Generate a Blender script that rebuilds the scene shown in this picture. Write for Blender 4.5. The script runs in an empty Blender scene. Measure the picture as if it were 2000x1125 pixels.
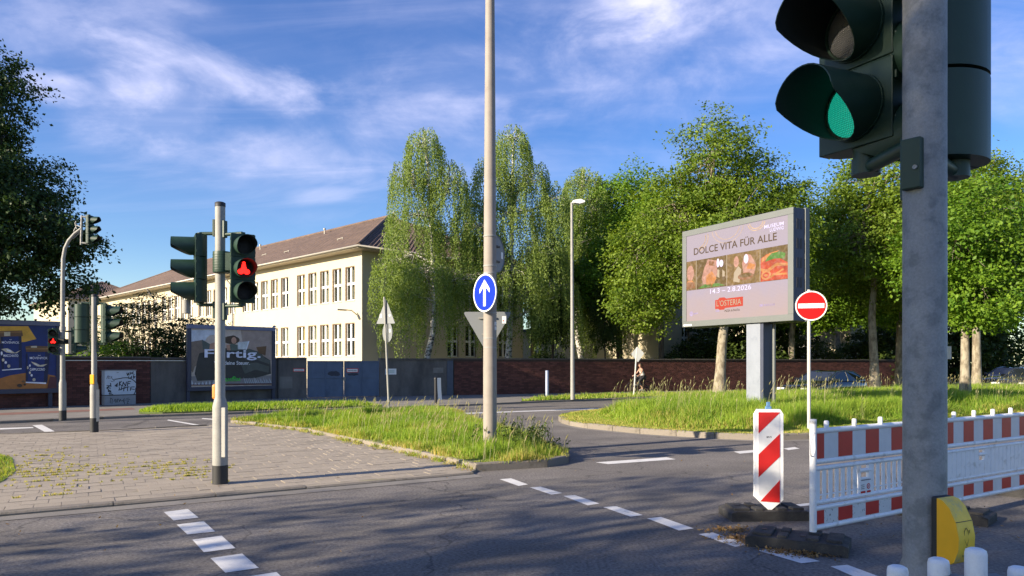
import bpy, math, random
import numpy as np
from mathutils import Vector, Matrix

rnd = random.Random(7)
R = math.radians
scene = bpy.context.scene
COL = scene.collection

# ------------------------------------------------------------------ camera, sky, sun, exposure
EYE, FOC, CX, HOR = 1.60, 1400.0, 1000.0, 710.0          # eye height (m), focal length and horizon of the 2000 px photograph
cam_d = bpy.data.cameras.new('camera')
cam_d.sensor_width = 36.0
cam_d.lens = 36.0 * FOC / 2000.0
cam_d.shift_y = (HOR - 562.5) / 2000.0
cam_d.clip_start, cam_d.clip_end = 0.05, 3000
cam = bpy.data.objects.new('camera', cam_d); COL.objects.link(cam)
cam.location = (0, 0, EYE); cam.rotation_euler = (R(90), 0, 0)
scene.camera = cam

SUN_EL = R(20.5)
SUN_H = Vector((-0.868, -0.497)).normalized()            # horizontal direction towards the sun
SUN = Vector((SUN_H.x * math.cos(SUN_EL), SUN_H.y * math.cos(SUN_EL), math.sin(SUN_EL)))
sd = bpy.data.lights.new('sun', 'SUN'); sd.energy = 5.0; sd.angle = R(0.53); sd.color = (1.0, 0.86, 0.66)
so = bpy.data.objects.new('sun', sd); COL.objects.link(so)
so.rotation_euler = (-SUN).to_track_quat('-Z', 'Y').to_euler(); so.location = (-30, -20, 40)

world = bpy.data.worlds.new('World'); scene.world = world; world.use_nodes = True
def build_world():
    nt = world.node_tree; N = nt.nodes; L = nt.links; N.clear()
    out = N.new('ShaderNodeOutputWorld'); bg = N.new('ShaderNodeBackground'); L.new(bg.outputs[0], out.inputs[0])
    sky = N.new('ShaderNodeTexSky'); sky.sky_type = 'NISHITA'; sky.sun_disc = False
    sky.sun_elevation = SUN_EL; sky.sun_rotation = math.atan2(SUN_H.x, SUN_H.y) % (2 * math.pi)
    sky.air_density = 1.0; sky.dust_density = 0.35; sky.ozone_density = 2.6; sky.altitude = 60
    hs = N.new('ShaderNodeHueSaturation'); hs.inputs['Hue'].default_value = 0.518; hs.inputs['Saturation'].default_value = 1.30; hs.inputs['Value'].default_value = 1.0
    L.new(sky.outputs[0], hs.inputs['Color'])
    geo = N.new('ShaderNodeTexCoord')
    sep = N.new('ShaderNodeSeparateXYZ'); L.new(geo.outputs['Generated'], sep.inputs[0])
    def math_(op, a, b=None, c=None, clamp=False):
        n = N.new('ShaderNodeMath'); n.operation = op; n.use_clamp = clamp
        for i, x in enumerate((a, b, c)):
            if x is None: continue
            if isinstance(x, (int, float)): n.inputs[i].default_value = x
            else: L.new(x, n.inputs[i])
        return n.outputs[0]
    zz = math_('ADD', math_('MAXIMUM', sep.outputs[2], 0.0), 0.16)
    px = math_('DIVIDE', sep.outputs[0], zz); py = math_('DIVIDE', sep.outputs[1], zz)
    cmb = N.new('ShaderNodeCombineXYZ'); L.new(px, cmb.inputs[0]); L.new(py, cmb.inputs[1])
    def noise(vec, scale, detail, rough, dist, rot=0.0, sx=1.0, sy=1.0, off=(0, 0, 0)):
        mp = N.new('ShaderNodeMapping'); mp.inputs['Rotation'].default_value = (0, 0, rot); mp.inputs['Scale'].default_value = (sx, sy, 1)
        mp.inputs['Location'].default_value = off
        L.new(vec, mp.inputs[0])
        n = N.new('ShaderNodeTexNoise'); n.inputs['Scale'].default_value = scale; n.inputs['Detail'].default_value = detail
        n.inputs['Roughness'].default_value = rough; n.inputs['Distortion'].default_value = dist
        L.new(mp.outputs[0], n.inputs['Vector']); return n.outputs['Fac']
    def ramp(x, a, b):
        m = N.new('ShaderNodeMapRange'); m.interpolation_type = 'SMOOTHSTEP'; m.inputs['From Min'].default_value = a; m.inputs['From Max'].default_value = b
        L.new(x, m.inputs['Value']); return m.outputs['Result']
    big = ramp(noise(cmb.outputs[0], 0.62, 3, 0.5, 0.3, 0.3, 1.0, 1.5, SKY_OFF), 0.44, 0.66)
    mpz = N.new('ShaderNodeMapping'); mpz.inputs['Scale'].default_value = (1.0, 1.0, 1.9); mpz.inputs['Rotation'].default_value = (0, 0.28, 0); L.new(geo.outputs['Generated'], mpz.inputs[0])
    puff = ramp(noise(mpz.outputs[0], 6.5, 10, 0.60, 0.35, 0.0, 1.0, 1.0, (3.1, 1.7, 0)), 0.34, 0.72)
    wisp = ramp(noise(cmb.outputs[0], 1.5, 10, 0.62, 1.1, 0.55, 0.6, 2.6, (1.3, 8.2, 0)), 0.44, 0.80)
    veil = ramp(noise(cmb.outputs[0], 0.45, 5, 0.55, 0.5, 0.4, 0.8, 1.4, (5.0, 2.2, 0)), 0.38, 0.70)
    a = math_('MULTIPLY', big, puff)
    b = math_('MULTIPLY', math_('MULTIPLY', wisp, 0.38), veil)
    c = math_('MULTIPLY', veil, 0.12)
    # clouds thin out just above the horizon
    fade = ramp(sep.outputs[2], 0.12, 0.30)
    # cloud banks drifting in the layer: centre, long and short half axis
    def layer(px_, py_):
        v = Vector(((px_ - CX) / FOC, 1.0, (HOR - py_) / FOC)).normalized(); z = max(v.z, 0) + 0.16; return Vector((v.x / z, v.y / z))
    banks = None
    wn = noise(cmb.outputs[0], 1.3, 5, 0.6, 0.4, 0.2, 1, 1, (7, 3, 0)); wo = math_('MULTIPLY', math_('SUBTRACT', noise(mpz.outputs[0], 5.0, 9, 0.62, 0.5), 0.5), 2.6)
    for (x0, y0), (x1, y1), (x2, y2), w in BANKS:
        c0, c1, c2 = layer(x0, y0), layer(x1, y1), layer(x2, y2); A = Matrix(((c1.x - c0.x, c2.x - c0.x), (c1.y - c0.y, c2.y - c0.y))).inverted()
        dx, dy = math_('SUBTRACT', px, c0.x), math_('SUBTRACT', py, c0.y)
        u = math_('ADD', math_('MULTIPLY', dx, A[0][0]), math_('MULTIPLY', dy, A[0][1])); v = math_('ADD', math_('MULTIPLY', dx, A[1][0]), math_('MULTIPLY', dy, A[1][1]))
        r2 = math_('ADD', math_('MULTIPLY', u, u), math_('MULTIPLY', v, v)); k = math_('MULTIPLY', ramp(math_('ADD', math_('SQRT', r2), wo), 1.35, 0.15), w)
        banks = k if banks is None else math_('MAXIMUM', banks, k)
    d_ = math_('MULTIPLY', banks, math_('ADD', math_('MULTIPLY', puff, 0.85), 0.15))
    fac = math_('MULTIPLY', math_('ADD', math_('ADD', math_('ADD', math_('MULTIPLY', a, 0.30), d_), b), c), fade, clamp=True)
    cl = N.new('ShaderNodeRGB'); cl.outputs[0].default_value = CLOUD_COL
    mx = N.new('ShaderNodeMixRGB'); L.new(fac, mx.inputs['Fac']); L.new(hs.outputs[0], mx.inputs['Color1']); L.new(cl.outputs[0], mx.inputs['Color2'])
    L.new(mx.outputs[0], bg.inputs['Color']); bg.inputs['Strength'].default_value = SKY_STRENGTH
NEAR_N = 420
NEAR_SPARSE = 62
NEAR_TREES = [(15, 0.0, 1.0, 0.3), (20, -2.5, 1.05, 1.5), (22, 0.0, 1.0, 2.2), (18, 5.4, 0.80, 2.9), (11, 5.2, 0.72, 4.1), (24.5, 5.6, .82, 5.0), (28, -3.0, 1.2, 0.9)]      # distance towards the sun, offset, scale, turn
SKY_STRENGTH = 0.092
SKY_OFF = (0.4, 0.0, 0)
BANKS = [((430, 145), (680, 225), (410, 75), .80), ((310, 225), (450, 200), (330, 300), .85), ((560, 300), (800, 330), (540, 240), .55), ((1190, 55), (1330, 20), (1180, 110), .8), ((880, 190), (1350, 90), (860, 80), .50), ((630, 382), (700, 376), (628, 400), .45), ((130, 180), (230, 205), (140, 150), .6), ((1990, 170), (2150, 160), (1985, 60), .55), ((1420, 150), (1700, 60), (1400, 70), .40), ((120, 40), (500, 10), (110, -40), .30)]
CLOUD_COL = (4.9, 4.9, 6.5, 1)
build_world()

vs = scene.view_settings
vs.view_transform = 'Standard'; vs.look = 'None'; vs.gamma = 1.0; vs.use_curve_mapping = False; vs.exposure = 1.12
scene.cycles.max_bounces = 6; scene.cycles.transparent_max_bounces = 12; scene.cycles.sample_clamp_indirect = 6
scene.cycles.caustics_reflective = False; scene.cycles.caustics_refractive = False

# ------------------------------------------------------------------ helpers
def ground(px, py, z=0.0):
    """Point of the level z seen at a pixel of the 2000 px photograph."""
    Y = (EYE - z) * FOC / (py - HOR)
    return Vector(((px - CX) * Y / FOC, Y, z))
def at(px, Y, z=0.0):
    return Vector(((px - CX) * Y / FOC, Y, z))
def zat(py, Y):
    return EYE + (HOR - py) * Y / FOC

class Frame:
    """A vertical plane: origin, direction of its local x; local -y faces out, z up."""
    def __init__(s, o, d):
        s.o = Vector((o[0], o[1])); s.d = Vector((d[0], d[1])).normalized(); s.rot = math.atan2(s.d.y, s.d.x)
        s.n = Vector((s.d.y, -s.d.x))
    def s_of(s, px):
        q = (px - CX) / FOC
        return (q * s.o.y - s.o.x) / (s.d.x - q * s.d.y)
    def xz(s, px, py):
        t = s.s_of(px); return t, zat(py, s.o.y + s.d.y * t)
    def world(s, x, y=0.0, z=0.0):
        p = s.o + s.d * x - s.n * y
        return Vector((p.x, p.y, z))
    def sub(s, x, y=0.0):
        w = s.world(x, y); return Frame((w.x, w.y), s.d)

def arr_mesh(name, V, faces, face_rnd=None, smooth=False):
    """Fast mesh from numpy: V (n,3); faces a list of (m,k) index arrays."""
    me = bpy.data.meshes.new(name)
    V = np.asarray(V, dtype=np.float32)
    me.vertices.add(len(V)); me.vertices.foreach_set('co', V.ravel())
    loops = np.concatenate([np.asarray(f, dtype=np.int32).ravel() for f in faces])
    tot = np.concatenate([np.full(len(f), np.asarray(f).shape[1], dtype=np.int32) for f in faces])
    start = np.concatenate([[0], np.cumsum(tot)[:-1]]).astype(np.int32)
    me.loops.add(len(loops)); me.loops.foreach_set('vertex_index', loops)
    me.polygons.add(len(tot)); me.polygons.foreach_set('loop_start', start); me.polygons.foreach_set('loop_total', tot)
    if smooth: me.polygons.foreach_set('use_smooth', np.ones(len(tot), dtype=bool))
    me.update(calc_edges=True)
    if face_rnd is not None:
        a = me.attributes.new('tint', 'FLOAT', 'FACE'); a.data.foreach_set('value', np.asarray(face_rnd, dtype=np.float32))
    return me

class MB:
    def __init__(s): s.v = []; s.f = []; s.m = []; s.sm = []; s.T = Matrix.Identity(4); s.tint = []; s.tv = 0.5
    def _add(s, vs, fs, m=0, smooth=False):
        b = len(s.v); T = s.T
        s.v += [tuple(T @ Vector(p)) for p in vs]
        for f in fs: s.f.append([i + b for i in f]); s.m.append(m); s.sm.append(smooth); s.tint.append(s.tv)
        return s
    def box(s, x0, x1, y0, y1, z0, z1, m=0):
        vs = [(x0, y0, z0), (x1, y0, z0), (x1, y1, z0), (x0, y1, z0), (x0, y0, z1), (x1, y0, z1), (x1, y1, z1), (x0, y1, z1)]
        return s._add(vs, [(3, 2, 1, 0), (4, 5, 6, 7), (0, 1, 5, 4), (1, 2, 6, 5), (2, 3, 7, 6), (3, 0, 4, 7)], m)
    def poly(s, pts, m=0): return s._add(pts, [tuple(range(len(pts)))], m)
    def prism(s, poly, z0, z1, m=0, smooth=False):
        """polygon in local xy, counter-clockwise, extruded z0..z1"""
        n = len(poly)
        vs = [(p[0], p[1], z0) for p in poly] + [(p[0], p[1], z1) for p in poly]
        s._add(vs, [tuple(reversed(range(n))), tuple(range(n, 2 * n))], m)
        s._add(vs, [(i, (i + 1) % n, n + (i + 1) % n, n + i) for i in range(n)], m, smooth); return s
    def plate(s, poly, y0, y1, m=0, smooth=False):
        """polygon in local xz (counter-clockwise seen from -y), thickness y0..y1 (y0 in front)"""
        n = len(poly)
        vs = [(p[0], y0, p[1]) for p in poly] + [(p[0], y1, p[1]) for p in poly]
        s._add(vs, [tuple(range(n)), tuple(reversed(range(n, 2 * n)))], m)
        s._add(vs, [(n + i, n + (i + 1) % n, (i + 1) % n, i) for i in range(n)], m, smooth); return s
    def tube(s, pts, rad, n=8, m=0, caps=True, smooth=True):
        pts = [Vector(p) for p in pts]
        if not isinstance(rad, (list, tuple)): rad = [rad] * len(pts)
        vs = []; k = len(pts); up = None
        for i, p in enumerate(pts):
            t = (pts[min(i + 1, k - 1)] - pts[max(i - 1, 0)])
            if t.length < 1e-9: t = Vector((0, 0, 1))
            t.normalize()
            if up is None: up = Vector((1, 0, 0)) if abs(t.x) < 0.9 else Vector((0, 1, 0))
            a = (up - t * up.dot(t)).normalized(); b = t.cross(a); up = a
            for j in range(n):
                w = 2 * math.pi * j / n
                vs.append(p + (a * math.cos(w) + b * math.sin(w)) * rad[i])
        fs = [(i * n + j, i * n + (j + 1) % n, (i + 1) * n + (j + 1) % n, (i + 1) * n + j) for i in range(k - 1) for j in range(n)]
        s._add(vs, fs, m, smooth)
        if caps:
            s._add(vs, [tuple(reversed(range(n))), tuple(range((k - 1) * n, k * n))], m)
        return s
    def lathe(s, prof, n=24, m=0, caps=True, c=(0, 0)):
        vs = [(c[0] + r * math.cos(2 * math.pi * j / n), c[1] + r * math.sin(2 * math.pi * j / n), z) for r, z in prof for j in range(n)]
        k = len(prof)
        fs = [(i * n + j, i * n + (j + 1) % n, (i + 1) * n + (j + 1) % n, (i + 1) * n + j) for i in range(k - 1) for j in range(n)]
        s._add(vs, fs, m, True)
        if caps: s._add(vs, [tuple(reversed(range(n))), tuple(range((k - 1) * n, k * n))], m)
        return s
    def disc(s, cx, cz, r, y0, y1, n=28, m=0, sx=1.0):
        return s.plate([(cx + r * sx * math.cos(2 * math.pi * i / n), cz + r * math.sin(2 * math.pi * i / n)) for i in range(n)], y0, y1, m)
    def ring(s, cx, cz, r0, r1, y0, y1, a0=0, a1=360, n=28, m=0):
        for i in range(n):
            p, q = R(a0 + (a1 - a0) * i / n), R(a0 + (a1 - a0) * (i + 1) / n)
            s.plate([(cx + r0 * math.cos(p), cz + r0 * math.sin(p)), (cx + r1 * math.cos(p), cz + r1 * math.sin(p)),
                     (cx + r1 * math.cos(q), cz + r1 * math.sin(q)), (cx + r0 * math.cos(q), cz + r0 * math.sin(q))], y0, y1, m)
        return s
    def ribbon(s, pts, w, y, m=0):
        """flat painted stroke in the xz plane"""
        for (x0, z0), (x1, z1) in zip(pts[:-1], pts[1:]):
            dx, dz = x1 - x0, z1 - z0; l = math.hypot(dx, dz) or 1e-6; ax, az = -dz / l * w / 2, dx / l * w / 2; ex, ez = dx / l * w * .3, dz / l * w * .3
            s.poly([(x0 - ax - ex, y, z0 - az - ez), (x1 - ax + ex, y, z1 - az + ez), (x1 + ax + ex, y, z1 + az + ez), (x0 + ax - ex, y, z0 + az - ez)], m)
        return s
    def mesh(s, name, mats):
        me = bpy.data.meshes.new(name); me.from_pydata(s.v, [], s.f)
        for mt in (mats if isinstance(mats, (list, tuple)) else [mats]): me.materials.append(mt)
        me.polygons.foreach_set('material_index', s.m); me.polygons.foreach_set('use_smooth', s.sm)
        a = me.attributes.new('tint', 'FLOAT', 'FACE'); a.data.foreach_set('value', s.tint)
        me.update(); return me
    def build(s, name, mats, parent=None, bevel=0.0, kind=None, label=None):
        return link(name, s.mesh(name, mats), parent, bevel, kind, label)

def link(name, me, parent=None, bevel=0.0, kind=None, label=None, loc=None, rotz=0.0):
    o = bpy.data.objects.new(name, me); COL.objects.link(o)
    if parent is not None: o.parent = parent
    if loc is not None: o.location = loc
    if rotz: o.rotation_euler = (0, 0, rotz)
    if bevel:
        b = o.modifiers.new('bevel', 'BEVEL'); b.width = bevel; b.segments = 2; b.limit_method = 'ANGLE'; b.angle_limit = R(40)
    if kind: o['kind'] = kind
    if label: o['label'] = label
    return o
def tag(o, label, cat, group=None):
    o['label'] = label; o['category'] = cat
    if group: o['group'] = group
    return o
def thing(name, label, cat, loc=(0, 0, 0), rotz=0.0, group=None):
    o = bpy.data.objects.new(name, None); COL.objects.link(o); o.empty_display_size = 0.2
    o.location = loc; o.rotation_euler = (0, 0, rotz)
    return tag(o, label, cat, group)
def at_frame(name, label, cat, fr, x=0.0, y=0.0, z=0.0, group=None):
    return thing(name, label, cat, fr.world(x, y, z), fr.rot, group)
def copy_tree(o, parent=None):
    c = o.copy(); COL.objects.link(c)
    if parent is not None: c.parent = parent
    for ch in list(o.children): copy_tree(ch, c)
    return c
def place(o, loc, rotz=0.0, label=None, scale=None):
    o.location = loc; o.rotation_euler = (0, 0, rotz)
    if label: o['label'] = label
    if scale: o.scale = (scale, scale, scale) if not isinstance(scale, tuple) else scale
    return o
def inside(P, poly):
    """P (n,2) numpy in polygon"""
    x, y = P[:, 0], P[:, 1]; r = np.zeros(len(P), dtype=bool); n = len(poly)
    for i in range(n):
        x0, y0 = poly[i][:2]; x1, y1 = poly[(i + 1) % n][:2]
        if y0 == y1: continue
        c = ((y0 > y) != (y1 > y)) & (x < (x1 - x0) * (y - y0) / (y1 - y0) + x0)
        r ^= c
    return r
def edge_dist(P, poly):
    d = np.full(len(P), 1e9); n = len(poly)
    for i in range(n):
        a = np.array(poly[i][:2], float); b = np.array(poly[(i + 1) % n][:2], float); ab = b - a
        t = np.clip(((P - a) @ ab) / (ab @ ab), 0, 1)
        d = np.minimum(d, np.linalg.norm(P - (a + t[:, None] * ab), axis=1))
    return d
def lumps(P, seed, wl):
    g = np.random.default_rng(seed); v = np.zeros(len(P))
    for k in range(9):
        a = g.uniform(0, 6.28); w = 6.28 / (wl * g.uniform(0.45, 1.8)); v += np.sin((P[:, 0] * math.cos(a) + P[:, 1] * math.sin(a)) * w + g.uniform(0, 6.28))
    return v / 4.5

# ------------------------------------------------------------------ materials
def mat(name, col, rough=0.6, metal=0.0, var=0.12, scale=6.0, bump=0.0, bscale=60.0, spec=0.5, tint=0.0, fine=0.0, fscale=300.0,
        emit=None, estr=0.0, second=None, s2scale=1.5, s2lo=0.5, s2hi=0.7, coord='Object', stretch=None, coat=0.0):
    m = bpy.data.materials.new(name); m.use_nodes = True
    nt = m.node_tree; N = nt.nodes; L = nt.links; b = N['Principled BSDF']
    b.inputs['Roughness'].default_value = rough; b.inputs['Metallic'].default_value = metal
    b.inputs['Specular IOR Level'].default_value = spec; b.inputs['Coat Weight'].default_value = coat
    tc = N.new('ShaderNodeTexCoord'); vec = tc.outputs[coord]
    if stretch:
        mp = N.new('ShaderNodeMapping'); mp.inputs['Scale'].default_value = stretch; L.new(vec, mp.inputs[0]); vec = mp.outputs[0]
    def noise(sc, det=4, rg=0.6):
        n = N.new('ShaderNodeTexNoise'); n.inputs['Scale'].default_value = sc; n.inputs['Detail'].default_value = det; n.inputs['Roughness'].default_value = rg
        L.new(vec, n.inputs['Vector']); return n.outputs['Fac']
    def rgb(c): return (c[0], c[1], c[2], 1)
    cur = N.new('ShaderNodeRGB'); cur.outputs[0].default_value = rgb(col); cur = cur.outputs[0]
    def scaled(cur, fac_out, amt):
        mr = N.new('ShaderNodeMapRange'); mr.inputs['From Min'].default_value = 0.25; mr.inputs['From Max'].default_value = 0.75
        mr.inputs['To Min'].default_value = 1 - amt; mr.inputs['To Max'].default_value = 1 + amt; L.new(fac_out, mr.inputs['Value'])
        vm = N.new('ShaderNodeVectorMath'); vm.operation = 'SCALE'; L.new(cur, vm.inputs[0]); L.new(mr.outputs[0], vm.inputs['Scale']); return vm.outputs[0]
    if second is not None:
        mr = N.new('ShaderNodeMapRange'); mr.interpolation_type = 'SMOOTHSTEP'; mr.inputs['From Min'].default_value = s2lo; mr.inputs['From Max'].default_value = s2hi
        L.new(noise(s2scale, 8, 0.65), mr.inputs['Value'])
        mx = N.new('ShaderNodeMixRGB'); L.new(mr.outputs[0], mx.inputs[0]); L.new(cur, mx.inputs[1]); mx.inputs[2].default_value = rgb(second); cur = mx.outputs[0]
    if var: cur = scaled(cur, noise(scale), var)
    if fine: cur = scaled(cur, noise(fscale, 2, 0.7), fine)
    if tint:
        at_ = N.new('ShaderNodeAttribute'); at_.attribute_name = 'tint'; oi = N.new('ShaderNodeObjectInfo')
        ad = N.new('ShaderNodeMath'); ad.operation = 'ADD'; L.new(at_.outputs['Fac'], ad.inputs[0]); L.new(oi.outputs['Random'], ad.inputs[1])
        fr = N.new('ShaderNodeMath'); fr.operation = 'FRACT'; L.new(ad.outputs[0], fr.inputs[0])
        mr = N.new('ShaderNodeMapRange'); mr.inputs['To Min'].default_value = 1 - tint; mr.inputs['To Max'].default_value = 1 + tint; L.new(fr.outputs[0], mr.inputs['Value'])
        vm = N.new('ShaderNodeVectorMath'); vm.operation = 'SCALE'; L.new(cur, vm.inputs[0]); L.new(mr.outputs[0], vm.inputs['Scale']); cur = vm.outputs[0]
    L.new(cur, b.inputs['Base Color'])
    if bump:
        bp = N.new('ShaderNodeBump'); bp.inputs['Strength'].default_value = bump; bp.inputs['Distance'].default_value = 0.01
        L.new(noise(bscale, 5, 0.65), bp.inputs['Height']); L.new(bp.outputs[0], b.inputs['Normal'])
    if emit is not None:
        b.inputs['Emission Color'].default_value = rgb(emit); b.inputs['Emission Strength'].default_value = estr
    return m
def leaf_mat(name, c0, c1, trans=0.35, rough=0.55, spec=0.3):
    m = bpy.data.materials.new(name); m.use_nodes = True; nt = m.node_tree; N = nt.nodes; L = nt.links; b = N['Principled BSDF']
    at_ = N.new('ShaderNodeAttribute'); at_.attribute_name = 'tint'
    rp = N.new('ShaderNodeMixRGB'); L.new(at_.outputs['Fac'], rp.inputs[0]); rp.inputs[1].default_value = (*c0, 1); rp.inputs[2].default_value = (*c1, 1)
    L.new(rp.outputs[0], b.inputs['Base Color']); b.inputs['Roughness'].default_value = rough; b.inputs['Specular IOR Level'].default_value = spec
    tr = N.new('ShaderNodeBsdfTranslucent'); tm = N.new('ShaderNodeMixRGB'); tm.blend_type = 'MULTIPLY'; tm.inputs[0].default_value = 1.0
    L.new(rp.outputs[0], tm.inputs[1]); tm.inputs[2].default_value = (1.5, 1.45, 0.6, 1); L.new(tm.outputs[0], tr.inputs[0])
    mx = N.new('ShaderNodeMixShader'); mx.inputs[0].default_value = trans; L.new(b.outputs[0], mx.inputs[1]); L.new(tr.outputs[0], mx.inputs[2])
    L.new(mx.outputs[0], N['Material Output'].inputs['Surface']); return m
def glass_mat(name, col, keep):
    m = bpy.data.materials.new(name); m.use_nodes = True; nt = m.node_tree; N = nt.nodes; L = nt.links; b = N['Principled BSDF']
    b.inputs['Base Color'].default_value = (*col, 1); b.inputs['Roughness'].default_value = 0.04; b.inputs['Specular IOR Level'].default_value = 0.9
    tr = N.new('ShaderNodeBsdfTransparent'); tr.inputs[0].default_value = (0.85, 0.88, 0.86, 1)
    mx = N.new('ShaderNodeMixShader'); mx.inputs[0].default_value = keep; L.new(tr.outputs[0], mx.inputs[1]); L.new(b.outputs[0], mx.inputs[2])
    L.new(mx.outputs[0], N['Material Output'].inputs['Surface']); return m

def weather(m):
    """hairline cracks, tar spots and pale grit on the asphalt"""
    nt = m.node_tree; N = nt.nodes; L = nt.links; b = N['Principled BSDF']; src = b.inputs['Base Color'].links[0].from_socket
    tc = N.new('ShaderNodeTexCoord'); nz = N.new('ShaderNodeTexNoise'); nz.inputs['Scale'].default_value = 1.6; nz.inputs['Detail'].default_value = 6; L.new(tc.outputs['Object'], nz.inputs[0])
    dm = N.new('ShaderNodeVectorMath'); dm.operation = 'MULTIPLY_ADD'; L.new(nz.outputs['Color'], dm.inputs[0]); dm.inputs[1].default_value = (.9, .9, 0); L.new(tc.outputs['Object'], dm.inputs[2])
    vo = N.new('ShaderNodeTexVoronoi'); vo.feature = 'DISTANCE_TO_EDGE'; vo.inputs['Scale'].default_value = 0.33; L.new(dm.outputs[0], vo.inputs['Vector'])
    cr = N.new('ShaderNodeMapRange'); cr.inputs['From Min'].default_value = 0.0015; cr.inputs['From Max'].default_value = 0.006; cr.inputs['To Min'].default_value = .55; cr.inputs['To Max'].default_value = 1.0; L.new(vo.outputs['Distance'], cr.inputs['Value'])
    n2 = N.new('ShaderNodeTexNoise'); n2.inputs['Scale'].default_value = 7; n2.inputs['Detail'].default_value = 3; L.new(tc.outputs['Object'], n2.inputs[0])
    sp = N.new('ShaderNodeMapRange'); sp.inputs['From Min'].default_value = .66; sp.inputs['From Max'].default_value = .72; sp.inputs['To Min'].default_value = 1.0; sp.inputs['To Max'].default_value = .72; L.new(n2.outputs['Fac'], sp.inputs['Value'])
    n3 = N.new('ShaderNodeTexVoronoi'); n3.inputs['Scale'].default_value = 26; L.new(tc.outputs['Object'], n3.inputs['Vector'])
    gt = N.new('ShaderNodeMapRange'); gt.inputs['From Min'].default_value = .10; gt.inputs['From Max'].default_value = .16; gt.inputs['To Min'].default_value = 1.5; gt.inputs['To Max'].default_value = 1.0; L.new(n3.outputs['Distance'], gt.inputs['Value'])
    # wheel tracks along the road, a little paler and smoother
    mp = N.new('ShaderNodeMapping'); mp.inputs['Rotation'].default_value = (0, 0, -R(30.5)); L.new(tc.outputs['Object'], mp.inputs[0])
    wv = N.new('ShaderNodeTexNoise'); wv.inputs['Scale'].default_value = 1.0; wv.inputs['Detail'].default_value = 2
    mq = N.new('ShaderNodeMapping'); mq.inputs['Scale'].default_value = (.03, 1.1, 1); L.new(mp.outputs[0], mq.inputs[0]); L.new(mq.outputs[0], wv.inputs['Vector'])
    tr = N.new('ShaderNodeMapRange'); tr.inputs['From Min'].default_value = .35; tr.inputs['From Max'].default_value = .65; tr.inputs['To Min'].default_value = .86; tr.inputs['To Max'].default_value = 1.14; L.new(wv.outputs['Fac'], tr.inputs['Value'])
    cur = src
    for f in (cr, sp, gt, tr):
        v = N.new('ShaderNodeVectorMath'); v.operation = 'SCALE'; L.new(cur, v.inputs[0]); L.new(f.outputs[0], v.inputs['Scale']); cur = v.outputs[0]
    L.new(cur, b.inputs['Base Color'])
M = {}
M['asphalt'] = mat('asphalt', (0.140, 0.127, 0.116), 0.88, var=0.20, scale=0.9, fine=0.60, fscale=34, bump=0.9, bscale=90, second=(0.168, 0.152, 0.136), s2scale=0.35, s2lo=.45, s2hi=.6)
weather(M['asphalt'])
M['soil'] = mat('soil', (0.10, 0.085, 0.05), 0.95, var=0.3, scale=3, bump=0.5, bscale=20)
M['turf'] = mat('turf', (0.085, 0.12, 0.03), 0.95, var=0.35, scale=4, second=(0.20, 0.16, 0.07), s2scale=1.2, bump=0.4)
M['field'] = mat('field', (0.09, 0.10, 0.05), 0.95, var=0.3, scale=0.05)
M['slab'] = mat('slab', (0.325, 0.278, 0.218), 0.88, var=0.14, scale=1.3, fine=0.22, fscale=70, tint=0.07, bump=0.35, bscale=90, second=(0.265, 0.23, 0.182), s2scale=0.8)
M['joint'] = mat('joint', (0.29, 0.25, 0.195), 0.95, var=0.25, scale=3, fine=0.3, second=(0.24, 0.22, 0.12), s2scale=2)
M['kerb'] = mat('kerb', (0.235, 0.205, 0.168), 0.85, var=0.22, scale=2.5, fine=0.22, tint=0.12, bump=0.5, bscale=50, second=(0.12, 0.105, 0.08), s2scale=2.6, s2lo=.42, s2hi=.66)
M['gutter'] = mat('gutter', (0.20, 0.185, 0.165), 0.9, var=0.2, scale=2, fine=0.25, fscale=120, bump=0.4)
M['red_path'] = mat('red_path', (0.20, 0.10, 0.08), 0.9, var=0.2, scale=2, fine=0.2)
M['paint'] = mat('paint', (0.66, 0.65, 0.62), 0.75, var=0.1, scale=6, fine=0.12, fscale=90, second=(0.36, 0.35, 0.34), s2scale=5, s2lo=.56, s2hi=.72)
M['galv'] = mat('galv', (0.30, 0.295, 0.275), 0.68, 0.12, var=0.10, scale=5, fine=0.10, fscale=80, second=(0.24, 0.24, 0.225), s2scale=3)
M['galv_dull'] = mat('galv_dull', (0.275, 0.275, 0.27), 0.6, 0.15, var=0.13, scale=9, fine=0.14, fscale=140, second=(0.19, 0.195, 0.195), s2scale=14, s2lo=.46, s2hi=.62, bump=0.15, bscale=120)
M['pole'] = mat('pole', (0.285, 0.25, 0.218), 0.72, 0.0, var=0.08, scale=4, second=(0.24, 0.21, 0.185), s2scale=2.5)
M['black'] = mat('black', (0.02, 0.02, 0.022), 0.6, var=0.2)
M['rubber'] = mat('rubber', (0.035, 0.034, 0.034), 0.85, var=0.25, scale=9, fine=0.3, fscale=90, bump=0.5, bscale=70, second=(0.075, 0.07, 0.062), s2scale=6, s2lo=.5, s2hi=.75)
M['sig_green'] = mat('sig_green', (0.014, 0.042, 0.026), 0.5, var=0.12, scale=5, second=(0.022, 0.055, 0.036), s2scale=3, bump=0.05, bscale=200)
M['sig_inner'] = mat('sig_inner', (0.008, 0.012, 0.01), 0.7, var=0.1)
M['lens_off'] = mat('lens_off', (0.035, 0.035, 0.038), 0.25, var=0.2, scale=40, bump=0.6, bscale=300)
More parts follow.
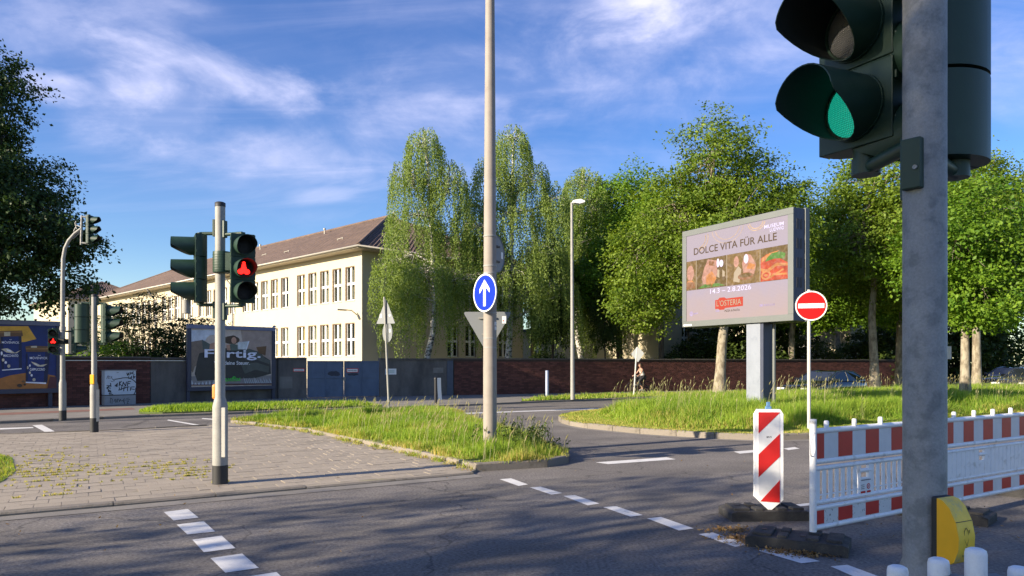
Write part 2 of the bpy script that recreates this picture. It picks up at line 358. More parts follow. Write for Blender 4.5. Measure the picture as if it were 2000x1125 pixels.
def lens_grid(name, col, emit, estr):
    m = mat(name, col, 0.25, var=0, emit=emit, estr=estr); nt = m.node_tree; N = nt.nodes; L = nt.links; b = N['Principled BSDF']
    tc = N.new('ShaderNodeTexCoord'); outs = []
    for ax in ('X', 'Z'):
        w = N.new('ShaderNodeTexWave'); w.bands_direction = ax; w.inputs['Scale'].default_value = 42.0; L.new(tc.outputs['Object'], w.inputs[0]); outs.append(w.outputs['Fac'])
    mm = N.new('ShaderNodeMath'); mm.operation = 'MULTIPLY'; L.new(outs[0], mm.inputs[0]); L.new(outs[1], mm.inputs[1])
    bp = N.new('ShaderNodeBump'); bp.inputs['Strength'].default_value = 0.6; bp.inputs['Distance'].default_value = 0.004; L.new(mm.outputs[0], bp.inputs['Height']); L.new(bp.outputs[0], b.inputs['Normal'])
    mr = N.new('ShaderNodeMapRange'); mr.inputs['To Min'].default_value = 0.45 * estr; mr.inputs['To Max'].default_value = 1.25 * estr; L.new(mm.outputs[0], mr.inputs['Value'])
    if estr: L.new(mr.outputs[0], b.inputs['Emission Strength'])
    return m
M['lens_grey'] = lens_grid('lens_grey', (0.17, 0.17, 0.175), (0, 0, 0), 0.0)
M['lens_go'] = lens_grid('lens_go', (0.015, 0.16, 0.115), (0.012, 0.50, 0.34), 0.40)
M['red_light'] = mat('red_light', (0.4, 0.01, 0.01), 0.4, var=0, emit=(1.0, 0.012, 0.008), estr=1.9)
M['white_plastic'] = mat('white_plastic', (0.84, 0.84, 0.84), 0.45, var=0.06, scale=8, fine=0.05, second=(0.58, 0.57, 0.54), s2scale=9, s2lo=.54, s2hi=.72)
M['speckled'] = mat('speckled', (0.66, 0.66, 0.65), 0.6, var=0.06, second=(0.20, 0.19, 0.17), s2scale=38, s2lo=.58, s2hi=.66)
M['reflect_red'] = mat('reflect_red', (0.50, 0.018, 0.016), 0.4, var=0.12, scale=5, fine=0.08)
M['reflect_white'] = mat('reflect_white', (0.64, 0.65, 0.67), 0.4, var=0.08, scale=7, fine=0.07)
M['grey_clip'] = mat('grey_clip', (0.09, 0.11, 0.14), 0.5)
M['yellow'] = mat('yellow', (0.95, 0.46, 0.008), 0.45, var=0.06, scale=12)
M['yellow_worn'] = mat('yellow_worn', (0.90, 0.60, 0.05), 0.5, var=0.14, scale=18, second=(0.56, 0.44, 0.16), s2scale=14)
M['sign_white'] = mat('sign_white', (0.78, 0.78, 0.77), 0.4, var=0.03)
M['sign_blue'] = mat('sign_blue', (0.001, 0.025, 0.42), 0.55, var=0.03, spec=.2)
M['sign_red'] = mat('sign_red', (0.55, 0.004, 0.004), 0.5, var=0.03, spec=.25)
M['sign_back'] = mat('sign_back', (0.20, 0.215, 0.225), 0.6, 0.15, var=0.06, scale=3)
M['sticker'] = mat('sticker', (0.6, 0.6, 0.6), 0.5, var=0.2, scale=30)
M['ink'] = mat('ink', (0.012, 0.013, 0.022), 0.6, var=0)
M['print_dark'] = mat('print_dark', (0.03, 0.03, 0.035), 0.6, var=0)
M['brick'] = mat('brick', (0.115, 0.042, 0.034), 0.88, var=0.25, scale=4, fine=0.2, fscale=60, tint=0.34, bump=0.4, bscale=60)
M['mortar'] = mat('mortar', (0.055, 0.038, 0.034), 0.95, var=0.2, scale=6)
M['render'] = mat('render', (0.145, 0.133, 0.122), 0.92, var=0.28, scale=1.3, fine=0.15, fscale=60, bump=0.6, bscale=45, second=(0.078, 0.073, 0.07), s2scale=0.9, s2lo=.42, s2hi=.68, stretch=(1, 1, 0.45))
M['coping'] = mat('coping', (0.095, 0.085, 0.08), 0.9, var=0.25, scale=4, bump=0.4, tint=.15)
M['metal_lip'] = mat('metal_lip', (0.55, 0.55, 0.58), 0.35, 0.6, var=0.1)
M['gate_blue'] = mat('gate_blue', (0.095, 0.135, 0.205), 0.6, 0.0, var=0.14, scale=2.2, fine=0.06, second=(0.075, 0.105, 0.16), s2scale=1.8, stretch=(1, 1, .6))
M['scrub'] = mat('scrub', (0.045, 0.05, 0.068), 0.8, var=0.25, scale=9)
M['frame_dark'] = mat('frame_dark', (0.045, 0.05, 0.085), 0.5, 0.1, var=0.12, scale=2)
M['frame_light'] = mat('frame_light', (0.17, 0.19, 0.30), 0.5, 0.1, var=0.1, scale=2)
M['facade'] = mat('facade', (0.56, 0.495, 0.35), 0.9, var=0.045, scale=0.7, fine=0.03, fscale=40, bump=0.15, bscale=30, second=(0.51, 0.445, 0.31), s2scale=0.35)
M['soffit'] = mat('soffit', (0.50, 0.44, 0.33), 0.85, var=0.06)
M['plinth'] = mat('plinth', (0.28, 0.25, 0.21), 0.9, var=0.15)
M['frame_brown'] = mat('frame_brown', (0.20, 0.135, 0.085), 0.7, var=0.1)
M['frame_white'] = mat('frame_white', (0.78, 0.78, 0.75), 0.5, var=0.04)
M['sill'] = mat('sill', (0.42, 0.38, 0.33), 0.7, var=0.1)
M['curtain_yellow'] = mat('curtain_yellow', (0.62, 0.45, 0.12), 0.9, var=0.12, scale=14, stretch=(6, 1, .2))
M['curtain_white'] = mat('curtain_white', (0.62, 0.58, 0.50), 0.9, var=0.12, scale=14, stretch=(6, 1, .2))
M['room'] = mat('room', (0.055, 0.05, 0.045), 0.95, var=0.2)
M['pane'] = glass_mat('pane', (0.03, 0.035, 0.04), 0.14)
M['gutter_metal'] = mat('gutter_metal', (0.46, 0.43, 0.36), 0.5, 0.3, var=0.08)
M['downpipe'] = mat('downpipe', (0.40, 0.40, 0.42), 0.5, 0.4, var=0.08)
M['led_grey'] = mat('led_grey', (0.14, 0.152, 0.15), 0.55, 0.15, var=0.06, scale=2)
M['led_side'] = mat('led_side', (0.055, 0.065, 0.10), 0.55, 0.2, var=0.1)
M['led_post'] = mat('led_post', (0.225, 0.25, 0.30), 0.65, 0.05, var=0.08, scale=3, second=(0.19, 0.215, 0.265), s2scale=7)
M['cab_white'] = mat('cab_white', (0.52, 0.60, 0.70), 0.6, var=0.08, scale=5)
M['cab_grey'] = mat('cab_grey', (0.30, 0.31, 0.33), 0.7, var=0.12, scale=6)
M['bark_plane'] = mat('bark_plane', (0.30, 0.265, 0.20), 0.9, var=0.3, scale=6, second=(0.17, 0.14, 0.10), s2scale=5, s2lo=.45, s2hi=.6, bump=0.6, bscale=14, stretch=(1, 1, .45))
M['bark_dark'] = mat('bark_dark', (0.075, 0.06, 0.045), 0.95, var=0.35, scale=8, bump=0.8, bscale=16, stretch=(1, 1, .3))
M['bark_birch'] = mat('bark_birch', (0.56, 0.53, 0.48), 0.85, var=0.1, scale=5, second=(0.06, 0.05, 0.045), s2scale=4.5, s2lo=.52, s2hi=.58, stretch=(1, 1, 1.8), bump=.3)
M['leaf_plane'] = leaf_mat('leaf_plane', (0.065, 0.135, 0.014), (0.235, 0.315, 0.034), 0.40)
M['leaf_lime'] = leaf_mat('leaf_lime', (0.055, 0.145, 0.012), (0.21, 0.33, 0.026), 0.40)
M['leaf_birch'] = leaf_mat('leaf_birch', (0.105, 0.175, 0.04), (0.29, 0.37, 0.09), 0.40)
M['leaf_dark'] = leaf_mat('leaf_dark', (0.016, 0.042, 0.010), (0.045, 0.085, 0.018), 0.25)
M['leaf_shrub'] = leaf_mat('leaf_shrub', (0.03, 0.06, 0.012), (0.09, 0.13, 0.022), 0.3)
M['blade'] = leaf_mat('blade', (0.12, 0.235, 0.022), (0.34, 0.45, 0.056), 0.42)
M['blade_dry'] = leaf_mat('blade_dry', (0.30, 0.34, 0.06), (0.52, 0.42, 0.15), 0.38)
M['seed_head'] = leaf_mat('seed_head', (0.36, 0.36, 0.16), (0.52, 0.46, 0.27), 0.3)
M['dead_leaf'] = leaf_mat('dead_leaf', (0.16, 0.085, 0.03), (0.34, 0.22, 0.09), 0.2)
# ------------------------------------------------------------------ ground, roads, pavements, kerbs, markings
E = Vector((math.cos(R(30.5)), math.sin(R(30.5)), 0)); NM = Vector((-E.y, E.x, 0))     # along and across the road

def inset(poly, d):
    n = len(poly); a2 = sum(poly[i][0] * poly[(i + 1) % n][1] - poly[(i + 1) % n][0] * poly[i][1] for i in range(n)); s = 1 if a2 > 0 else -1; out = []
    for i in range(n):
        p0, p1, p2 = Vector(poly[i - 1]), Vector(poly[i]), Vector(poly[(i + 1) % n]); e0, e1 = (p1 - p0).normalized(), (p2 - p1).normalized()
        n0, n1 = Vector((-e0.y, e0.x)) * s, Vector((-e1.y, e1.x)) * s; m = (n0 + n1); m = m / max(m.length_squared, .5) * 2; out.append(tuple(p1 + m * d * .9))
    return out
def sheet(name, poly, z, m, kind='structure', thick=0.0):
    b = MB()
    if thick: b.prism([(p[0], p[1]) for p in poly], z - thick, z)
    else: b.poly([(p[0], p[1], z) for p in poly])
    return b.build(name, m, None, kind=kind)
sheet('ground', [(-900, -600), (900, -600), (900, 1600), (-900, 1600)], -0.05, M['field'])
sheet('road', [(-70, -45), (90, -45), (90, 110), (-70, 110)], 0.0, M['asphalt'])

FAR_KERB = [(-40, 2.5), (-20, 14.9), (-13.6, 19.0), (-10.8, 21.4), (-9.2, 22.3), (-6.5, 24.2), (-2.07, 26.7), (1.3, 29.4), (6, 32.4), (20, 39.2), (44, 51)]
WALL_BASE = [(-40, 4.0), (-17.6, 24.6), (-10.4, 31.5), (6.4, 38.96), (50, 58.3)]
ISLAND_L = [(-7.46, 19.0), (-4.74, 16.6), (-3.04, 14.2), (-1.07, 11.5), (-0.53, 10.6), (0.55, 11.05), (0.92, 11.55), (0.95, 12.2), (0.5, 14.0), (-0.5, 17.5), (-1.45, 21.3), (-1.75, 22.6), (-2.6, 22.9), (-4.3, 21.9), (-6.9, 20.2)]
ISLAND_R = [(1.30, 20.0), (1.32, 19.2), (1.48, 18.4), (1.85, 17.6), (2.9, 16.25), (4.3, 15.2), (5.3, 14.85), (6.6, 15.2), (14, 19.6), (26, 26.8), (44, 37.6), (44, 47.5), (20, 35.3), (12, 30.6), (6.5, 27.2), (3.4, 24.2), (1.9, 22.0), (1.45, 21.0)]
MEDIAN = [(-17, 0.60), (-5.37, 7.50), (-2.61, 9.14), (-0.60, 10.35), (-0.53, 10.6), (-1.07, 11.5), (-3.04, 14.2), (-4.74, 16.6), (-7.46, 19.0), (-7.75, 18.1), (-9.67, 16.75), (-11.4, 15.9), (-17, 12.6)]
STRIP = [(-11.9, 22.9), (-11.4, 21.9), (-10.6, 21.75), (-9.2, 22.45), (-6.6, 24.3), (-4.6, 25.4), (-5.3, 26.3), (-8.0, 25.9), (-11.2, 24.4)]
VERGE = [(0.35, 28.9), (1.3, 29.6), (6, 32.6), (20, 39.4), (44, 51.2), (44, 53.6), (20, 42.4), (9, 37.2), (3.6, 34.4), (1.0, 31.4)]
SIDE_GRASS = [(-16.9, 1.6), (-6.9, 7.6), (-6.45, 8.6), (-6.75, 9.5), (-7.2, 10.4), (-8.3, 11.9), (-9.9, 13.2), (-17, 9.6)]

fp = FAR_KERB + list(reversed(WALL_BASE))
sheet('pavement', fp, 0.06, M['gutter'], thick=0.11)
sheet('cycle_path', [(-26, 14.4), (-15.6, 21.0), (-12.6, 24.0), (-13.2, 24.9), (-16.4, 21.8), (-26.6, 15.6)], 0.064, M['red_path'])
med = sheet('pavement', MEDIAN, 0.0325, M['joint'], thick=0.07)
sheet('turf', inset(ISLAND_L, .07), 0.10, M['turf'], thick=0.14)
sheet('turf', inset(ISLAND_R, .08), 0.10, M['turf'], thick=0.14)
sheet('turf', STRIP, 0.12, M['turf'], thick=0.05)
sheet('turf', VERGE, 0.085, M['turf'], thick=0.04)
sheet('turf', SIDE_GRASS, 0.038, M['turf'], thick=0.02)

def kerb(poly, h, w, name='kerb', closed=False, z0=-0.04, step=1.0, out=1, skip=None):
    """Kerb stones one by one along a line; each a part of the kerb."""
    root = bpy.data.objects.new(name, None); COL.objects.link(root); root['kind'] = 'structure'
    pts = [Vector((p[0], p[1])) for p in poly]
    if closed: pts.append(pts[0])
    # resample to about one stone length
    line = [pts[0]]; carry = 0
    for a, b in zip(pts[:-1], pts[1:]):
        n = max(1, round((b - a).length / step))
        for i in range(1, n + 1): line.append(a.lerp(b, i / n))
    for i, (a, b) in enumerate(zip(line[:-1], line[1:])):
        mid = (a + b) / 2
        if skip and skip(mid): continue
        d = (b - a); l = d.length; ang = math.atan2(d.y, d.x); g = 0.006
        hh = h + rnd.uniform(-0.008, 0.008)
        mb = MB(); c = 0.018
        pr = [(0, z0), (w, z0), (w, hh), (c, hh), (0, hh - c)] if out > 0 else [(-w, z0), (0, z0), (0, hh - c), (-c, hh), (-w, hh)]
        n = len(pr)
        vs = [(-l / 2 + g, y, z) for y, z in pr] + [(l / 2 - g, y, z) for y, z in pr]
        mb._add(vs, [tuple(range(n)), tuple(reversed(range(n, 2 * n)))])
        mb._add(vs, [(n + k, n + (k + 1) % n, (k + 1) % n, k) for k in range(n)])
        o = mb.build('kerb_stone', M['kerb'], root)
        o.location = (mid.x, mid.y, 0); o.rotation_euler = (rnd.uniform(-.02, .02), 0, ang + rnd.uniform(-.008, .008))
    return root
kerb([(-17, 0.55), (-5.37, 7.45), (-2.61, 9.10), (-0.55, 10.33)], 0.037, 0.16)                        # dropped kerb of the middle pavement
sheet('gutter', [(-17, 0.25), (-5.3, 7.20), (-2.5, 8.86), (-0.4, 10.1), (-0.55, 10.34), (-2.61, 9.11), (-5.37, 7.46), (-17, 0.56)], 0.005, M['gutter'])
kerb([(-17, 12.65), (-11.4, 15.95), (-9.67, 16.8), (-7.75, 18.15)], 0.055, 0.13, out=-1)
kerb(ISLAND_L[:5], 0.105, 0.10, step=0.9, out=1)
kerb(ISLAND_L[4:], 0.125, 0.13, step=0.9, out=1)
kerb(ISLAND_R[:13], 0.125, 0.15, step=1.0, out=1, skip=lambda p: p.x > 30)
kerb([ISLAND_R[0]] + ISLAND_R[:12:-1], 0.10, 0.15, step=1.3, out=-1, skip=lambda p: p.x > 26)
sheet('gutter', [(1.02, 20.1), (1.05, 19.0), (1.28, 18.2), (1.7, 17.35), (2.75, 16.0), (4.2, 14.95), (5.3, 14.58), (6.7, 14.95), (14.1, 19.3), (26, 26.5), (26, 26.8), (14, 19.6), (6.6, 15.2), (5.3, 14.85), (4.3, 15.2), (2.9, 16.25), (1.85, 17.6), (1.48, 18.4), (1.32, 19.2), (1.30, 20.0)], 0.004, M['gutter'])
kerb(FAR_KERB, 0.075, 0.14, step=1.1, out=1, skip=lambda p: p.x < -17 or p.x > 27)

# paving slabs of the middle pavement: the nearest as parts, the rest joined
SL = 0.26
sm = MB(); sm.box(-SL / 2 + .004, SL / 2 - .003, -SL / 2 + .003, SL / 2 - .003, -0.012, 0.010); slab_me = sm.mesh('paving_slab', M['slab'])
mp = [p for p in MEDIAN]
cand = []
for i in range(-80, 80):
    for j in range(-10, 80):
        c = E * ((i + (0.5 if j % 2 else 0)) * SL) + NM * (j * SL) + Vector((0, 1.0, 0)); cand.append((c.x, c.y))
cand = np.array(cand)
hs_ = SL / 2
ok = np.ones(len(cand), bool)
for a in (-hs_, hs_):
    for b in (-hs_, hs_): ok &= inside(cand + np.array([E.x * a + NM.x * b, E.y * a + NM.y * b]), mp)
pxs = CX + FOC * cand[:, 0] / cand[:, 1]
ok &= (pxs > -120) & ~inside(cand, SIDE_GRASS)
cand = cand[ok]; cand = cand[np.argsort(np.hypot(cand[:, 0], cand[:, 1]))]
rest = MB()
for k, (x, y) in enumerate(cand):
    dz = rnd.uniform(-0.003, 0.003); ang = math.atan2(E.y, E.x) + rnd.uniform(-.012, .012)
    if k < 290:
        o = link('paving_slab', slab_me, med); o.location = (x, y, 0.026 + dz); o.rotation_euler = (rnd.uniform(-.008, .008), rnd.uniform(-.008, .008), ang)
    else:
        rest.T = Matrix.Translation((x, y, 0.026 + dz)) @ Matrix.Rotation(ang, 4, 'Z'); rest.tv = rnd.random()
        rest.box(-hs_ + .004, hs_ - .004, -hs_ + .004, hs_ - .004, -0.012, 0.010)
rest.build('paving_slabs', M['slab'], med, kind='stuff')

def marking(corners, z=0.004, label=None):
    b = MB(); b.poly([tuple(ground(px, py, z)) for px, py in corners]); return b.build('road_marking', M['paint'], None, kind='structure')
for q in ([(320, 1000), (339, 1016.5), (388, 1010.8), (367, 994)], [(345, 1024.5), (366, 1043.8), (420.5, 1038), (398, 1018)], [(375.5, 1054), (398, 1078.5), (460, 1070.5), (433, 1046)], [(411, 1090), (440, 1118.5), (505.5, 1109), (473, 1081)], [(470, 1128), (500, 1160), (575, 1150), (540, 1117)],
          [(976, 936), (1013, 949), (1031, 946), (998, 934)], [(1035, 952), (1077, 966), (1098, 963), (1056, 950.5)], [(1100, 968.5), (1148, 987), (1171, 983.5), (1123, 967)], [(1178, 990.5), (1231, 1009), (1256, 1006), (1203, 988.5)], [(1264, 1012.5), (1326, 1036), (1355, 1032), (1291, 1009.5)], [(1364, 1043), (1436, 1068), (1464, 1063), (1392, 1040)], [(1480, 1075), (1565, 1100), (1602, 1096), (1515, 1071)], [(1622, 1106), (1700, 1140), (1750, 1138), (1655, 1103)],
          [(1163, 903), (1188, 906.5), (1320, 897), (1302, 893)], [(1433, 882), (1445, 886), (1482, 882.5), (1470, 879)], [(1530, 876), (1540, 879), (1562, 876), (1552, 873)],
          [(63, 830.5), (92, 846), (110, 844), (82, 829.5)], [(0, 836), (0, 839), (66, 836), (64, 834)], [(329, 819.5), (326, 821), (412, 836), (420, 834.5)], [(396, 816.5), (394, 818), (440, 822), (446, 820.5)], [(900, 806.5), (905, 808.5), (1190, 798), (1190, 796.5)], [(1546, 986), (1552, 990), (1600, 985), (1594, 981)]):
    marking(q)
# ------------------------------------------------------------------ lettering (flat print on signs and screens)
_txt = {}
def text_all(bodies):
    objs = []
    for key, body, bold in bodies:
        c = bpy.data.curves.new('lettering', 'FONT'); c.body = body; c.size = 1.0; c.offset = bold; c.resolution_u = 3
        o = bpy.data.objects.new('lettering', c); COL.objects.link(o); objs.append((key, o))
    dg = bpy.context.evaluated_depsgraph_get()
    for key, o in objs:
        me = bpy.data.meshes.new_from_object(o.evaluated_get(dg)); v = np.empty(len(me.vertices) * 3, np.float32); me.vertices.foreach_get('co', v); v = v.reshape(-1, 3)
        _txt[key] = (v.copy(), [tuple(p.vertices) for p in me.polygons])
        COL.objects.unlink(o); cu = o.data; bpy.data.objects.remove(o); bpy.data.curves.remove(cu); bpy.data.meshes.remove(me)
text_all([('knf', 'KNF', 0), ('moven', 'MÖVENPICK', 0.006), ('macch', 'MACCHIATO', 0.02), ('capp', 'CAPPUCCINO', 0.02), ('fertig', 'Fertig.', 0.017), ('steuer', 'Wie deine Steuer.', 0.008), ('tax', 'taxfix', 0.016),
          ('dolce', 'DOLCE VITA FÜR ALLE', 0.006), ('museum', 'MUSEUM', 0.012), ('ludwig', 'LUDWIG', 0.012), ('date', '14.3 – 2.8.2026', 0.006), ('lost', "L'OSTERIA", 0.004), ('pizza', 'PIZZA & PASTA', 0.0), ('feuer', 'Feuerwehrzufahrt', 0.01), ('mvs', 'MVS', 0.01), ('bitte', 'Bitte', 0.01), ('beruehren', 'berühren', 0.01)])
def put_text(b, key, x0, x1, z0, z1, y, m=0, shear=0.0):
    """Set the lettering into the box x0..x1, z0..z1 of the board's plane; z0 = (left, right) baseline allowed by shear"""
    v, fs = _txt[key]; mn, mx = v.min(0), v.max(0)
    u = (v[:, 0] - mn[0]) / (mx[0] - mn[0]); w = (v[:, 1] - mn[1]) / (mx[1] - mn[1])
    b._add([(x0 + (x1 - x0) * a, y, z0 + (z1 - z0) * c + shear * a) for a, c in zip(u, w)], fs, m)
    return b

# ------------------------------------------------------------------ the long wall, its gate, boards and cabinet
WA = Frame((-23.4, 19.1), (0.722, 0.692))
WB = Frame((-10.4, 31.5), (16.8, 7.46))
WH = 1.86
def wall_thing(label, fr, x0, x1, group=None, z=0.06):
    return at_frame('wall', label, 'wall', fr, x0, 0, z, None)
bm = MB(); bm.box(-0.118, 0.118, -0.012, 0.05, -0.0355, 0.0355); brick_me = bm.mesh('brick', M['brick'])
def brick_wall(label, fr, x0, x1, h, n_parts):
    L = x1 - x0
    root = at_frame('brick_wall', label, 'brick wall', fr, x0, 0, 0.0)
    b = MB(); b.box(0, L, 0.0, 0.36, -0.02, h - 0.06); b.build('core', M['mortar'], root)
    cp = MB()
    n = max(1, round(L / 0.9))
    for i in range(n):
        q = MB(); q.box(i * L / n + .004, (i + 1) * L / n - .004, -0.05, 0.41, h - 0.06, h + rnd.uniform(0, .012)); q.build('coping_stone', M['coping'], root)
    pw, ph = 0.25, 0.081
    cells = []
    for r in range(int((h - 0.08) / ph)):
        off = (r % 2) * pw / 2
        for c in range(-1, int(L / pw) + 1):
            xa, xb = max(0.0, c * pw + off), min(L, (c + 1) * pw + off)
            if xb - xa > 0.06: cells.append((xa, xb, r))
    cells.sort(key=lambda t: t[0])
    st = MB()
    for k, (xa, xb, r) in enumerate(cells):
        pr = rnd.uniform(-0.004, 0.004); z = 0.045 + r * ph
        full = xb - xa > 0.24
        if k < n_parts:
            if full: me = brick_me
            else:
                q = MB(); w = (xb - xa) / 2 - .006; q.box(-w, w, -0.012, 0.05, -0.0355, 0.0355); me = q.mesh('brick', M['brick'])
            o = link('brick', me, root); o.location = ((xa + xb) / 2, pr, z)
        else:
            st.tv = rnd.random(); st.box(xa + .006, xb - .006, -0.012 + pr, 0.02, z - .0355, z + .0355)
    if st.v: st.build('bricks', M['brick'], root, kind='stuff')
    return root
sA = lambda px: WA.s_of(px)
sB = lambda px: WB.s_of(px)
xa0, xa1, xa2, xa3 = 0.0, sA(126), sA(294), sA(540) 
# behind the coffee board: dark masonry
b = MB(); rw = at_frame('brick_wall', 'dark brick wall behind the blue coffee poster board', 'brick wall', WA, 0, 0, 0)
b.box(0, xa1 - .01, 0.0, 0.36, -0.02, WH - 0.06); b.build('core', M['mortar'], rw)
for i in range(14):
    q = MB(); q.box(i * (xa1 - .01) / 14 + .004, (i + 1) * (xa1 - .01) / 14 - .004, -0.05, 0.41, WH - 0.06, WH); q.build('coping_stone', M['coping'], rw)
st = MB()
for r in range(22):
    for c in range(int(xa1 / .25)):
        xl = c * .25 + (r % 2) * .125
        if xl + .25 < xa1: st.tv = rnd.random(); st.box(xl + .006, xl + .244, -0.012 + rnd.uniform(-.004, .004), .02, .045 + r * .081 - .0355, .045 + r * .081 + .0355)
st.build('bricks', M['brick'], rw, kind='stuff')
brick_wall('dark red brick wall pier behind the graffiti covered cabinet', WA, xa1, xa2, WH, 290)
def plaster_wall(label, fr, x0, x1, h, patches=()):
    root = at_frame('plastered_wall', label, 'wall', fr, x0, 0, 0); L = x1 - x0
    b = MB(); b.box(0, L, 0, 0.34, -0.02, h - 0.07); b.build('panel', M['render'], root, bevel=0.01)
    n = max(1, round(L / 1.0))
    for i in range(n):
        q = MB(); q.box(i * L / n + .004, (i + 1) * L / n - .004, -0.045, 0.39, h - 0.07, h + rnd.uniform(0, .01)); q.build('coping_stone', M['coping'], root)
    for (u0, u1, z0, z1) in patches:
        q = MB(); q.box(u0, u1, -0.006, 0.01, z0, z1); q.build('repair_patch', mat('repair', (0.20, 0.188, 0.172), 0.9, var=.2, scale=3), root)
    return root
plaster_wall('grey plastered wall bay behind the grey poster board', WA, xa2 + .01, xa3 + .25, WH - 0.02)
lip = at_frame('cable_rail', 'thin pale metal rail running along the wall top left of the grey poster board', 'rail', WA, xa1, -0.06, 0)
q = MB(); q.box(0, sA(364) - xa1, 0, 0.02, WH - 0.16, WH - 0.135); q.build('rail', M['metal_lip'], lip)
g0, g1 = sB(600), sB(741)
plaster_wall('grey plastered wall pier with repair patch left of the blue gate', WB, 0.12, g0 - .02, WH, [(sB(546) - .12, sB(571) - .12, 0.50, 1.02)])
w2 = plaster_wall('stained grey plastered wall between the blue gate and the red brick wall', WB, g1 + .02, sB(886), WH - 0.02, [(2.6, 3.1, 1.15, 1.4)])
q = MB(); q.box(sB(886) - g1 - .36, sB(886) - g1 - .06, -0.03, 0.02, 0.02, WH - .12); q.build('metal_strip', mat('metal_strip', (.07, .085, .12), .6), w2)
brick_wall('long dark red brick wall behind the verge and the street lamp', WB, sB(886) + .02, sB(886) + 34.0, WH, 292)

# gate
gt = at_frame('gate', 'blue sheet metal double gate with eight panels in the grey wall', 'gate', WB, g0, 0.05, 0.0)
GW = g1 - g0; GH = 1.72
for leaf in range(2):
    x0 = leaf * GW / 2 + .012; x1 = (leaf + 1) * GW / 2 - .012
    fr_ = MB(); zc = GH * 0.54
    for xx in (x0, (x0 + x1) / 2 - .025, x1 - .05): fr_.box(xx, xx + .05, -0.03, 0.03, 0.09, GH)
    for zz in (0.09, zc, GH - .05):
        for (u, v) in ((x0 + .05, (x0 + x1) / 2 - .025), ((x0 + x1) / 2 + .025, x1 - .05)): fr_.box(u, v, -0.028, 0.028, zz, zz + .05)
    lf = fr_.build('gate_leaf', M['gate_blue'], gt, bevel=.004)
    for c in range(2):
        u0 = (x0 + .05, (x0 + x1) / 2 + .025)[c]; u1 = ((x0 + x1) / 2 - .025, x1 - .05)[c]
        for z0, z1 in ((.14, zc), (zc + .05, GH - .05)):
            p = MB(); p.box(u0, u1, -0.006, 0.006, z0, z1); p.build('panel', M['gate_blue'], lf)
def blot(cx, cz, rx, rz, seed):
    g = random.Random(seed); return [(cx + rx * math.cos(a) * g.uniform(.75, 1.1), cz + rz * math.sin(a) * g.uniform(.7, 1.15)) for a in [i * .3927 for i in range(16)]]
sc_ = MB()
for (cx, cz, rx, rz, sd_) in ((GW * .365, 1.14, .30, .13, 3), (GW * .62, 1.1, .28, .07, 5)): sc_.plate(blot(cx, cz, rx, rz, sd_), -0.009, -0.004)
sc_.build('scrubbed_mark', M['scrub'], gt)
lk = MB(); lk.box(GW / 2 - .06, GW / 2 + .06, -.06, -.02, .82, .98); lk.tube([(GW / 2 - .05, -.09, .92), (GW / 2 + .08, -.09, .92)], .014, 8); lk.build('lock', M['galv'], gt)
def small_sign(label, fr, pxa, pya, pxb, pyb, y, red=False, green=False, txt=True):
    xa, za = fr.xz(pxa, pya); xb, zb = fr.xz(pxb, pyb)
    root = at_frame('notice_sign', label, 'sign', fr, xa, y, zb)
    w, h = xb - xa, za - zb
    b = MB(); b.box(0, w, -.012, 0, 0, h); b.build('plate', M['sign_white'], root)
    if red:
        b = MB(); t = .025
        for q in ((0, w, 0, t), (0, w, h - t, h), (0, t, t, h - t), (w - t, w, t, h - t)): b.box(q[0], q[1], -.0145, -.012, q[2], q[3])
        b.build('border', M['sign_red'], root)
    b = MB()
    if green:
        for k in range(2): b.box(w * .18, w * .82, -.0145, -.012, h * (.36 + .22 * k), h * (.44 + .22 * k))
        b.build('print_line', mat('green_print', (.22, .42, .34), .6), root)
    else:
        put_text(b, 'feuer', w * .1, w * .9, h * .36, h * .68, -.0145); b.build('lettering', M['ink'], root)
small_sign('white notice with red border on the grey pier left of the gate', WB, 572.5, 719.5, 595, 726, -0.004, red=True)
small_sign('white notice with red border on the blue gate', WB, 677, 719.5, 700, 727.5, 0.04, red=True)
small_sign('white and green notice on the stained wall right of the gate', WB, 752.5, 720, 774, 731.5, -0.004, green=True)

# wall mounted poster boards -----------------------------------------------------------------
def flat(name, col, rough=0.45, var=0.26): return mat('print_' + name, col, rough, var=var, scale=3.2, fine=.12, fscale=26)
P_ = {k: flat(k, c) for k, c in dict(blue=(.004, .022, .16), blue2=(.002, .009, .06), ochre=(.75, .42, .05), brown=(.42, .16, .035), bronze=(.30, .16, .06), bronze2=(.16, .08, .035), cream=(.66, .58, .42), white=(.85, .86, .92),
     sky=(.62, .66, .74), room=(.58, .48, .41), wall2=(.38, .29, .25), dark=(.028, .030, .034), dark2=(.075, .09, .085), sofa=(.22, .165, .13), skin=(.52, .29, .20), hair=(.06, .034, .022), tee=(.10, .14, .12), laptop=(.60, .64, .66), pillow=(.085, .11, .105), fur=(.50, .52, .56), lav=(.78, .80, .95), green=(.05, .55, .06), maroon=(.09, .02, .03), rug=(.26, .245, .25)).items()}
PK = list(P_); PM = [P_[k] for k in PK]; PI = {k: i for i, k in enumerate(PK)}
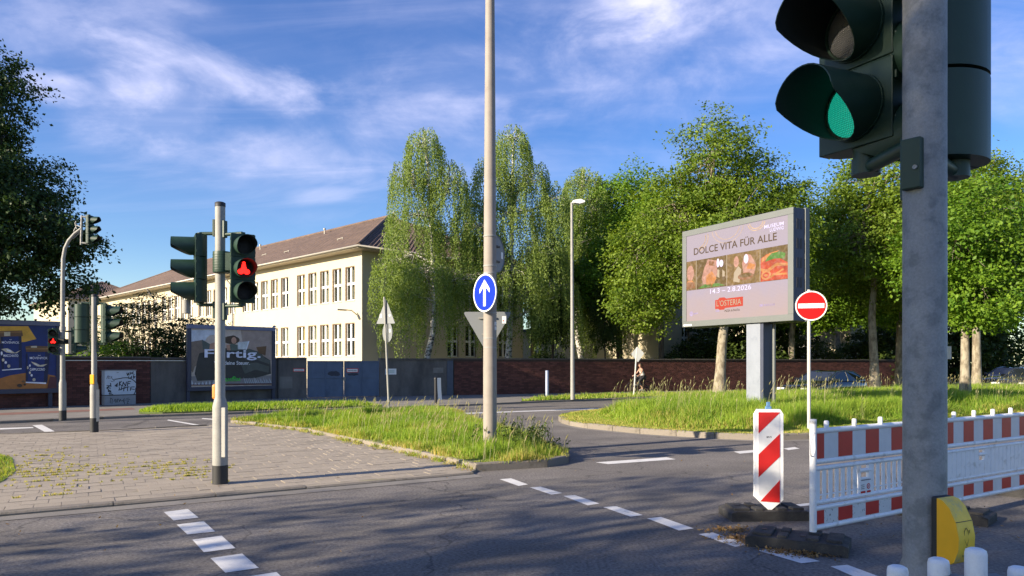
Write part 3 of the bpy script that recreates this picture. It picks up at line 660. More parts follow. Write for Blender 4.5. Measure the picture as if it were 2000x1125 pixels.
def board(label, fr_board, x0, x1, z0, z1, legs):
    """frame, backing sheet and the two legs of a poster board; x from the left edge"""
    root = at_frame('poster_board', label, 'billboard', fr_board, x0, 0, 0.0); w = x1 - x0
    t = .16
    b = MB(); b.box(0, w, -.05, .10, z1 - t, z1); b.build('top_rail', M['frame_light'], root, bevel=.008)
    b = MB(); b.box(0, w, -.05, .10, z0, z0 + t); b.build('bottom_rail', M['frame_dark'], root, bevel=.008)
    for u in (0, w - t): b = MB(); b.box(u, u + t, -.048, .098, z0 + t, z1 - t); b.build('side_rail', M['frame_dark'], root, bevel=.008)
    for u in legs: b = MB(); b.box(u, u + .12, .0, .09, 0.0, z0); b.build('leg', M['frame_dark'], root)
    return root, t
def prints(root, items, fr, x0, px=True, y0=-.002):
    """flat print: coloured shapes laid one over the other, traced in the plane of the sheet"""
    groups = {}
    for k, (col, pts) in enumerate(items):
        pp = [fr.xz(*p) for p in pts] if px else pts; b = MB()
        b.poly([(x - x0, y0 - .0012 * k, z) for x, z in pp], 0); b.build('print', P_[col], root)
def ell(cx, cy, rx, ry, a0=0, a1=360, n=18): return [(cx + rx * math.cos(R(a0 + (a1 - a0) * i / n)), cy - ry * math.sin(R(a0 + (a1 - a0) * i / n))) for i in range(n)]

BA = WA.sub(0, -0.22)                       # plane in front of the wall
c0, c1 = BA.s_of(120) - 4.0, BA.s_of(120)
zt, zb_ = BA.xz(110, 628)[1], BA.xz(110, 767)[1]
cb, t = board('blue poster board with two coffee cups on the wall behind the bent signal mast', BA, c0, c1, zb_, zt, (.3, 3.6))
s = MB(); s.box(t, c1 - c0 - t, 0.0, .03, zb_ + t, zt - t); s.build('sheet', P_['blue'], cb)
xl = lambda px: px
it = [('ochre', [(-60, 637), (55, 637), (71, 662), (48, 668), (-60, 674)]),
      ('brown', [(-60, 765)] + [(-60, 752), (-10, 742), (20, 733), (52, 728), (80, 729), (108, 734), (108, 762)]),
      # left cup
      ('blue2', [(0, 657), (42, 655), (43, 720), (4, 724), (1, 700)]), ('blue', [(6, 657), (36, 656), (37, 719), (8, 722)]), ('white', [(4, 722), (42, 719), (42, 721), (4, 724)]),
      ('bronze2', [(-6, 647), (43, 645.5), (45, 656.5), (-6, 658)]), ('bronze', [(-6, 648.5), (43, 647), (43, 649.5), (-6, 651)]), ('cream', [(8, 648.6), (20, 648.2), (20, 656), (8, 656.4)]),
      ('cream', [(2, 682), (14, 680), (20, 683), (29, 689), (40, 684), (33, 690), (22, 690), (12, 688)]), ('white', [(12, 682), (20, 684), (24, 688), (14, 686)]),
      ('cream', ell(6, 703, 2.6, 3)), ('white', ell(11, 708, 2.4, 2.6)), ('cream', ell(17, 715, 3, 3.2)), ('white', ell(3, 690, 2, 4)),
      # right cup
      ('blue2', [(51, 690), (97, 687), (92, 749), (50, 747)]), ('blue', [(54, 690), (88, 688), (85, 748), (54, 747)]), ('white', [(50, 745.5), (90, 747), (90, 750), (50, 748)]),
      ('bronze2', [(49, 677), (60, 675), (98, 676.5), (101, 687), (51, 687)]), ('bronze', [(50, 680), (99, 680), (99, 682.5), (50, 682.5)]), ('cream', [(60, 676), (72, 675.6), (72, 679), (60, 679)]),
      ('cream', [(60, 706), (70, 709), (78, 713), (92, 711), (84, 716), (74, 716), (66, 712)]), ('white', [(66, 709), (74, 713), (78, 715), (70, 713)]),
      ('cream', ell(54, 718, 1.6, 3)), ('white', ell(58, 714, 1.6, 2.6)), ('cream', ell(58, 728, 2, 2.6)), ('white', ell(61.5, 733, 2, 2.6)), ('cream', ell(66, 741.5, 3, 3)),
      ('hair', ell(38, 753, 5, 3.4)), ('bronze2', ell(45, 745, 3, 2)), ('hair', ell(48, 751, 2.5, 2.2)), ('maroon', [(97, 735), (110, 737), (110, 763), (92, 763), (94, 749)]), ('white', [(0, 762.3), (16, 762), (16, 763.2), (0, 763.6)])]
prints(cb, it, BA, c0)
tb = MB()
for key, a in (('moven', (3, 671, 37, 665.5)), ('macch', (6, 697, 35, 692)), ('moven', (57.5, 701.5, 92, 696)), ('capp', (57.5, 724, 87, 719))):
    x0_, z0_ = BA.xz(a[0], a[1]); x1_, z1_ = BA.xz(a[2], a[1]); zt_ = BA.xz(a[0], a[3])[1]
    put_text(tb, key, x0_ - c0, x1_ - c0, z0_, zt_, -.062, 0)
for a in ((18, 664, 22, 663), (73.5, 694.8, 78.5, 694)):
    tb.ribbon([(BA.xz(a[0], a[1] - 1)[0] - c0, BA.xz(a[0], a[1] - 1)[1]), (BA.xz((a[0] + a[2]) / 2, a[1])[0] - c0, BA.xz((a[0] + a[2]) / 2, a[1])[1]), (BA.xz(a[2], a[1] - 1)[0] - c0, BA.xz(a[2], a[1] - 1)[1])], .012, -.062)
tb.build('lettering', P_['white'], cb)

f0, f1 = BA.s_of(365), BA.s_of(537.5)
BF = BA
zt, zb_ = BF.xz(450, 636.5)[1], BF.xz(450, 762)[1]
fb, t = board('grey framed poster board with a person reading on a sofa behind the signal post', BF, f0, f1, zb_, zt, (.0, f1 - f0 - .13))
cap = MB(); cap.plate([(f1 - f0 - .10, zt), (f1 - f0 + .06, zt + .02), (f1 - f0 - .04, zt + .09)], -.05, .09); cap.build('corner_bracket', M['frame_light'], fb)
s = MB(); s.box(t, f1 - f0 - t, 0.0, .03, zb_ + t, zt - t); s.build('sheet', P_['room'], fb)
it = [('sky', [(370, 645), (424, 643), (430, 662), (372, 668)]), ('wall2', [(455, 642), (530, 645), (530, 705), (470, 690)]), ('room', [(430, 643), (470, 643), (475, 680), (430, 668)]),
      ('sofa', [(370, 668), (395, 664), (408, 690), (382, 715), (371, 722)]), ('rug', [(370, 735), (530, 733), (530, 750), (370, 751)]),
      ('room', ell(416, 665, 14, 11)), ('hair', ell(452, 664, 16, 8)), ('skin', [(398, 676), (420, 668), (424, 682), (402, 684)]), ('pillow', [(394, 663), (410, 672), (408, 686), (396, 682)]),
      ('dark', [(380, 730), (388, 690), (440, 680), (490, 682), (512, 694), (528, 704), (529, 730), (500, 738), (420, 742), (385, 744)]), ('dark2', [(470, 690), (486, 681), (508, 688), (518, 700), (527, 704), (527, 712), (500, 702), (480, 704)]), ('dark2', [(470, 712), (500, 708), (526, 716), (524, 728), (498, 722), (478, 730)]),
      ('hair', ell(455, 664, 9, 9)), ('skin', ell(456.5, 665, 5, 6.5)), ('tee', [(444, 676), (452, 671), (464, 674), (470, 684), (446, 685)]), ('skin', [(442, 674), (448, 672), (450, 684), (443, 684)]), ('laptop', [(464, 669), (486.5, 666), (481, 683), (464, 682)]), ('white', [(484, 666.3), (487, 666), (481.5, 683), (479.5, 683)]),
      ('sofa', [(372, 722), (387, 686), (390, 687), (376, 728)]), ('bronze2', [(500, 678), (520, 676), (518, 694), (505, 690)]),
      ('maroon', [(370, 750), (532, 748.5), (532, 751), (370, 753)])]
for k in range(14): it.append(('fur', [(478 + k * 3.8, 748.5), (475 + k * 3.7 + (k % 3), 736 + (k * 7) % 5), (480.5 + k * 3.8, 748.5)]))
for k in range(7): it.append(('fur', [(371 + k * 7, 751), (374 + k * 7, 742 + (k * 5) % 6), (377 + k * 7, 751)]))
prints(fb, it, BF, f0)
def put_px(b, key, fr, x0, pxl, pyl, pxr, pyt, y, m=0):
    xa, za = fr.xz(pxl, pyl); xb, _ = fr.xz(pxr, pyl); zt__ = fr.xz(pxl, pyt)[1]; put_text(b, key, xa - x0, xb - x0, za, zt__, y, m)
tb = MB(); put_px(tb, 'fertig', BF, f0, 398, 703.5, 507.5, 682, -.075); tb.build('lettering', P_['lav'], fb)
tb = MB(); put_px(tb, 'steuer', BF, f0, 416.5, 712.5, 486.5, 705, -.075); tb.build('lettering', P_['white'], fb)
tb = MB(); put_px(tb, 'tax', BF, f0, 429, 745, 469, 735.5, -.075); tb.build('lettering', P_['green'], fb)

# cabinet with graffiti
CF = WA.sub(sA(204.5), -0.55)
cw = CF.s_of(265.5) - CF.s_of(204.5); cx0 = CF.s_of(204.5)
ch = CF.xz(235, 724)[1]
cab = at_frame('utility_cabinet', 'white utility cabinet covered in black graffiti before the brick wall', 'cabinet', CF, cx0, 0, 0.06)
H_ = ch - .06; zsp = H_ * 0.275
b = MB(); b.box(0, cw, 0, .42, zsp + .03, H_); b.build('cabinet_body', M['cab_white'], cab, bevel=.01)
b = MB(); b.box(.0, cw, .01, .41, 0, zsp); b.build('plinth', M['cab_grey'], cab, bevel=.008)
b = MB(); b.box(.01, cw - .01, .02, .40, zsp, zsp + .03); b.build('shadow_gap', M['black'], cab)
b = MB(); b.box(-.02, cw + .02, -.02, .44, H_, H_ + .03); b.build('cover', M['cab_grey'], cab)
def g(pts): return [(CF.xz(190 + x * 100 / 1125, 700 + y * 100 / 1125)[0] - cx0, CF.xz(190 + x * 100 / 1125, 700 + y * 100 / 1125)[1] - .06) for x, y in pts]
gr = MB(); W_ = .030
for st_ in ([(490, 510), (480, 610)], [(530, 500), (485, 560), (545, 605)], [(555, 605), (570, 520), (620, 610), (640, 515)], [(660, 610), (675, 510), (735, 505)], [(668, 560), (715, 550)],
            [(480, 640), (500, 690)], [(465, 695), (535, 685)], [(540, 620), (530, 670), (620, 650)], [(590, 615), (580, 715)], [(610, 640), (700, 625)], [(660, 630), (665, 715)], [(725, 705), (740, 630), (815, 625)], [(735, 670), (815, 680)],
            [(440, 545), (435, 620), (390, 600), (440, 560)], [(420, 570), (430, 615)],
            [(385, 460), (480, 445), (560, 428), (660, 425), (750, 450), (810, 490), (845, 530)], [(845, 650), (840, 720), (800, 800)],
            [(290, 545), (300, 620)], [(210, 600), (280, 600), (215, 640), (290, 655)], [(205, 650), (250, 690), (240, 720), (285, 700)], [(240, 730), (300, 720), (260, 775), (320, 760)], [(265, 800), (345, 795)],
            [(650, 320), (665, 375), (690, 320), (700, 370)], [(720, 300), (730, 350)], [(800, 295), (745, 325), (815, 350)], [(690, 400), (690, 440), (740, 420)], [(750, 390), (755, 430)], [(790, 380), (830, 400), (800, 440), (790, 385)]):
    gr.ribbon(g(st_), W_, -.003)
for st_ in ([(240, 370), (205, 450)], [(215, 410), (270, 390), (240, 440), (300, 430)], [(290, 395), (325, 405), (300, 430), (335, 440)], [(395, 460), (330, 460), (380, 490), (320, 515), (300, 490)], [(425, 315), (470, 312)]): gr.ribbon(g(st_), .014, -.003)
gr.build('graffiti', M['ink'], cab, kind='stuff')
gr = MB()
for st_ in ([(290, 870), (285, 985)], [(335, 900), (295, 870)], [(330, 905), (325, 1000)], [(365, 950), (395, 890), (410, 975), (440, 890), (450, 965)], [(470, 890), (490, 950), (510, 900), (530, 940)], [(540, 930), (720, 900)], [(600, 880), (560, 930), (590, 960)], [(590, 940), (600, 1000)], [(650, 945), (690, 930), (655, 990), (690, 995)], [(640, 880), (700, 870)]): gr.ribbon([(x, z) for x, z in g(st_)], .016, .006)
gr.build('graffiti', M['ink'], cab, kind='stuff')
# ------------------------------------------------------------------ school buildings
def tile_mat():
    m = mat('roof_tile', (0.142, 0.098, 0.078), 0.88, var=0.2, scale=1.2, fine=0.22, fscale=18, tint=0.10, second=(0.12, 0.085, 0.072), s2scale=.7); nt = m.node_tree; N = nt.nodes; L = nt.links; b = N['Principled BSDF']
    return m
M['tile'] = tile_mat()
def roof_plane(b, p0, p1, r0, r1, n):
    """stepped tile courses from the eave p0-p1 up to the ridge r0-r1, each course a row of pan tiles"""
    p0, p1, r0, r1 = map(Vector, (p0, p1, r0, r1)); nrm = (p1 - p0).cross(r0 - p0).normalized()
    if nrm.z < 0: nrm = -nrm
    for i in range(n):
        a, c = i / n, (i + 1) / n
        l0, l1 = p0.lerp(r0, a), p1.lerp(r1, a); u0, u1 = p0.lerp(r0, c), p1.lerp(r1, c)
        k = max(1, round((l1 - l0).length / 0.30)); kk = max(1, k // 2) if k > 60 else k
        # joined rows: each tile a shallow barrel of two faces
        vs = []; fs = []
        for j in range(kk + 1):
            q = j / kk
            vs += [l0.lerp(l1, q) + nrm * .018, u0.lerp(u1, q) + nrm * .0]
            if j < kk:
                q2 = (j + .42) / kk; vs += [l0.lerp(l1, q2) + nrm * .075, u0.lerp(u1, q2) + nrm * .052]
        for j in range(kk):
            o = j * 4; b.tv = rnd.random()
            b._add([vs[o], vs[o + 2], vs[o + 3], vs[o + 1], l0.lerp(l1, j / kk) - nrm * .03, l0.lerp(l1, (j + .42) / kk) - nrm * .01], [(0, 1, 2, 3), (4, 5, 1, 0)])
            b._add([vs[o + 2], vs[o + 4], vs[o + 5], vs[o + 3], l0.lerp(l1, (j + .42) / kk) - nrm * .01, l0.lerp(l1, (j + 1) / kk) - nrm * .03], [(0, 1, 2, 3), (4, 5, 1, 0)])
WIN = {}
def window_meshes(w, h, cur):
    k = (round(w, 2), round(h, 2), cur)
    if k in WIN: return WIN[k]
    t = .055; f = MB(); y0, y1 = .07, .13
    f.box(-w / 2, -w / 2 + t, y0 - .05, y1, 0, h, 1); f.box(w / 2 - t, w / 2, y0 - .05, y1, 0, h, 1)
    f.box(-w / 2 + t, w / 2 - t, y0, y1, 0, t); f.box(-w / 2 + t, w / 2 - t, y0 - .05, y1, h - t, h, 1)
    for s in (-1, 1): f.box(min(s * (w / 2 - t), s * (w / 2 - t - .04)), max(s * (w / 2 - t), s * (w / 2 - t - .04)), y0 + .004, y1 - .004, t, h - t)
    f.box(-.085, .085, y0 - .01, y1, t, h - t)
    for s in (-1, 1): f.box(min(s * .085, s * (w / 2 - t)), max(s * .085, s * (w / 2 - t)), y0 - .006, y1 - .003, h * .46, h * .46 + .15)
    p = MB()
    p.box(-w / 2 + t, w / 2 - t, .105, .111, t, h - t)
    c = MB()
    if cur == 0: c.box(-w / 2 - .2, -w * .10, .29, .30, -.05, h + .1, 1); c.box(-w * .02, w / 2 + .2, .29, .30, -.05, h + .1)
    elif cur == 1: c.box(-w / 2 - .2, w / 2 + .2, .29, .30, -.05, h + .1)
    elif cur == 2: c.box(-w / 2 + .03, w / 2 - .03, .30, .31, h * .45, h - .02)
    else: c.box(-w / 2 + .03, -w * .25, .30, .31, .05, h - .02)
    s = MB(); s.box(-w / 2 - .03, w / 2 + .03, -.06, .10, -.055, -.003)
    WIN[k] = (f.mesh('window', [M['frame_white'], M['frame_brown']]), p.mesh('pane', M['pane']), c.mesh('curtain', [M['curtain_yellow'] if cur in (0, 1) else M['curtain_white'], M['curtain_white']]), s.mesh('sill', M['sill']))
    return WIN[k]
def facade(root, fr_rot, L, zlo, zhi, wins, name='wall', m=None, depth=.3):
    """wall in local x 0..L (matrix fr_rot), with real openings; wins = list of (x0, x1, z0, z1, curtain)"""
    m = m or M['facade']
    xs = sorted({0, L} | {round(w[0], 3) for w in wins} | {round(w[1], 3) for w in wins}); zs = sorted({zlo, zhi} | {round(w[2], 3) for w in wins} | {round(w[3], 3) for w in wins})
    hole = {(round(w[0], 3), round(w[2], 3)): w for w in wins}
    b = MB(); b.T = fr_rot
    skip = []
    for i in range(len(xs) - 1):
        for j in range(len(zs) - 1):
            cx, cz = (xs[i] + xs[i + 1]) / 2, (zs[j] + zs[j + 1]) / 2
            if any(w[0] < cx < w[1] and w[2] < cz < w[3] for w in wins): continue
            b.poly([(xs[i], 0, zs[j]), (xs[i + 1], 0, zs[j]), (xs[i + 1], 0, zs[j + 1]), (xs[i], 0, zs[j + 1])])
    for x0, x1, z0, z1, c in wins:
        b.poly([(x0, 0, z0), (x0, 0, z1), (x0, depth, z1), (x0, depth, z0)]); b.poly([(x1, 0, z0), (x1, depth, z0), (x1, depth, z1), (x1, 0, z1)])
        b.poly([(x0, 0, z0), (x0, depth, z0), (x1, depth, z0), (x1, 0, z0)]); b.poly([(x0, 0, z1), (x1, 0, z1), (x1, depth, z1), (x0, depth, z1)])
    wall = b.build(name, m, root)
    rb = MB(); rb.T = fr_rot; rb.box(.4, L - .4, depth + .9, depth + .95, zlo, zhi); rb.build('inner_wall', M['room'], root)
    for x0, x1, z0, z1, c in wins:
        f, p, cu, s = window_meshes(x1 - x0, z1 - z0, c)
        o = bpy.data.objects.new('window', f); COL.objects.link(o); o.parent = root; o.matrix_local = fr_rot @ Matrix.Translation(((x0 + x1) / 2, .03, z0))
        for nm, me in (('pane', p), ('curtain', cu), ('sill', s)):
            q = bpy.data.objects.new(nm, me); COL.objects.link(q); q.parent = o
    return wall

CN = Vector((-8.96, 42.8)); U = Vector((-0.716, 0.698)).normalized(); V_ = Vector((U.y, -U.x))   # along the street front, along the end
rotb = math.atan2(-U.y, -U.x)           # local +x runs along -U so that -y faces the street
# local frame of the building: origin at the near corner, x = -U (so the front lies at x<0), y = into the building (V_)
bld = thing('school_building', 'long cream two storey school with brown hipped roof and rows of white windows', 'building', (CN.x, CN.y, 0), rotb)
LEN, WID, EAVE = 50.5, 14.0, 8.35
rise = WID / 2 * math.tan(R(26.5))
wins = []
k = 0
for gix in range(6):
    for i in range(5):
        s0 = 0.77 + gix * 8.06 + i * 1.465
        k += 1
        for (z0, z1) in ((2.06, 4.08), (5.44, 7.52)):
            wins.append((LEN - s0 - 1.03, LEN - s0, z0, z1, (1 if (k * 7 + gix) % 5 == 0 else 3 if (k * 5 + int(z0)) % 7 == 0 else 0)))
Tf = Matrix.Translation((-LEN, 0, 0))
facade(bld, Tf, LEN, 0.6, EAVE, wins, 'street_wall')
Te = Matrix.Rotation(R(90), 4, 'Z')                           # end wall: local x -> building y
ew = [(s, s + 1.0, z0, z1, 3) for s in (6.7, 8.3, 9.9, 11.5) for z0, z1 in ((2.06, 4.15), (5.44, 7.52))]
facade(bld, Te, WID, 0.6, EAVE, ew, 'end_wall')
b = MB(); b.box(-LEN, 0, WID - .3, WID, 0.6, EAVE); b.box(-LEN, -LEN + .3, .3, WID - .3, .6, EAVE); b.build('rear_wall', M['facade'], bld)
b = MB(); b.box(-LEN - .03, .03, -.03, WID + .03, -0.05, .6); b.build('plinth', M['plinth'], bld)
b = MB(); b.box(-LEN + .3, -.3, .35, WID - .35, EAVE - .2, EAVE - .05); b.build('ceiling', M['soffit'], bld)
OV = 0.75
b = MB(); b.box(-LEN - OV, OV, -OV, WID + OV, EAVE, EAVE + .10); b.build('soffit', M['soffit'], bld)
ze = EAVE + .13; zr = ze + rise + OV * math.tan(R(26.5)); h = WID / 2
A0, A1, A2, A3 = (-LEN - OV, -OV, ze), (OV, -OV, ze), (OV, WID + OV, ze), (-LEN - OV, WID + OV, ze); R0, R1 = (-LEN + h, h, zr), (-h, h, zr)
rf = MB(); roof_plane(rf, A0, A1, R0, R1, 26); roof_plane(rf, A1, A2, R1, R1, 26); roof_plane(rf, A2, A3, R1, R0, 6); roof_plane(rf, A3, A0, R0, R0, 6)
roof = rf.build('roof', M['tile'], bld)
b = MB()
for p, q in ((R0, R1), (A1, R1), (A2, R1), (A0, R0)):
    p, q = Vector(p), Vector(q); n = max(2, int((q - p).length / .42))
    for i in range(n): b.tv = rnd.random(); b.tube([p.lerp(q, i / n) + Vector((0, 0, .06)), p.lerp(q, (i + 1.08) / n) + Vector((0, 0, .075))], [.12, .10], 6, caps=True)
b.build('ridge_tiles', M['tile'], roof, kind='stuff')
b = MB(); b.tube([(-LEN - OV, -OV - .07, ze - .02), (OV + .07, -OV - .07, ze - .02), (OV + .07, WID + OV, ze - .02)], .075, 8); b.build('gutter', M['gutter_metal'], bld)
for px_, (x, y, side) in enumerate(((.10, 1.15, 1), (-17.2, -.10, 0), (-33.2, -.10, 0))):
    b = MB()
    if side: b.tube([(OV + .05, y - .2, ze - .1), (OV - .1, y - .05, ze - .45), (.11, y + .1, EAVE - .7), (.11, y + .1, .3)], .055, 8)
    else: b.tube([(x, -OV - .05, ze - .1), (x, -OV + .1, ze - .4), (x, -.10, EAVE - .9), (x, -.10, .3)], .055, 8)
    b.build('downpipe', M['downpipe'], bld)
for s0, f in ((4.4, .82), (14.0, .86), (24.5, .84), (5.5, .35), (17, .4), (30, .4), (38, .8), (12, .3)):
    x = -s0; t = f; y = -OV + (h + OV) * t; z = ze + (zr - ze) * t
    b = MB()
    if f > .6: b.tube([(x, y, z), (x, y, z + .42)], .05, 7); b.lathe([(.10, z + .40), (.10, z + .50), (.02, z + .54)], 8, c=(x, y))
    else: b.tube([(x - .35, y, z + .13), (x + .4, y, z + .16)], .028, 6); b.box(x - .3, x - .27, y - .02, y + .02, z, z + .14); b.box(x + .3, x + .33, y - .02, y + .02, z, z + .14)
    b.build('roof_vent' if f > .6 else 'roof_step', M['gutter_metal'], roof)
lp = MB(); lp.tube([(-.55, -.02, 4.55), (-.55, -.35, 4.78), (-.60, -.75, 4.80)], .035, 7); lp.box(-.72, -.5, -1.35, -.72, 4.74, 4.82); lp.build('wall_lamp', M['downpipe'], bld)

def wing(label, corner, L, W, eave, wl, we, flat_roof=False, pitch=26):
    t = thing('school_wing', label, 'building', (corner[0], corner[1], 0), rotb)
    facade(t, Matrix.Translation((-L, 0, 0)), L, 0.0, eave, wl, 'street_wall'); facade(t, Te, W, 0.0, eave, we, 'end_wall')
    b = MB(); b.box(-L, 0, W - .3, W, 0, eave); b.box(-L, -L + .3, .3, W - .3, 0, eave); b.build('rear_wall', M['facade'], t)
    ov = .5
    if flat_roof:
        b = MB(); b.box(-L - ov, ov, -ov, W + ov, eave, eave + .22); b.build('roof', M['led_side'], t)
    else:
        b = MB(); b.box(-L - ov, ov, -ov, W + ov, eave, eave + .10); b.build('soffit', M['soffit'], t)
        z0 = eave + .12; hh = W / 2; z1 = z0 + (hh + ov) * math.tan(R(pitch)); rf = MB()
        a0, a1, a2, a3 = (-L - ov, -ov, z0), (ov, -ov, z0), (ov, W + ov, z0), (-L - ov, W + ov, z0); q0, q1 = (-L + hh, hh, z1), (-hh, hh, z1)
        roof_plane(rf, a0, a1, q0, q1, 12); roof_plane(rf, a1, a2, q1, q1, 10); roof_plane(rf, a2, a3, q1, q0, 4); roof_plane(rf, a3, a0, q0, q0, 4)
        rf.build('roof', M['tile'], t)
    return t
we1 = [(s, s + 1.0, 2.4, 4.5, 3) for s in (3.0, 6.0)]
wing('cream school wing seen through the plane trees behind the red brick wall', (9.9, 48.5), 9.0, 10, 7.2, [(9.0 - s - 1.0, 9.0 - s, 4.9, 6.6, 0) for s in (2.2, 4.6, 7.0)], we1)
wing('low flat roofed link block behind the birches and the garden shrub', (4.4, 56.2), 5.0, 5, 4.2, [(1.2, 2.2, 1.8, 3.6, 3)], [], True)
wing('cream building end glimpsed under the trees behind the parked black car', (29.3, 62.0), 13, 9, 6.4, [(8, 9, 2.2, 4.0, 3), (4.5, 5.5, 2.2, 4.0, 3)], [])
wing('grey roofed house glimpsed at the far end of the long school', (-52.0, 84.0), 16, 10, 9.2, [(16 - s - 1.1, 16 - s, 4.0, 5.8, 3) for s in (2, 5, 8)], [(3, 4.2, 4, 5.8, 3), (6, 7.2, 4, 5.8, 3)])
pp = at_frame('drain_pipe', 'brown drain pipe on the wall corner beside the link block behind the birches', 'pipe', Frame((1.5, 53.3), (1, 0)), 0, 0, 0)
b = MB(); b.tube([(0, 0, 0), (0, 0, 8.3)], .13, 8); b.build('pipe', mat('pipe_brown', (.24, .17, .10), .6), pp)
# ------------------------------------------------------------------ trees, shrubs, grass
def leaves(name, C, Nrm, size, tint, m, aspect=0.62, axis=None, g=None):
    """one folded four-cornered leaf at every point"""
    n = len(C); g = g or np.random.default_rng(1)
    Nrm = Nrm / np.linalg.norm(Nrm, axis=1, keepdims=True)
    ref = g.normal(size=(n, 3)) if axis is None else axis
    a = ref - Nrm * np.sum(ref * Nrm, axis=1, keepdims=True); a /= (np.linalg.norm(a, axis=1, keepdims=True) + 1e-9)
    b = np.cross(Nrm, a); s = size[:, None]
    V = np.empty((n, 4, 3)); V[:, 0] = C - a * s * .5; V[:, 1] = C + b * s * .5 * aspect - Nrm * s * .10; V[:, 2] = C + a * s * .5; V[:, 3] = C - b * s * .5 * aspect - Nrm * s * .10
    idx = np.arange(n * 4).reshape(n, 4)
    F = np.concatenate([idx[:, [0, 1, 2]], idx[:, [0, 2, 3]]])
    me = arr_mesh(name, V.reshape(-1, 3), [F], np.concatenate([tint, tint])); me.materials.append(m); return me
def twigs(paths, rads, sides=4):
    b = MB()
    for p, r in zip(paths, rads): b.tube(p, r, sides, caps=False)
    return b
def curve(a, b_, k, sag, g):
    a, b_ = np.array(a, float), np.array(b_, float); pts = []
    off = g.normal(size=3) * np.linalg.norm(b_ - a) * .07
    for i in range(k + 1):
        t = i / k; p = a + (b_ - a) * t + off * math.sin(math.pi * t); p[2] += sag * math.sin(math.pi * t) * np.linalg.norm(b_ - a); pts.append(tuple(p))
    return pts
def broadleaf(seed, trunk, fork, r0, lobes, nclump, nleaf, lsize, csig, lm, bark, spread=1.0, limbs_vis=True):
    """trunk: list of points; lobes: ellipsoids (x, y, z, rx, ry, rz). Returns meshes: trunk, limbs, crown"""
    g = np.random.default_rng(seed)
    k = len(trunk); tb = MB(); rad = [r0 * (1.0 - .45 * i / (k - 1)) for i in range(k)]; rad[0] = r0 * 1.35
    tb.tube(trunk, rad, 10, caps=True)
    top = np.array(trunk[-1]); limbs = []; C = []; Nn = []; tint = []; tw = []; trd = []
    vol = np.array([l[3] * l[4] * l[5] for l in lobes]) ** 0.8; share = vol / vol.sum()
    for li, l in enumerate(lobes):
        c = np.array(l[:3], float); rr = np.array(l[3:6], float)
        j = max(0, k - 2 - (li % 2)); base = np.array(trunk[j]) * .35 + top * .65
        end = c + np.array([0, 0, rr[2] * .25]); pts = curve(base, end, 6, .05, g)
        r1 = r0 * .42 * (0.6 + .6 * share[li] / share.max()); lb = MB(); lb.tube(pts, [r1 * (1 - .8 * i / 6) for i in range(7)], 7, caps=False); limbs.append(lb)
        nc = max(6, int(nclump * share[li]))
        d = g.normal(size=(nc, 3)); d /= np.linalg.norm(d, axis=1, keepdims=True)
        rad_ = g.uniform(.40, 1.0, nc) ** .55; wob = 1 + .16 * np.sin(d[:, 0] * 7 + seed) * np.sin(d[:, 1] * 6 + li) + .10 * g.normal(size=nc)
        cc = c + d * rr * (rad_ * wob)[:, None]
        sel = g.random(nc) < .35
        for q in cc[sel]:
            i0 = g.integers(2, 7); tw.append(curve(pts[i0], q, 3, .08, g)); trd.append([r1 * .20, r1 * .13, r1 * .08, .006])
        nl = g.poisson(nleaf, nc) + 4
        cen = np.repeat(cc, nl, axis=0); out = np.repeat(d, nl, axis=0); n = len(cen)
        sg = np.repeat(g.uniform(.6, 1.35, nc), nl)[:, None] * csig
        P = cen + np.clip(g.normal(size=(n, 3)), -2.2, 2.2) * sg * np.array([1, 1, .55])
        C.append(P); Nn.append(out * .55 + np.array([0, 0, .75]) + g.normal(size=(n, 3)) * .62)
        tint.append(np.clip(np.repeat(g.uniform(0, 1, nc), nl) * .55 + g.uniform(0, 1, n) * .45, 0, 1))
    C = np.concatenate(C); Nn = np.concatenate(Nn); tint = np.concatenate(tint)
    size = lsize * g.uniform(.65, 1.3, len(C))
    return dict(trunk=tb.mesh('trunk', bark), limbs=[l.mesh('limb', bark) for l in limbs], twigs=twigs(tw, trd).mesh('twigs', bark), crown=leaves('crown', C, Nn, size, tint, lm, g=g))
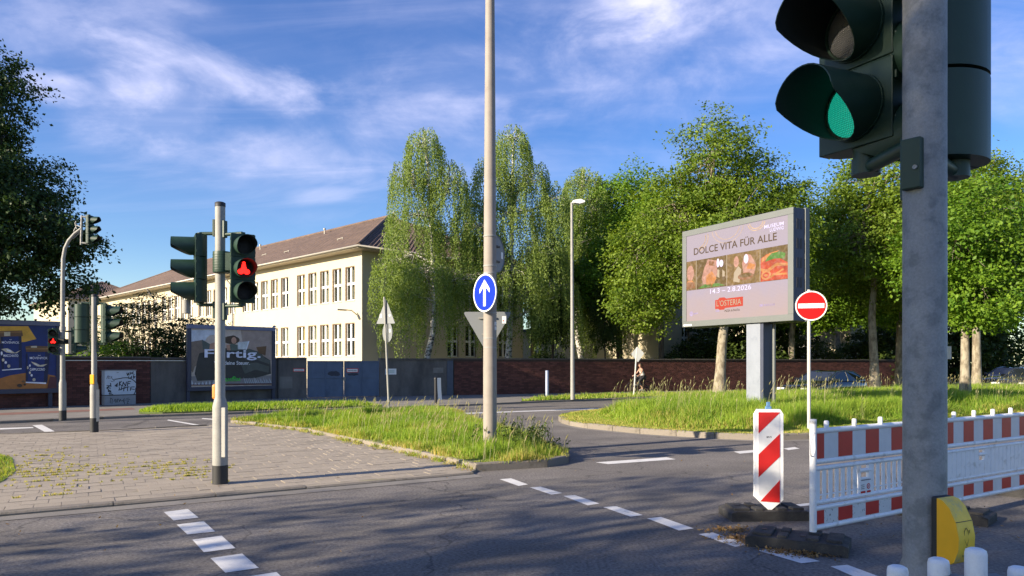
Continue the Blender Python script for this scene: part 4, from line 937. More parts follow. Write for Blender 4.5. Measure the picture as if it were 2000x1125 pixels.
def weeping(seed, trunk, r0, tops, nstr, lsize, lm, bark, span):
    g = np.random.default_rng(seed); k = len(trunk); tb = MB(); tb.tube(trunk, [r0 * (1 - .8 * i / (k - 1)) + .02 for i in range(k)], 9)
    C = []; ax = []; tint = []; tw = []; trd = []; limbs = []
    T = np.array(trunk)
    for (x, y, z, rx, rz, wgt) in tops:
        c = np.array([x, y, z]); j = int(np.argmin(np.abs(T[:, 2] - (z - rz * .6)))); pts = curve(T[j], c + np.array([0, 0, rz * .3]), 6, .06, g)
        lb = MB(); lb.tube(pts, [r0 * .38 * (1 - .85 * i / 6) + .008 for i in range(7)], 6, caps=False); limbs.append(lb.mesh('limb', bark))
        for s_ in range(int(nstr * wgt)):
            d = g.normal(size=3); d[2] = abs(d[2]) * .9 - .35; d /= np.linalg.norm(d)
            q = c + d * np.array([rx, rx, rz]) * g.uniform(.45, 1.0) ** .5
            i0 = g.integers(3, 7); 
            if s_ % 5 == 0: tw.append(curve(pts[i0], q, 3, .10, g)); trd.append([.022, .016, .010, .006])
            Ls = g.uniform(.5, 1.0) * span * (0.55 + .6 * (1 - d[2])); n = int(Ls / .048)
            t = np.linspace(0, 1, n); dirh = np.array([d[0], d[1]]) * .35 + g.normal(size=2) * .10
            arc = np.stack([q[0] + dirh[0] * np.sin(t * 1.5) * .7, q[1] + dirh[1] * np.sin(t * 1.5) * .7, q[2] + .12 * np.sin(t * 3.1) - t ** 1.15 * Ls], axis=1)
            arc = arc[arc[:, 2] > .9]; n = len(arc)
            if n < 3: continue
            C.append(arc + g.normal(size=(n, 3)) * np.array([.05, .05, .03])); ax.append(np.tile([0, 0, -1.0], (n, 1)) + g.normal(size=(n, 3)) * .45)
            tint.append(np.clip(g.uniform(0, 1) * .5 + g.uniform(0, .5, n), 0, 1))
    C = np.concatenate(C); ax = np.concatenate(ax); tint = np.concatenate(tint); n = len(C)
    Nn = g.normal(size=(n, 3)); Nn[:, 2] *= .4
    return dict(trunk=tb.mesh('trunk', bark), limbs=limbs, twigs=twigs(tw, trd).mesh('twigs', bark), crown=leaves('crown', C, Nn, lsize * g.uniform(.7, 1.3, n), tint, lm, .55, ax, g))
def tree(name, label, cat, ms, loc, rotz=0.0, scale=1.0, group=None):
    t = thing(name, label, cat, loc, rotz, group); t.scale = (scale,) * 3 if not isinstance(scale, tuple) else scale
    tr = link('trunk', ms['trunk'], t)
    for l in ms['limbs']: link('limb', l, t)
    link('twigs', ms['twigs'], t, kind='stuff')
    link('crown', ms['crown'], t, kind='stuff'); return t

GT = 'street trees along the wall'
# tall plane tree left of the digital board
big = broadleaf(11, [(0, 0, 0), (.05, 0, 1.2), (.12, 0, 2.4), (.25, .05, 3.6), (.1, 0, 5.0), (-.2, 0, 6.4), (-.3, 0, 8.2)], 3, .27,
                [(-.3, 0, 10.9, 1.9, 1.9, 2.6), (1.6, .3, 9.6, 1.8, 1.9, 2.3), (3.0, -.2, 8.3, 1.6, 1.7, 1.9), (-2.2, .2, 8.6, 2.0, 2.0, 2.2), (-3.9, -.3, 6.4, 1.7, 1.8, 2.0), (.4, -1.2, 7.6, 2.4, 1.9, 2.2), (-1.6, -.8, 5.9, 2.0, 1.8, 1.7), (1.9, 1.2, 6.3, 2.0, 2.0, 1.8), (-3.6, .6, 4.4, 1.6, 1.6, 1.6), (-.2, 1.6, 8.6, 2.2, 1.6, 2.4), (3.2, .3, 5.6, 1.3, 1.4, 1.3)],
                1250, 56, .155, .34, M['leaf_plane'], M['bark_plane'])
tree('plane_tree', 'tall plane tree with mottled trunk left of the digital board post', 'tree', big, (9.84, 34, .05), 0, 1.0, GT)
med_t = broadleaf(23, [(0, 0, 0), (.04, 0, 1.2), (.1, 0, 2.4), (.16, 0, 3.6), (.05, 0, 5), (0, 0, 7)], 3, .22,
                  [(0, 0, 9.6, 2.1, 2.1, 2.1), (1.9, .2, 8.0, 1.9, 1.9, 1.9), (-2.0, 0, 8.1, 1.9, 1.9, 1.9), (.3, -1.3, 7.3, 2.2, 1.8, 2.0), (-1.9, -.4, 5.9, 1.9, 1.8, 1.6), (2.0, -.5, 5.8, 1.9, 1.8, 1.6), (0, 1.5, 7.4, 2.3, 1.6, 2.2), (.1, -1.0, 5.2, 1.7, 1.5, 1.2)],
                  900, 54, .15, .34, M['leaf_plane'], M['bark_plane'])
low_t = broadleaf(31, [(0, 0, 0), (.03, 0, 1.2), (.02, 0, 2.4), (-.05, 0, 3.6), (0, 0, 5.4)], 3, .19,
                  [(0, 0, 7.2, 1.9, 1.9, 1.7), (1.6, 0, 5.8, 1.8, 1.7, 1.6), (-1.6, .2, 5.8, 1.8, 1.7, 1.6), (.2, -1.2, 5.3, 2.0, 1.5, 1.6), (-1.3, -.5, 4.0, 1.6, 1.5, 1.2), (1.4, -.6, 4.0, 1.6, 1.5, 1.2), (0, 1.2, 5.6, 2.0, 1.4, 1.7)],
                  760, 52, .15, .32, M['leaf_lime'], M['bark_plane'])
dark_t = broadleaf(47, [(0, 0, 0), (.03, 0, 1.2), (.1, 0, 2.6), (.2, 0, 4.0), (.1, 0, 5.6)], 3, .17,
                   [(0, 0, 7.6, 1.8, 1.8, 1.8), (1.3, 0, 6.0, 1.7, 1.7, 1.7), (-1.4, .2, 6.1, 1.7, 1.7, 1.7), (.2, -1.0, 5.0, 1.9, 1.5, 1.6), (-1.0, -.3, 3.8, 1.4, 1.4, 1.1), (1.0, .4, 4.0, 1.5, 1.4, 1.2)],
                   380, 44, .19, .34, M['leaf_shrub'], M['bark_dark'])
high_t = broadleaf(29, [(0, 0, 0), (.04, 0, 1.2), (.1, 0, 2.4), (.1, 0, 3.8), (.0, 0, 5.4), (0, 0, 7.2)], 3, .19,
                   [(-.4, 0, 9.8, 2.1, 2.0, 1.8), (1.7, 0, 8.5, 1.9, 1.8, 1.7), (-2.4, 0, 8.5, 1.9, 1.8, 1.7), (3.0, 0, 7.0, 1.4, 1.4, 1.2), (-4.0, .1, 7.0, 1.5, 1.4, 1.4), (-.2, -1.2, 7.4, 2.1, 1.6, 1.5), (-2.0, -.4, 6.0, 1.3, 1.2, .7), (1.3, 0, 6.2, 1.4, 1.2, .7), (-4.3, 0, 5.6, .9, 1, .8)],
                   900, 50, .155, .34, M['leaf_lime'], M['bark_dark'])
tree('broadleaf_tree', 'green tree with dark trunk behind the brick wall left of the tall plane tree', 'tree', high_t, (at(1289, 43.5).x, 43.5, 0), 0, 1.0, GT)
tree('plane_tree', 'plane tree with pale forked trunk behind the parked black car', 'tree', med_t, at(1709, 38, .05), 2.1, 1.12, GT)
tree('plane_tree', 'bright green tree right of the near signal pole with a mottled trunk at the verge', 'tree', med_t, at(1908, 36, .05), 4.0, 1.05, GT)
tree('young_tree', 'smaller leafy tree with pale straight trunk in the tall grass right of the signal pole', 'tree', low_t, at(1885, 27.5, .1), 1.0, 1.0, GT)
tree('broadleaf_tree', 'leafy tree with thin dark branching trunk behind the digital board post', 'tree', low_t, at(1547, 46.5), 2.5, 1.32, GT)
tree('broadleaf_tree', 'dark trunked tree directly left of the near signal pole at the wall', 'tree', low_t, at(1757, 45, 0), 3.6, 1.35, GT)
tree('broadleaf_tree', 'dark green tree with ivy clad trunk between the birches and the street lamp', 'tree', dark_t, at(1078, 43.5), 0.4, (.62, .62, 1.0), GT)
tree('broadleaf_tree', 'slender dark ivy wrapped tree just right of the street lamp behind the wall', 'tree', dark_t, at(1183, 43), 2.9, (.38, .38, .86), GT)
for px_, Y, sc_, rz, lb in ((1500, 62, 1.2, 1.2, 'tall tree crown rising far behind the digital board'), (1640, 58, 1.15, 3.0, 'tree crown in the second row behind the parked black car'), (1780, 60, 1.2, .3, 'tree crown in the second row behind the near signal pole'), (1960, 56, 1.15, 4.4, 'tree crown at the right edge behind the parked cars'), (2060, 40, 1.1, 5.0, 'tree at the right edge beside the parked cars')):
    tree('background_tree', lb, 'tree', med_t, at(px_, Y), rz, sc_, 'second row trees behind the wall')
# weeping birches
GB = 'weeping birches behind the wall'
tree('broadleaf_tree', 'green tree rising behind the wall between the street lamp and the tall plane tree', 'tree', high_t, at(1212, 47), 2.4, 1.22, GT)
b1 = weeping(5, [(0, 0, 0), (.25, 0, 1.6), (.6, 0, 3.2), (.72, 0, 5), (.6, 0, 7), (.5, 0, 9.5), (.35, 0, 12.5), (.2, 0, 14.2)], .17,
             [(.2, 0, 13.2, 1.0, 1.2, 1.0), (1.5, 0, 11.2, 1.0, 1.5, 1.0), (-.6, .3, 11.6, 1.1, 1.4, .9), (-.3, -.4, 9.2, 1.4, 1.3, 1.0), (1.6, .3, 8.4, 1.3, 1.2, .9), (-1.2, .3, 6.8, 1.4, 1.1, 1.1), (2.2, -.2, 5.9, 1.3, 1.0, 1.1), (.3, -.6, 6.3, 1.6, 1.0, 1.0), (3.0, .3, 8.9, .9, 1.1, .6), (-1.0, -.2, 5.2, 1.1, .8, .8)], 165, .098, M['leaf_birch'], M['bark_birch'], 3.0)
tree('weeping_birch', 'leftmost weeping birch with leaning white trunk beside the school corner', 'tree', b1, at(822, 38.8), 0, (1.06, 1.1, 1.0), GB)
b2 = weeping(9, [(0, 0, 0), (.2, 0, 2), (.3, 0, 4), (.35, 0, 7), (.4, 0, 10), (.45, 0, 14)], .19,
             [(.4, 0, 14.0, .9, 1.2, 1.0), (-.6, 0, 12.2, 1.0, 1.4, .9), (1.3, .2, 11.9, 1.0, 1.5, 1.0), (2.5, 0, 10.6, .9, 1.3, .8), (.4, -.4, 9.6, 1.3, 1.4, 1.0), (-1.0, .2, 8.4, 1.3, 1.3, 1.0), (1.9, -.3, 7.9, 1.3, 1.2, 1.0), (.5, -.6, 6.4, 1.7, 1.1, 1.1), (-1.5, .2, 6.0, 1.1, 1.0, .8), (2.6, .2, 5.8, 1.2, .9, .8), (-1.6, .3, 10.2, .9, 1.1, .7), (1.2, .4, 5.4, 1.3, .9, .7)], 158, .098, M['leaf_birch'], M['bark_birch'], 2.9)
tree('weeping_birch', 'tall weeping birch directly behind the lamp post with the blue arrow', 'tree', b2, at(985, 40.5), 0, (1.12, 1.1, 1.0), GB)
tree('weeping_birch', 'yellowish weeping birch behind the curved head of the far street lamp', 'tree', b1, at(1145, 46.5), 2.2, (1.35, 1.3, 1.0), GB)

# the big dark tree on the left and trees on the near side of the road
left_t = broadleaf(61, [(0, 0, 0), (.1, 0, 1.5), (.1, 0, 3), (.3, 0, 4.5), (.2, 0, 7), (0, 0, 10)], 3, .42,
                   [(-1.6, 0, 13.6, 2.6, 2.8, 2.4), (.6, -.5, 12.6, 1.7, 2.2, 1.6), (-3.4, .5, 11, 3, 3, 2.6), (.4, -2.0, 10.4, 1.9, 2.2, 1.5), (2.0, -1.4, 8.4, 2.1, 2.4, 1.7), (.2, -2.8, 8.2, 2.6, 2.4, 2.2), (3.7, -1.6, 6.8, 1.9, 2.0, 1.35), (1.4, -3.2, 6.2, 2.8, 2.2, 1.9), (-3.5, -1.6, 7.2, 3.0, 2.8, 2.6), (4.9, -1.6, 6.5, 1.2, 1.4, .9), (2.9, -2.4, 4.7, 2.1, 2.0, 1.1), (.3, -3.4, 4.4, 2.6, 2.0, 1.3), (-.6, 2.2, 8.5, 3.2, 2.4, 3.2), (4.9, -1.8, 4.7, 1.3, 1.4, .8), (-2.5, -3, 4.4, 2.4, 2, 1.3)],
                   1450, 64, .17, .31, M['leaf_dark'], M['bark_dark'])
tree('chestnut_tree', 'huge dark leafed tree at the left edge above the coffee poster board', 'tree', left_t, (-19.4, 26.5, 0), 0, (.80, .80, .90))
near_t = broadleaf(71, [(0, 0, 0), (0, 0, 1.5), (.1, 0, 3), (.1, 0, 4.5), (0, 0, 7)], 3, .3,
                   [(0, 0, 9.5, 2.8, 2.8, 2.2), (2.4, 0, 8, 2.5, 2.5, 2), (-2.4, 0, 8, 2.5, 2.5, 2), (0, 2.4, 7.6, 2.5, 2.5, 2), (0, -2.4, 7.6, 2.5, 2.5, 2), (1.6, 1.6, 5.8, 2, 2, 1.5), (-1.6, -1.6, 5.8, 2, 2, 1.5)],
                   NEAR_N, 30, .24, .50, M['leaf_lime'], M['bark_plane'])
near_s = broadleaf(72, [(0, 0, 0), (0, 0, 1.5), (.1, 0, 3), (.1, 0, 4.5), (0, 0, 7)], 3, .22,
                   [(0, 0, 9.5, 2.8, 2.8, 2.2), (2.4, 0, 8, 2.5, 2.5, 2), (-2.4, 0, 8, 2.5, 2.5, 2), (0, 2.4, 7.6, 2.5, 2.5, 2), (0, -2.4, 7.6, 2.5, 2.5, 2), (1.6, 1.6, 5.8, 2, 2, 1.5), (-1.6, -1.6, 5.8, 2, 2, 1.5)],
                   NEAR_SPARSE, 34, .24, .62, M['leaf_lime'], M['bark_plane'])
for sd_, pp_, sc_, rz in NEAR_TREES:
    p = SUN_H * sd_ + Vector((-SUN_H.y, SUN_H.x)) * -pp_
    tree('roadside_tree', 'leafy tree on the near side of the road behind the viewer', 'tree', near_t if pp_ < 3 else near_s, (p.x, p.y, 0), rz, sc_, 'trees on the near side of the road')

# shrubs
def shrub_mesh(seed, lobes, n, lm, ls=.13, flat=.55, stems=7):
    g = np.random.default_rng(seed); C = []; Nn = []; tint = []; tw = []
    for (x, y, z, rx, ry, rz) in lobes:
        k = int(n * rx * rz); d = g.normal(size=(k, 3)); d /= np.linalg.norm(d, axis=1, keepdims=True); cc = np.array([x, y, z]) + d * np.array([rx, ry, rz]) * (g.uniform(.35, 1.08, k) ** .6)[:, None]
        cc = cc[cc[:, 2] > .1]; k = len(cc); d = d[:k]
        m_ = 26; P = np.repeat(cc, m_, 0) + g.normal(size=(k * m_, 3)) * np.array([.19, .19, .19 * flat]); C.append(P); Nn.append(np.repeat(d, m_, 0) * .4 + np.array([0, 0, .9]) + g.normal(size=(k * m_, 3)) * .5)
        tint.append(np.clip(np.repeat(g.random(k), m_) * .6 + g.random(k * m_) * .4, 0, 1))
        for q in cc[g.random(k) < .3]: tw.append(curve((x * .3, y * .3, .1), q, 3, .05, g))
    C = np.concatenate(C)
    return dict(crown=leaves('foliage', C, np.concatenate(Nn), ls * g.uniform(.7, 1.3, len(C)), np.concatenate(tint), lm, g=g), stem=twigs(tw, [[.03, .02, .012, .005]] * len(tw)).mesh('stems', M['bark_dark']))
def shrub(label, ms, loc, rotz=0, scale=1.0, group=None):
    t = thing('shrub', label, 'shrub', loc, rotz, group); t.scale = (scale,) * 3 if not isinstance(scale, tuple) else scale
    link('foliage', ms['crown'], t, kind='stuff'); link('stems', ms['stem'], t, kind='stuff'); return t
yew = shrub_mesh(3, [(0, 0, 2.3, 1.7, 1.2, 1.3), (-1.1, 0, 1.6, 1.3, 1.1, 1.2), (1.2, 0, 2.7, 1.4, 1.0, .7), (.9, -.2, 1.6, 1.5, 1.1, 1.0), (-.6, 0, 3.5, .9, .8, .8), (.2, 0, 4.1, .6, .6, .5), (2.1, 0, 3.2, .9, .6, .35), (-1.6, 0, 3.3, .8, .5, .3), (-1.9, 0, 2.4, .9, .7, .6), (1.9, 0, 1.6, .9, .8, .8)], 95, M['leaf_dark'], .10, .22)
shrub('dark spreading yew shrub behind the wall left of the grey poster board', yew, at(292, 31.5), .1, 1.05)
bsh = shrub_mesh(8, [(0, 0, 1.4, 1.3, 1.0, 1.2), (1.0, 0, 1.0, 1.0, .9, .9), (-.9, 0, 1.1, 1.0, .9, .9)], 46, M['leaf_lime'], .14)
shrub('bright green sunlit shrub behind the wall under the signal heads on the left', bsh, at(212, 29.6), .5, 1.0)
gsh = shrub_mesh(14, [(0, 0, 1.6, 1.7, 1.2, 1.3), (1.3, 0, 1.2, 1.3, 1.1, 1.1), (-1.3, 0, 1.3, 1.3, 1.1, 1.1), (.3, 0, 2.5, 1.2, 1.0, .8)], 34, M['leaf_shrub'], .16)
shrub('small garden shrub on top of the brick wall left of the street lamp', gsh, at(1065, 44.5, -.3), .2, .86)
GD = 'dark shrubs behind the brick wall'
for px_, Y, sc_, rz, lb in ((1345, 47, 1.0, .3, 'dark shrub behind the wall left of the tall plane trunk'), (1400, 50, 1.5, 2.2, 'dark shrub directly behind the tall plane trunk'), (1455, 48, 1.7, 4.0, 'dark shrub behind the digital board post'), (1515, 50, 1.7, 1.0, 'dark shrub right of the digital board post behind the wall'), (1585, 49, 1.1, 3.3, 'shrub behind the wall and the no entry sign post'), (1690, 50, 1.25, 5.1, 'shrub behind the wall left of the pale forked trunk'),
                            (1745, 51, 1.8, .7, 'dark shrub behind the wall near the signal pole'), (1810, 53, 1.9, 2.8, 'dark shrub behind the wall hidden by the signal pole'), (1870, 55, 2.0, 1.9, 'dark shrub behind the wall and the small square sign'), (1935, 57, 2.0, 4.6, 'dark shrub behind the wall right of the mottled trunk')):
    shrub(lb, gsh, at(px_, Y), rz, sc_, GD)

# grass: blades as one mass per lawn
def blades(name, poly, dens, hf, wf, m, seed, box=None, mdry=None, dry=None, lean=.35, keep=None, z=.09):
    g = np.random.default_rng(seed); P0 = np.array([p[:2] for p in poly]); mn, mx = P0.min(0), P0.max(0)
    if box: mn = np.maximum(mn, box[0]); mx = np.minimum(mx, box[1])
    n = int(np.prod(mx - mn) * dens); P = mn + g.random((n, 2)) * (mx - mn)
    ok = inside(P, poly); P = P[ok]
    px = CX + FOC * P[:, 0] / np.maximum(P[:, 1], .1); P = P[(px > -150) & (px < 2150)]
    # thin out with distance
    keepd = np.clip(14.0 / P[:, 1], .25, 1.0); P = P[g.random(len(P)) < keepd]
    if keep is not None: P = P[keep(P, g)]
    n = len(P); e = edge_dist(P, poly); h = hf(P, e, g); ok = h > .012; P, h, e = P[ok], h[ok], e[ok]; n = len(P)
    a = g.uniform(0, 6.283, n); w = wf * g.uniform(.6, 1.4, n) * np.clip(P[:, 1] / 13.0, .8, 2.2)
    side = np.stack([np.cos(a), np.sin(a), np.zeros(n)], 1) * w[:, None] * .5
    la = g.uniform(0, 6.283, n); ln = np.abs(g.normal(size=n)) * lean * h; ld = np.stack([np.cos(la) * ln, np.sin(la) * ln, np.zeros(n)], 1)
    B = np.stack([P[:, 0], P[:, 1], np.full(n, z)], 1); up = np.zeros((n, 3)); up[:, 2] = h
    V = np.empty((n, 5, 3)); V[:, 0] = B - side; V[:, 1] = B + side; V[:, 2] = B + up * .58 + ld * .35 + side * .75; V[:, 3] = B + up * .58 + ld * .35 - side * .75; V[:, 4] = B + up * .96 + ld * 1.1
    idx = np.arange(n * 5).reshape(n, 5); t = np.clip(.5 + .32 * lumps(P, seed + 3, 2.2) + g.normal(size=n) * .22, 0, 1)
    me = arr_mesh(name, V.reshape(-1, 3), [idx[:, [0, 1, 2, 3]], idx[:, [3, 2, 4]]], np.concatenate([t, t])); me.materials.append(m)
    if mdry is not None:
        me.materials.append(mdry); dm = dry(P, e, g).astype(np.int32); me.polygons.foreach_set('material_index', np.concatenate([dm, dm]))
    o = link(name, me, None, kind='stuff'); return o
hl = lambda P, e, g: (0.08 + .125 * np.clip((e - .05) / .7, 0, 1) + .09 * lumps(P, 2, 1.1) + .05 * lumps(P, 12, .45)) * g.uniform(.55, 1.3, len(P))
dl = lambda P, e, g: (g.random(len(P)) < np.clip(.72 - e * 1.7, .03, .72) + .22 * (lumps(P, 5, 1.3) > .35))
blades('grass', ISLAND_L, 2600, hl, .010, M['blade'], 1, mdry=M['blade_dry'], dry=dl)
hr = lambda P, e, g: (0.06 + .46 * np.clip((e - 1.0 + .45 * lumps(P, 4, 2.4)) / 1.1, 0, 1) + .10 * lumps(P, 9, 1.1) * np.clip(e - .6, 0, 1)) * g.uniform(.6, 1.2, len(P))
dr = lambda P, e, g: (g.random(len(P)) < np.clip(.98 - e * .60 + .3 * (lumps(P, 15, 1.6) > .5), .05, .75))
blades('grass', ISLAND_R, 1900, hr, .013, M['blade'], 2, box=((0, 14), (30, 40)), mdry=M['blade_dry'], dry=dr, keep=lambda P, g: ~((P[:, 1] > 20.6 + (P[:, 0] - 2.5) * .62 + 6.5)))
blades('grass', STRIP, 900, lambda P, e, g: (.05 + .14 * np.clip(e / .4, 0, 1)) * g.uniform(.6, 1.3, len(P)), .012, M['blade'], 3, z=.11)
blades('grass', VERGE, 500, lambda P, e, g: (.04 + .12 * np.clip(lumps(P, 6, 1.5), 0, 1) + .06) * g.uniform(.5, 1.3, len(P)), .013, M['blade'], 4, box=((0, 28), (16, 42)), z=.08, mdry=M['blade_dry'], dry=lambda P, e, g: g.random(len(P)) < .25)
blades('grass', SIDE_GRASS, 1500, lambda P, e, g: (.03 + .10 * np.clip(e / .6, 0, 1)) * g.uniform(.5, 1.3, len(P)), .010, M['blade'], 5, z=.036, mdry=M['blade_dry'], dry=lambda P, e, g: g.random(len(P)) < .35)
# tufts in the paving joints and along the kerb of the island
def tufts(name, centres, nper, h, spread, seed, m, mdry=None, z=.036):
    g = np.random.default_rng(seed); P = np.repeat(np.array(centres), nper, 0); P = P + g.normal(size=P.shape) * np.repeat(np.array(spread) if np.ndim(spread) else np.full(len(centres), spread), nper)[:, None]
    n = len(P); hh = h * g.uniform(.4, 1.4, n); a = g.uniform(0, 6.283, n); s = np.stack([np.cos(a), np.sin(a), 0 * a], 1) * .006; ld = np.stack([np.cos(a * 3), np.sin(a * 3), 0 * a], 1) * (hh * .8)[:, None]
    B = np.stack([P[:, 0], P[:, 1], np.full(n, z)], 1); up = np.zeros((n, 3)); up[:, 2] = hh
    V = np.empty((n, 4, 3)); V[:, 0] = B - s; V[:, 1] = B + s; V[:, 2] = B + up * .7 + ld * .6 + s * .8; V[:, 3] = B + up + ld
    idx = np.arange(n * 4).reshape(n, 4); t = g.random(n); me = arr_mesh(name, V.reshape(-1, 3), [idx[:, [0, 1, 2]], idx[:, [0, 2, 3]]], np.concatenate([t, t])); me.materials.append(m)
    return link(name, me, None, kind='stuff')
jg = np.random.default_rng(12); jt = []
for _ in range(150):
    if jg.random() < .55: c = ground(jg.normal() * 75 + 90, jg.normal() * 22 + 930)
    else: c = ground(jg.normal() * 80 + 330, jg.normal() * 11 + 922)
    c = c - Vector((0, 1.0, 0)); j = round(c.dot(NM) / SL - .5); s_ = c.dot(E); c = E * s_ + NM * ((j + .5) * SL) + Vector((0, 1.0, 0)); q = CX + FOC * c.x / max(c.y, .1); v = HOR + FOC * EYE / max(c.y, .1)
    if -60 < q < 450 and 872 < v < 985 and inside(np.array([[c.x, c.y]]), MEDIAN)[0]:
        for k in range(3): d = E * jg.uniform(-.22, .22); jt.append((c.x + d.x, c.y + d.y))
if jt: tufts('weeds', jt, 9, .026, .011, 4, M['blade_dry'])
kt = []; pa = [Vector(p) for p in ISLAND_L[:5]]
for a, b_ in zip(pa[:-1], pa[1:]):
    n = int((b_ - a).length * 7)
    for i in range(n):
        q = a.lerp(b_, jg.random()); d = (b_ - a).normalized(); o_ = Vector((-d.y, d.x)) * -abs(jg.normal() * .10) ; kt.append((q.x + o_.x, q.y + o_.y))
tufts('weeds', kt, 16, .055, .05, 6, M['blade_dry']); tufts('weeds', kt[::3], 14, .075, .05, 7, M['blade'])
# tall weeds round the lamp post
def weed_plants(name, spots, seed):
    g = np.random.default_rng(seed); b = MB(); C = []; T = []
    for (x, y, h, n) in spots:
        for k in range(n):
            a = g.uniform(0, 6.28); r = abs(g.normal()) * .16; lean = g.uniform(.05, .35) * h; p0 = np.array([x + r * math.cos(a), y + r * math.sin(a), .10]); p1 = p0 + np.array([math.cos(a) * lean, math.sin(a) * lean, h * g.uniform(.6, 1.1)])
            pts = curve(p0, p1, 4, 0.02, g); b.tube(pts, [.006, .005, .004, .003, .002], 4, caps=False)
            for i in range(int(16 * h) + 6):
                t = g.uniform(.15, 1); q = np.array(pts[0]) + (np.array(pts[-1]) - np.array(pts[0])) * t; C.append(q + g.normal(size=3) * np.array([.05, .05, .03]) * (1.2 - t * .6)); T.append(g.random())
    root = thing(name, 'tall wild weeds with thin seed stalks around the foot of the lamp post', 'weeds', (0, 0, 0))
    b.build('stems', M['leaf_shrub'], root, kind='stuff'); C = np.array(C); g2 = np.random.default_rng(1)
    link('leaves', leaves('leaves', C, g.normal(size=C.shape) + np.array([0, 0, .5]), .055 * g.uniform(.6, 1.5, len(C)), np.array(T), M['leaf_shrub'], .45, None, g2), root, kind='stuff')
weed_plants('weed_clump', [(-.02, 12.5, .55, 14), (.18, 12.7, .62, 14), (.36, 12.5, .5, 12), (.55, 12.8, .45, 9), (.1, 12.1, .35, 12), (-.75, 12.4, .4, 5), (.42, 12.0, .32, 10), (.62, 12.1, .3, 7)], 3)
# seed stalks of the tall grass
def stalks(name, P, hmin, hmax, seed, z=.1):
    g = np.random.default_rng(seed); n = len(P); h = g.uniform(hmin, hmax, n); a = g.normal(size=n) * .7 + .4; ln = h * g.uniform(.05, .28, n)
    B = np.stack([P[:, 0], P[:, 1], np.full(n, z)], 1); D = np.stack([np.cos(a) * ln, np.sin(a) * ln, h], 1); K = B + D; dn = D / np.linalg.norm(D, axis=1, keepdims=True); dn = dn + np.stack([np.cos(a), np.sin(a), 0 * a - .2], 1) * .35
    s1 = np.array([1.0, 0, 0]); s2 = np.array([0, 1.0, 0]); L = g.uniform(.09, .17, n)[:, None]; w = .011
    V = np.empty((n, 12, 3)); V[:, 0] = B - s1 * .003; V[:, 1] = B + s1 * .003; V[:, 2] = K + s1 * .002; V[:, 3] = K - s1 * .002
    V[:, 4] = K; V[:, 5] = K + dn * L * .45 + s1 * w; V[:, 6] = K + dn * L; V[:, 7] = K + dn * L * .45 - s1 * w
    V[:, 8] = K; V[:, 9] = K + dn * L * .45 + s2 * w; V[:, 10] = K + dn * L; V[:, 11] = K + dn * L * .45 - s2 * w
    idx = np.arange(n * 12).reshape(n, 12); F = np.concatenate([idx[:, 0:4], idx[:, 4:8], idx[:, 8:12]]); t = g.random(n)
    me = arr_mesh(name, V.reshape(-1, 3), [F], np.concatenate([t, t, t])); me.materials.append(M['seed_head']); return link(name, me, None, kind='stuff')
g = np.random.default_rng(77); P = np.array([2, 15]) + g.random((16000, 2)) * np.array([24, 22]); P = P[inside(P, ISLAND_R)]; e = edge_dist(P, ISLAND_R); P = P[(e > 1.3) & (lumps(P, 4, 2.4) > -.35)]; P = P[g.random(len(P)) < .17]
stalks('grass_seed_heads', P, .55, .98, 5)
P = np.array([-8, 10]) + g.random((5200, 2)) * np.array([9, 14]); P = P[inside(P, ISLAND_L)]; P = P[g.random(len(P)) < .16]; stalks('grass_seed_heads', P, .22, .42, 6)
# dry leaves against the kerb and round the barrier feet
def litter(name, P, seed, size, z):
    g = np.random.default_rng(seed); n = len(P); C = np.stack([P[:, 0], P[:, 1], z + g.random(n) * .02], 1); Nn = g.normal(size=(n, 3)) * .5 + np.array([0, 0, 1.0])
    link(name, leaves(name, C, Nn, size * g.uniform(.5, 1.4, n), g.random(n), M['dead_leaf'], .5, None, g), None, kind='stuff')
P = np.array([(q[0] + g.normal() * .10, q[1] + g.normal() * .10) for q in kt if q[0] > -2.6 for _ in range(4)]); litter('fallen_leaves', P, 1, .05, .034)
c1_ = [ground(1425, 1036), ground(1470, 1062), ground(1530, 1078), ground(1590, 1085), ground(1440, 1052)]
P = np.array([(c.x + g.normal() * .11 + t * .0, c.y + g.normal() * .06) for c in c1_ for t in range(190)]); litter('fallen_leaves', P, 2, .035, .006)
P = np.array([(ground(px, py).x, ground(px, py).y) for px, py in zip(g.uniform(1640, 1990, 60), g.uniform(985, 1060, 60))] + [(g.uniform(-5, 4), g.uniform(5, 14)) for _ in range(90)]); litter('fallen_leaves', P, 3, .035, .03)
# ------------------------------------------------------------------ traffic signals
MOD = 0.293
def visor_mb(r=.118, Ltop=.27, Lbot=.035):
    b = MB(); n = 32; t = .004
    for s, rr in ((0, r), (1, r - t)):
        vs = []
        for i in range(n):
            a = 2 * math.pi * i / n; q = math.sin(a); l = Ltop if q > .05 else Lbot + (Ltop - Lbot) * max(0, (1 + q) / 1.05) ** .9
            vs += [(rr * math.cos(a), -.002, rr * math.sin(a)), (rr * 1.02 * math.cos(a), -l, rr * 1.02 * math.sin(a) - l * .06)]
        fs = [(2 * i, 2 * ((i + 1) % n), 2 * ((i + 1) % n) + 1, 2 * i + 1) for i in range(n)]
        b._add(vs, fs, s, True)
    k = 2 * n
    b._add([b.v[i] for i in range(2 * k)], [(2 * i + 1, 2 * ((i + 1) % n) + 1, k + 2 * ((i + 1) % n) + 1, k + 2 * i + 1) for i in range(n)], 0)
    return b
